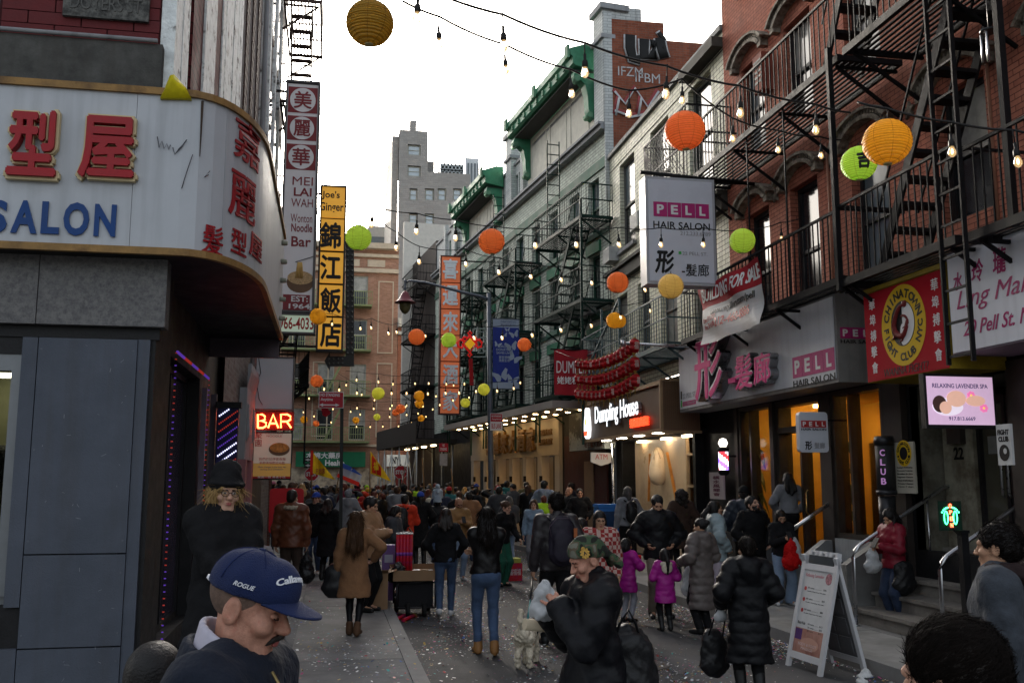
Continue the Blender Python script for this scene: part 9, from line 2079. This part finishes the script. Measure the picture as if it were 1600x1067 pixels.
# ---- sidewalk shed at the far right corner
sh_=thing('sidewalk_shed',tuple(FRG(20,.9,0)),'scaffold shed with steel posts and crossed braces by the far corner','scaffold',rz=PHI);galv=M('galvanised steel')
bx1(FRG,(16.8,27,.15,2.0,3.55,3.75),'deck',M('dark plank deck',(.05,.045,.04),.8,.3),sh_)
bx1(FRG,(16.8,27,1.96,2.0,3.752,4.5),'parapet',M('dark plank deck'),sh_)
for s_ in(17,19,21,23,25,26.9):
 for o_ in(.3,1.9):m=MB(FRG);m.tube([(s_,o_,0),(s_,o_,3.55)],.035,6);m.build('post',galv,sh_)
 if s_<26:m=MB(FRG);m.tube([(s_,1.9,.4),(s_+2,1.9,3.3)],.02,5);m.build('brace',galv,sh_);m=MB(FRG);m.tube([(s_,1.92,3.3),(s_+2,1.92,.4)],.02,5);m.build('brace',galv,sh_)
for s_ in(18,20,22,24):bx1(FRG,(s_,s_+.5,.8,.95,3.48,3.548),'work_lamp',M('warm work lamp',(1,.8,.5),.5,0,1,0,emit=3,ecol=(1,.72,.38)),sh_)
# ---- blue newspaper box
Y=20.3;nbx=thing('newspaper_box',tuple(onY(947,815,Y)),'bright blue plastic newspaper box on the right pavement','newspaper box');nbx.location.z=KZ;c=onY(947,790,Y);blu=M('blue plastic',(.025,.14,.42),.4,.12,4,.05)
bx1(ID,(c.x-.22,c.x+.22,Y-.2,Y+.2,.70,1.38),'cabinet',blu,nbx);bx1(ID,(c.x-.235,c.x+.235,Y-.22,Y+.22,1.383,1.45),'lid',blu,nbx);bx1(ID,(c.x-.16,c.x+.16,Y-.212,Y-.203,.95,1.30),'window',M('dark plastic',(.015,.04,.10),.2),nbx);bx1(ID,(c.x-.05,c.x+.05,Y-.24,Y-.203,.84,.88),'handle',dark_steel,nbx)
bx1(ID,(c.x-.10,c.x+.10,Y-.1,Y+.1,KZ,.698),'pedestal',dark_steel,nbx);bx1(ID,(c.x-.2,c.x+.2,Y-.18,Y+.18,KZ-.0,KZ+.03),'foot',dark_steel,nbx)
# ---- red board and sack cart by the left shop
Y=17.2;rb_=thing('red_board',tuple(onY(448,830,Y)),'red plastic sign board with rounded corners behind the man in brown leather','board');rb_.location.z=KZ;f=Fr((0,Y,0),(1,0,0),(0,-1,0));u,w_,wd,ht=rect(Y,421,762,474,832)
m=MB(f);r=.06;P7=[]
for cx_,cz,a0 in((u+wd/2-r,w_+ht/2-r,0),(u-wd/2+r,w_+ht/2-r,90),(u-wd/2+r,w_-ht/2+r,180),(u+wd/2-r,w_-ht/2+r,270)):
 for k in range(4):a=math.radians(a0+k*30);P7.append((cx_+r*math.cos(a),0,cz+r*math.sin(a)))
m.prism(P7,(0,.06,0));m.build('board',M('red board plastic',(.42,.012,.018),.45,.1,3,.05),rb_)
for sx in(-1,1):bx1(f,(u+sx*wd*.38-.025,u+sx*wd*.38+.025,.0,.05,KZ,w_-ht/2+.01),'leg',dark_steel,rb_);bx1(f,(u+sx*wd*.38-.03,u+sx*wd*.38+.03,-.2,.25,KZ-.002,KZ+.03),'foot',dark_steel,rb_)
CARD=M('cardboard',(.25,.155,.085),.8,.12,3,.15,60);
Y=15.2;c=onY(412,850,Y);sk=sdf_thing('cloth_sack','grey cloth sack stacked on boxes by the left shopfront','sack',lambda l:sack(l,.34,.3,.62,.014,.01,4,False,.9),M('grey sack cloth',(.26,.25,.26),.9,.2,5,.3),(c.x,Y,KZ+.36+.25))
cb_=thing('cardboard_box',(c.x,Y,KZ),'cardboard box under the grey sack by the left shopfront','box');bx1(ID,(c.x-.2,c.x+.2,Y-.18,Y+.18,KZ,KZ+.32),'carton',CARD,cb_)
# ---- firework cart
Y=14.6;xw0,xw1=onY(612,894,Y).x,onY(694,894,Y).x;zt5=onY(650,887,Y).z;zb5=onY(650,903,Y).z
ct_=thing('wagon_cart',((xw0+xw1)/2,Y,0),'black folding wagon with a cardboard tray of fireworks on top','cart');wf0,wf1=onY(618,925,Y).x,onY(677,925,Y).x;zw0=onY(650,946,Y).z
bx1(ID,(wf0+.03,wf1-.03,Y-.25,Y+.35,zw0+.02,zb5-.01),'fabric_body',M('black canvas',(.014,.014,.016),.8,.2,10,.3,80),ct_)
for xx in(wf0,wf1):
 for yy in(Y-.28,Y+.38):m=MB();m.tube([(xx,yy,.12),(xx,yy,zb5-.01)],.014,6);m.build('frame_post',dark_steel,ct_)
for yy,zz in((Y-.28,zw0+.01),(Y-.28,zb5-.03),(Y+.38,zb5-.03)):m=MB();m.tube([(wf0,yy,zz),(wf1,yy,zz)],.014);m.build('frame_rail',dark_steel,ct_)
for xx in(wf0+.04,wf0+.16,wf1-.04,wf1-.16):
 yy=Y-.28 if xx in(wf0+.16,wf1-.16)else Y+.36;m=MB(Fr((xx,yy,.10),(0,1,0),(1,0,0)));m.lathe([(.04,-.03),(.10,-.028),(.10,.028),(.04,.03)],(0,0,0),18,axis='o');wh=m.build('wheel',M('black rubber',(.012,.012,.012),.7),ct_);m=MB(Fr((xx,yy,.10),(0,1,0),(1,0,0)));m.lathe([(.015,-.035),(.035,-.034),(.035,.034),(.015,.035)],(0,0,0),10,axis='o');m.build('hub',dark_steel,wh);m=MB();m.bar((xx,yy,.12),(xx,yy+.02,zw0+.02),.025);m.build('fork',dark_steel,wh)
ty=thing('cardboard_tray',((xw0+xw1)/2,Y,zb5),'long shallow cardboard tray resting on the black wagon','tray');bx1(ID,(xw0,xw1,Y-.35,Y+.55,zb5,zb5+.012),'floor',CARD,ty)
for b_ in((xw0,xw1,Y-.35,Y-.338,zb5+.0125,zt5),(xw0,xw1,Y+.538,Y+.55,zb5+.0125,zt5+.02),(xw0,xw0+.012,Y-.337,Y+.537,zb5+.0125,zt5),(xw1-.012,xw1,Y-.337,Y+.537,zb5+.0125,zt5)):bx1(ID,(*b_,),'side',CARD,ty)
redfw=M('red firework paper',(.42,.012,.02),.4,.2,20,.1,second=(.30,.02,.10),thr=(.5,.6));purp=M('purple carton',(.16,.10,.28),.5,.15,4,.05);zf0=zb5+.0145
tt=[(621+k*5.2,r_)for r_ in(0,1)for k in range(5)];first=None
for k,(x,r_)in enumerate(tt):
 p=onY(x,880,Y+.1+r_*.09);z1=onY(630,834,Y+.1).z
 if first is None:
  ft_=thing('firework_tube',(p.x,p.y,zf0),'tall red party popper tubes standing together in the cardboard tray','firework','red firework tubes in the tray');m=MB();m.lathe([(.026,0),(.026,z1-zf0)],(p.x,p.y,zf0),12);m.build('tube',redfw,ft_);m=MB();m.lathe([(.028,0),(.028,.02)],(p.x,p.y,z1+.001),12);m.build('cap',signwhite,ft_);m=MB();m.lathe([(.0268,0),(.0268,.05)],(p.x,p.y,(z1+zf0)/2),12);m.build('band',M('violet band',(.2,.05,.3),.5),ft_);first=(ft_,p);index_kids()
 else:c2_=copy_tree(first[0]);c2_.location=(p.x,p.y,zf0)
for k,(x0,y0,x1,y1,mt,lb_,ob)in enumerate(((645,864,657,876,M('red small carton',(.45,.015,.015),.45,.1,10,.05),'small red carton at the left of the tray',.2),(668,872,677,880,WHT,'small white carton at the middle of the tray',.25),(674,874,687,884,M('red small carton'),'small red carton with white lid at the right of the tray',-.1),(648,876,672,887,CARD,'open brown carton inside the tray',.3))):
 u,w_,wd,ht=rect(Y+ob,x0,y0,x1,y1);t=thing('firework_carton',(u,Y+ob,zf0),lb_,'box');bx1(ID,(u-wd/2,u+wd/2,Y+ob-.07,Y+ob+.07,zf0,zf0+max(.08,ht*.8)),'carton',mt,t)
 bx1(ID,(u-wd/2+.01,u+wd/2-.01,Y+ob-.06,Y+ob+.06,zf0+max(.08,ht*.8)+.001,zf0+max(.08,ht*.8)+.006),'lid',signwhite if k in(0,2)else mt,t)
pc=onY(609,872,Y+.3);t=thing('purple_carton',(pc.x,Y+.3,.13),'purple carton standing behind the cart','box');bx1(ID,(pc.x-.09,pc.x+.10,Y+.62,Y+.8,KZ,onY(609,853,Y+.3).z),'carton',purp,t);bx1(ID,(pc.x-.06,pc.x+.07,Y+.614,Y+.619,.7,.82),'label',palb,t)
pc=onY(634,884,Y);sdf_thing('plastic_bag','crumpled black plastic bag lying in the tray by the red tubes','bag',lambda l:sack(l,.28,.2,.2,.011,.012,6,False,.8),BPLA,(pc.x-.12,Y-.15,zf0+.09))
Y=14.2;x0,x1=onY(578,925,Y).x,onY(606,925,Y).x;zc=onY(590,895,Y).z
bx_=thing('large_carton',((x0+x1)/2,Y,KZ),'large brown cardboard box standing beside the black wagon','box');x1+=.0;bx1(ID,(x0-.12,x1,Y,Y+.4,KZ,zc),'carton',CARD,bx_)
for(a,b_,c,d)in(((x0-.12,Y,zc),(x1,Y,zc),(x1+.0,Y-.10,zc+.05),(x0-.12,Y-.10,zc+.05)),((x1,Y,zc),(x1,Y+.4,zc),(x1+.13,Y+.4,zc+.04),(x1+.13,Y,zc+.04))):m=MB();m.prism([a,b_,c,d],(0,0,.008));m.build('flap',CARD,bx_)
for k,(a,b_)in enumerate((((619,967),(633,960)),((630,968),(647,961)))):
 A0,B0=onZ(*a,.03),onZ(*b_,.03);t=thing('spent_firework',tuple(A0),('spent red firework tube lying on the road below the wagon, left one','spent red firework tube lying on the road below the wagon, right one')[k],'firework');m=MB();m.tube([tuple(A0),tuple(B0)],.027,10,raw=True);m.build('tube',redfw,t);m=MB();m.tube([tuple(B0),tuple(B0+(B0-A0).normalized()*.03)],.028,10,raw=True);m.build('cap',M('gold paper',(.4,.25,.05),.5),t)
# red crates of snacks farther up the road
Y=19.0
for k,(x0,y0,x1,y1,lb_)in enumerate(((793,842,816,862,'large red printed carton on the road near the green trousers'),(797,833,814,841,'flat yellow green carton on top of the large red one'))):
 u,w_,wd,ht=rect(Y,x0,y0,x1,y1);z0_=0 if k==0 else.345;t=thing('red_carton',(u,Y,z0_),lb_,'box');bx1(ID,(u-wd/2,u+wd/2,Y,Y+.3,z0_,.34 if k==0 else.43),'carton',redfw if k==0 else M('lime carton',(.35,.36,.06),.6),t)
 if k==0:text('福福福',signwhite,t,Fr((0,Y,0),(1,0,0),(0,-1,0)),u,.17,wd*.8,.12,.001,.002)
# ---- A-frame board
af=thing('aframe_board',tuple(onZ(1300,1050,0)),'white plastic A-frame price board with a massage menu at the right kerb','sign board')
Yb,Yf_=9.55,9.75;BL,BR=onZ(1228,1038,.0),onZ(1280,1056,.0);
fu=(BR-BL).normalized();wdA=.66;no_=Vector((fu.y,-fu.x,0));top_h=1.16;mid_=(BL+BR)/2;BLc=mid_-fu*wdA/2
lean_=.28;wpl=M('white plastic',(.50,.50,.51),.45,.08,3,.08)
ffront=Fr(tuple(BLc),fu,no_,Vector(tuple(-no_*lean_))+Vector((0,0,top_h)));ffront.w=(Vector((0,0,top_h))-no_*lean_).normalized();ffront.o=ffront.u.cross(ffront.w)*1.;
if ffront.o.dot(no_)<0:ffront.o=-ffront.o
H2=(Vector((0,0,top_h))-no_*lean_).length
def aframe_side(fr,nm,front):
 for b_ in((0,.06,-.035,0,.0,H2),(wdA-.06,wdA,-.035,0,.0,H2),(.06,wdA-.06,-.03,-.002,.10,.16),(.06,wdA-.06,-.03,-.002,H2-.16,H2-.10)):bx1(fr,(*b_,),'frame_bar',wpl,af)
 m=MB(fr);m.box(.06,wdA-.06,-.022,-.012,.16,H2-.16);return m.build('panel',M('white placard',(.5,.5,.5),.6,.1)if front else M('grey plastic back',(.12,.12,.125),.5,.1),af)
aframe_side(ffront,'front',True)
ob_=mid_-no_*(lean_*2)-fu*wdA/2;fback=Fr(tuple(ob_),fu,-no_);fback.w=(Vector((0,0,top_h))+no_*lean_).normalized();fback.o=-no_*1.;fback.o=(fback.o-fback.w*(fback.o.dot(fback.w))).normalized();pbk=aframe_side(fback,'back',False)
for i in range(2):
 for j in range(4):bx1(fback,(.10+i*.24,.30+i*.24,-.034,-.0225,.2+j*.2,.36+j*.2),'moulded_panel',M('grey plastic back'),pbk)
for k in range(3):uu=.10+k*.19;m=MB(ffront);m.box(uu,uu+.05,-.05,0,H2+.001,H2+.05);m.box(uu+.0501,uu+.11,-.045,-.005,H2+.03,H2+.05);m.box(uu+.1101,uu+.15,-.05,0,H2+.001,H2+.05);m.build('handle_loop',wpl,af)
pk=M('faded pink print',(.45,.22,.24),.6,.2,6,0);redd=M('print red',(.42,.05,.05),.5)
text('Relaxing Lavender',pk,af,ffront,.27,H2-.22,.34,.05,-.0115,.002,.01)
disc(af,ffront,wdA-.13,H2-.23,.06,.06,-.0115,M('flower print',(.32,.14,.16),.6,.6,30,0),'flower_print',14,.002)
for k,(a,b_)in enumerate((('30 mins','$35'),('60 mins','$55'),('90 mins','$80'))):
 zz=H2-.36-k*.115;disc(af,ffront,.13,zz,.022,.022,-.0115,redd,'bullet',12,.002);text(a+' ..............',ink,af,ffront,.17,zz+.012,.26,.018,-.0115,.001,0,'l');text(b_,ink,af,ffront,.49,zz+.012,.05,.02,-.0115,.001);text('Swedish / Deep tissue / Hot stone',ink,af,ffront,.17,zz-.025,.34,.014,-.0115,.001,0,'l')
text('Back Rub',ink,af,ffront,.16,H2-.72,.14,.03,-.0115,.001,.01)
for k,a in enumerate(('10 mins ......... $12','20 mins ......... $22','30 mins ......... $32')):text(a,ink,af,ffront,.28,H2-.72-k*.035,.27,.02,-.0115,.001,0,'l')
bx1(ffront,(.065,wdA-.065,-.0118,-.011,.17,.42),'photo_print',M('massage photo print',(.30,.13,.10),.5,.5,4,0,second=(.42,.24,.19)),af);bx1(ffront,(.075,.20,-.0109,-.010,.30,.41),'photo_print',M('purple photo print',(.08,.03,.14),.5),af);disc(af,ffront,.36,.27,.17,.07,-.0108,M('skin print',(.45,.25,.19),.6,.2,5,0),'photo_print',18,.001)
text('BODY & FOOT\nMASSAGE',M('pale print',(.5,.4,.4),.5),af,ffront,.33,.24,.34,.07,-.0095,.001,.01)
# ---- neon footprint OPEN sign by the stoop
Y=9.4;op=thing('neon_open_sign',tuple(onY(1484,805,Y)),'small glass panel with green neon footprints and red OPEN letters','sign');f=Fr((0,Y,0),(1,0,0),(0,-1,0));u,w_,wd,ht=rect(Y,1467,782,1503,828)
bx1(f,(u-wd/2,u+wd/2,-.012,-.004,w_-ht/2,w_+ht/2),'glass_panel',M('dark green acrylic',(.012,.035,.025),.15,.1,2,0),op)
ng=M('green neon',(.1,1,.4),.4,0,1,0,emit=2.2,ecol=(.05,1,.30));nr=M('red neon letters',(1,.2,.1),.4,0,1,0,emit=2.2,ecol=(1,.10,.04))
for sx in(-1,1):
 m=MB(f);m.tube([(u+sx*(.022+.028*math.sin(a)**2+.012*math.cos(a)),.004,w_-.015+.075*math.cos(a))if False else(u+sx*(.055+.022*math.cos(a)),.004,w_-.02+.07*math.sin(a))for a in[2*math.pi*k/16 for k in range(17)]],.005,6);m.build('sole_tube',ng,op)
 for k in range(5):disc(op,f,u+sx*(.03+.017*k),w_+.085-.006*k*k*.5,.008,.009,.0,ng,'toe_tube',8,.006)
for k,ch in enumerate('OPEN'):text(ch,nr,op,f,u+.002*k,w_+.105-k*.068,.03,.045,.004,.006,.03,name='letter')
bpst=thing('black_post',tuple(onY(1504,960,9.3)),'square black post under the neon OPEN panel','post');bpst.location.z=KZ;p=onY(1504,832,9.3);bx1(ID,(p.x-.04,p.x+.04,9.26,9.34,KZ,p.z),'shaft',black_iron,bpst);bx1(ID,(p.x-.05,p.x+.05,9.25,9.35,p.z+.001,p.z+.03),'cap',black_iron,bpst);m=MB();m.bar((p.x,9.3,p.z-.05),(onY(1490,830,9.4).x,9.4,onY(1490,826,9.4).z),.02);m.build('bracket',black_iron,bpst)
# ---- plants in the salon windows
leafm=M('dark leaf',(.03,.05,.015),.5,.3,10,.1)
for k,(px_,yy,lb_)in enumerate(((7.82,16.95,'tall drooping plant in the left salon window'),(7.95,14.0,'tall drooping plant in the right salon window by the CLUB drum'))):
 t=thing('window_plant',(px_,yy,.6),lb_,'plant');m=MB();m.lathe([(.14,.6),(.18,.95),(.17,.95),(.1,.62)],(px_,yy,0),12);m.build('pot',M('dark pot',(.05,.03,.02),.5),t);m=MB();m.tube([(px_,yy,.9),(px_-.02,yy+.05,1.6),(px_-.04,yy-.03,2.6)],.02,6);m.build('stem',leafm,t)
 for j in range(17):
  a=j*2.4;z_=1.3+1.4*j/17;L_=.35+.2*random.random();m=MB();c0=Vector((px_-.02,yy,z_));dr_=Vector((math.cos(a)*.3,math.sin(a),0));sd_=Vector((-math.sin(a),math.cos(a)*.5,0)).normalized();Q=[]
  for q_ in range(5):f_=q_/4;wq=.07*math.sin(math.pi*min(1,f_*.9+.08));cc_=c0+dr_*L_*f_+Vector((0,0,.22*f_-.62*f_*f_));Q.append((cc_+sd_*wq,cc_-sd_*wq))
  for(a0,b0),(a1,b1)in zip(Q,Q[1:]):i0=len(m.v);m.v+=[tuple(a0),tuple(b0),tuple(b1),tuple(a1)];m.face((i0,i0+1,i0+2,i0+3),True)
  m.build('leaf',leafm,t)
# ---- graffiti on the brick party wall: outlined bubble letters, tags
fgw=Fr((XR+.02,25.45,0),(1,0,0),(0,-1,0));gr=thing('graffiti',(XR+1.5,25.44,13),'black and white bubble letter graffiti with red and white tags on the brick party wall','graffiti');Yg=25.44
gw_,gb_,gr_=M('white spray paint',(.5,.5,.5),.7,.25,8,.1),M('black spray paint',(.012,.012,.012),.6),M('red spray paint',(.30,.06,.06),.7,.2,8,.1)
def blob(pts,mat,o,r):m=MB(fgw);m.tube([(onY(x,y,Yg).x-XR-.02,o,onY(x,y,Yg).z)for x,y in pts],r,8);m.v=[(x,Yg-.012-o+(y-Yg+.012)*.06,z)for x,y,z in m.v];m.build('stroke',mat,gr)
for st_ in([(984,55),(984,75),(988,92),(1000,94)],[(1006,62),(1006,90),(1020,90),(1022,64)],[(1030,60),(1034,80),(1038,92)],[(1030,60),(1036,56)],[(1034,76),(1040,75)]):blob(st_,gw_,.012,.20)
for st_ in([(984,55),(984,75),(988,92),(1000,94)],[(1006,62),(1006,90),(1020,90),(1022,64)],[(1030,60),(1034,80),(1038,92)],[(1030,60),(1036,56)],[(1034,76),(1040,75)]):blob(st_,gb_,.03,.15)
for a,x,y in(('IFZM',985,112),('IFBM',1012,122)):text(a,gw_,gr,fgw,onY(x,y,Yg).x-XR-.02,onY(x,y,Yg).z,.75,.28,.012,.004,.0)
for st_ in([(958,140),(975,160),(990,135),(1010,165),(1027,140)],[(958,170),(985,180),(1024,172)],[(965,150),(960,178)],[(1000,150),(995,178)]):blob(st_,gr_,.012,.06);blob([(x+2,y+3)for x,y in st_],gw_,.02,.035)
# ---- confetti and litter
rng=np.random.RandomState(5);cmats=[M('confetti '+n_,c,.4,.2,10,0)for n_,c in(('white',(.8,.8,.78)),('silver',(.4,.42,.45)),('gold',(.45,.30,.06)),('pink',(.45,.06,.2)),('red',(.35,.02,.02)),('teal',(.03,.28,.26)),('blue',(.05,.12,.4)))]
N=56000;u_=rng.rand(N);yy=7.5+24*rng.rand(N)**1.25;xx=np.where(rng.rand(N)<.28,5.45-.5*rng.rand(N)**2,np.where(rng.rand(N)<.22,-1.2+2.1*rng.rand(N),.95+4.5*rng.rand(N)))
clump=np.sin(xx*2.3+yy*.7)+np.sin(yy*1.9-xx*1.3)+1.2*(1-np.clip(np.abs(xx-1.9)/1.6,0,1));keep=(clump+rng.normal(0,.9,N))>.25;xx,yy=xx[keep],yy[keep];N=len(xx)
bend=np.maximum(0,yy-25.5)*math.tan(PHI);zz=np.where(xx<.95,KZ+.006,.004)+rng.rand(N)*.004;xx=xx-bend;sz=.004+.013*rng.rand(N)**2.5;an=rng.rand(N)*6.28;tilt=rng.normal(0,.35,N)*sz;asp=.45+.55*rng.rand(N)
cx,sx=np.cos(an)*sz,np.sin(an)*sz;Vc=np.empty((N,4,3));
for k,(a,b_)in enumerate(((-1,-1),(1,-1),(1,1),(-1,1))):Vc[:,k,0]=xx+a*cx-b_*sx*asp;Vc[:,k,1]=yy+a*sx+b_*cx*asp;Vc[:,k,2]=zz+np.abs(tilt)*(1+a)*.8
cf=mesh_from([(Vc.reshape(-1,3),np.arange(N*4).reshape(-1,4),0)],'confetti',cmats,None,1.,False);mi=rng.choice(7,N,p=[.26,.16,.16,.13,.11,.10,.08]).astype('i');cf.data.polygons.foreach_set('material_index',mi);cf['kind']='stuff';cf['label']='scattered coloured confetti on road and pavement'
for k,(x,y,lb_)in enumerate(((1352,1053,'crumpled white paper on the road right of the A-frame board'),(1345,1062,'small dirty paper scrap below the A-frame board'))):
 p=onZ(x,y,.02);sdf_thing('paper_litter',lb_,'litter',lambda l:sack(l,.13-.05*k,.10,.06,.008,.008,k*3.+1,False),WHT,(p.x,p.y,.028),'paper')

# ================================================================= THE FAR CROWD, one person each
crng=random.Random(11)
def lowres(key,pose,top,legs,hair,hat=None):
 T=thing('person',(0,0,-50),None,'person');build_person(T,Pose(**pose),1.,SK['asian'],top,legs,None,hair,vox=.032,hv=.014,face=False,hat=hat);return T
CT=[('short',lowres(0,A(arms=('pocket','pocket')),A(mat=BLK,hem=.80,fat=.05,crease=.007),A(mat=BLK,fat=.02,len=1.12),A(style='short',mat=HR['black'],vox=.013))),
 ('short',lowres(1,A(arms=('phone','pocket'),head=(.2,.3,0)),A(mat=BLKP,hem=.76,fat=.07,quilt=.016,per=.12,hood=True),A(mat=BLK,fat=.02,len=1.12),A(style='short',mat=HR['black'],vox=.013,vol=1.06))),
 ('long',lowres(2,A(fem=True,arms=('pocket','down')),A(mat=BLK,hem=.52,fat=.05,flare=.03),A(mat=BLK,len=1.12),A(style='long',mat=HR['black'],len=.24,vox=.014))),
 ('bob',lowres(3,A(fem=True,arms=('chest','chest'),head=(0,-.3,0)),A(mat=BLK,hem=.78,fat=.05),A(mat=BLK,fat=.01,len=1.12),A(style='bob',mat=HR['black'],vox=.014))),
 ('beanie',lowres(4,A(arms=('pocket','pocket'),head=(.05,.2,0)),A(mat=BLKP,hem=.76,fat=.065,quilt=.014,per=.12),A(mat=BLK,fat=.02,len=1.12),A(style='short',mat=HR['black'],vox=.014),('beanie',BLK))),
 ('cap',lowres(5,A(arms=(A(p=(.14,-.2,1.62),h=(1,.2,-.5)),'chest'),head=(-.05,0,0)),A(mat=BLK,hem=.80,fat=.045),A(mat=BLK,fat=.02,len=1.12),A(style='short',mat=HR['black'],vox=.014),('cap',BLK))),
 ('hood',lowres(6,A(fem=True,arms=('pocket','pocket')),A(mat=BLK,hem=.70,fat=.06,hood=True),A(mat=BLK,fat=.01,len=1.12),A(style='short',mat=BLK,vox=.014,vol=1.22)))]
JC=[('black',BLK,9),('black quilted',BLKP,5),('navy',NAVY,4),('dark grey',DGREY,4),('brown',BRN,2),('camel',CAMEL,2),('red',cloth('crowd red',(.30,.014,.014)),2),('bright blue',ROYAL,1),('olive',cloth('olive cotton',(.06,.06,.03)),2),('pale grey',GREYS,2),('burgundy',cloth('burgundy',(.09,.01,.02)),1),('teal',cloth('teal',(.02,.11,.12)),1),('cream',CREAM,1),('orange',ORG,1),('denim',DENJ,1),('purple',cloth('purple',(.09,.03,.16)),1),('lime',cloth('lime safety vest',(.30,.52,.02)),1)]
HC=[('black',HR['black'],8),('dark brown',HR['dark'],4),('brown',HR['brown'],3),('grey',HR['grey'],1),('blond',HR['blond'],1),('auburn',HR['red'],1)]
KC=[('black',BLK,3),('blue',ROYAL,3),('red',cloth('crowd red'),2),('white',WHT,1),('grey',GREYS,2),('yellow',cloth('mustard knit',(.40,.26,.02)),1),('pink',cloth('pink knit',(.45,.14,.22)),1),('green',GREENC,1)]
pick=lambda L:crng.choices(L,[x[2]for x in L])[0]
index_kids()
used,spots=set(),[(o[0].location.x,o[0].location.y)for o in PEOPLE.values()]
def zone(px):
 for lim,nm in((470,'by the BAR sign'),(520,'left of the pole'),(565,'below the striped flag'),(605,'below the red pennant'),(650,'under the STOP sign'),(700,'by the shed'),(760,'left of the lamp post'),(3000,'outside the restaurant')):
  if px<lim:return nm
def band(y):return 'front crowd' if y<29 else 'middle crowd' if y<37 else 'deep crowd' if y<45 else 'farthest crowd'
n_ok=0;first={}
for tries in range(5200):
 if n_ok>=150:break
 y=20.5+33*crng.random()**.9;sh2=math.tan(PHI)*max(0,y-25.5)
 x=crng.uniform(-1.0,6.9)-sh2 if y<46 else crng.uniform(-4,7)
 q=proj((x,y,1.6))
 if not 405<q[0]<905:continue
 if y<24.5 and 520<q[0]<830 and crng.random()<.75:continue
 if 830<q[0]and crng.random()<.55:continue
 if any((x-a)**2+(y-b)**2<.30 for a,b in spots):continue
 lx=x+sh2
 if abs(lx-5.35)<.25 and abs(y-29.5)<.5:continue
 for att in range(30):
  ti=crng.choices(range(7),[5,4,5,3,3,2,2])[0];kind,T0=CT[ti];j=pick(JC);h=pick(HC);k=pick(KC)
  hd_={'short':'short %s hair'%h[0],'long':'long %s hair'%h[0],'bob':'%s bobbed hair'%h[0],'beanie':'%s beanie'%k[0],'cap':'%s cap, arm raised'%k[0],'hood':'its hood up'}[kind]
  lb_='%s jacket, %s, %s %s'%(j[0],hd_,band(y),zone(q[0]));lb_='person, '+lb_
  if lb_ not in used:break
 else:continue
 used.add(lb_);spots.append((x,y));T=copy_tree(T0)if ti in first else T0;first[ti]=1
 gz=KZ if(lx<.9 or lx>5.6 or y>57.5)and not 47.5<y<57.5 else 0
 T.location=(x,y,gz);T.rotation_euler=(0,0,math.radians(180+crng.gauss(0,40)if crng.random()<.80 else crng.gauss(0,60)));s_=crng.uniform(.92,1.06)if crng.random()>.08 else crng.uniform(.65,.8);T.scale=(s_,s_,s_);T['label']=lb_;T['category']='person';T['group']='people in the crowd'
 lg=crng.choice((BLK,BLK,JEAN,DJEAN,DGREY,PJEAN));skn=SK[crng.choice(('asian','asian','pale','tan'))]
 for o in(KIDS[T0.name]if T is T0 else[c for c in COL.objects if c.parent is T]):
  nm=o.name.split('.')[0];mt={'jacket':j[1],'trousers':lg,'body':skn,'hat':k[1],'hair':h[1]if kind!='hood' else j[1]}.get(nm)
  if mt:o.material_slots[0].link='OBJECT';o.material_slots[0].material=mt
 n_ok+=1
for ti,(kind,T0)in enumerate(CT):
 if ti not in first:
  for o in KIDS[T0.name]:bpy.data.objects.remove(o)
  bpy.data.objects.remove(T0)
print('crowd',n_ok)
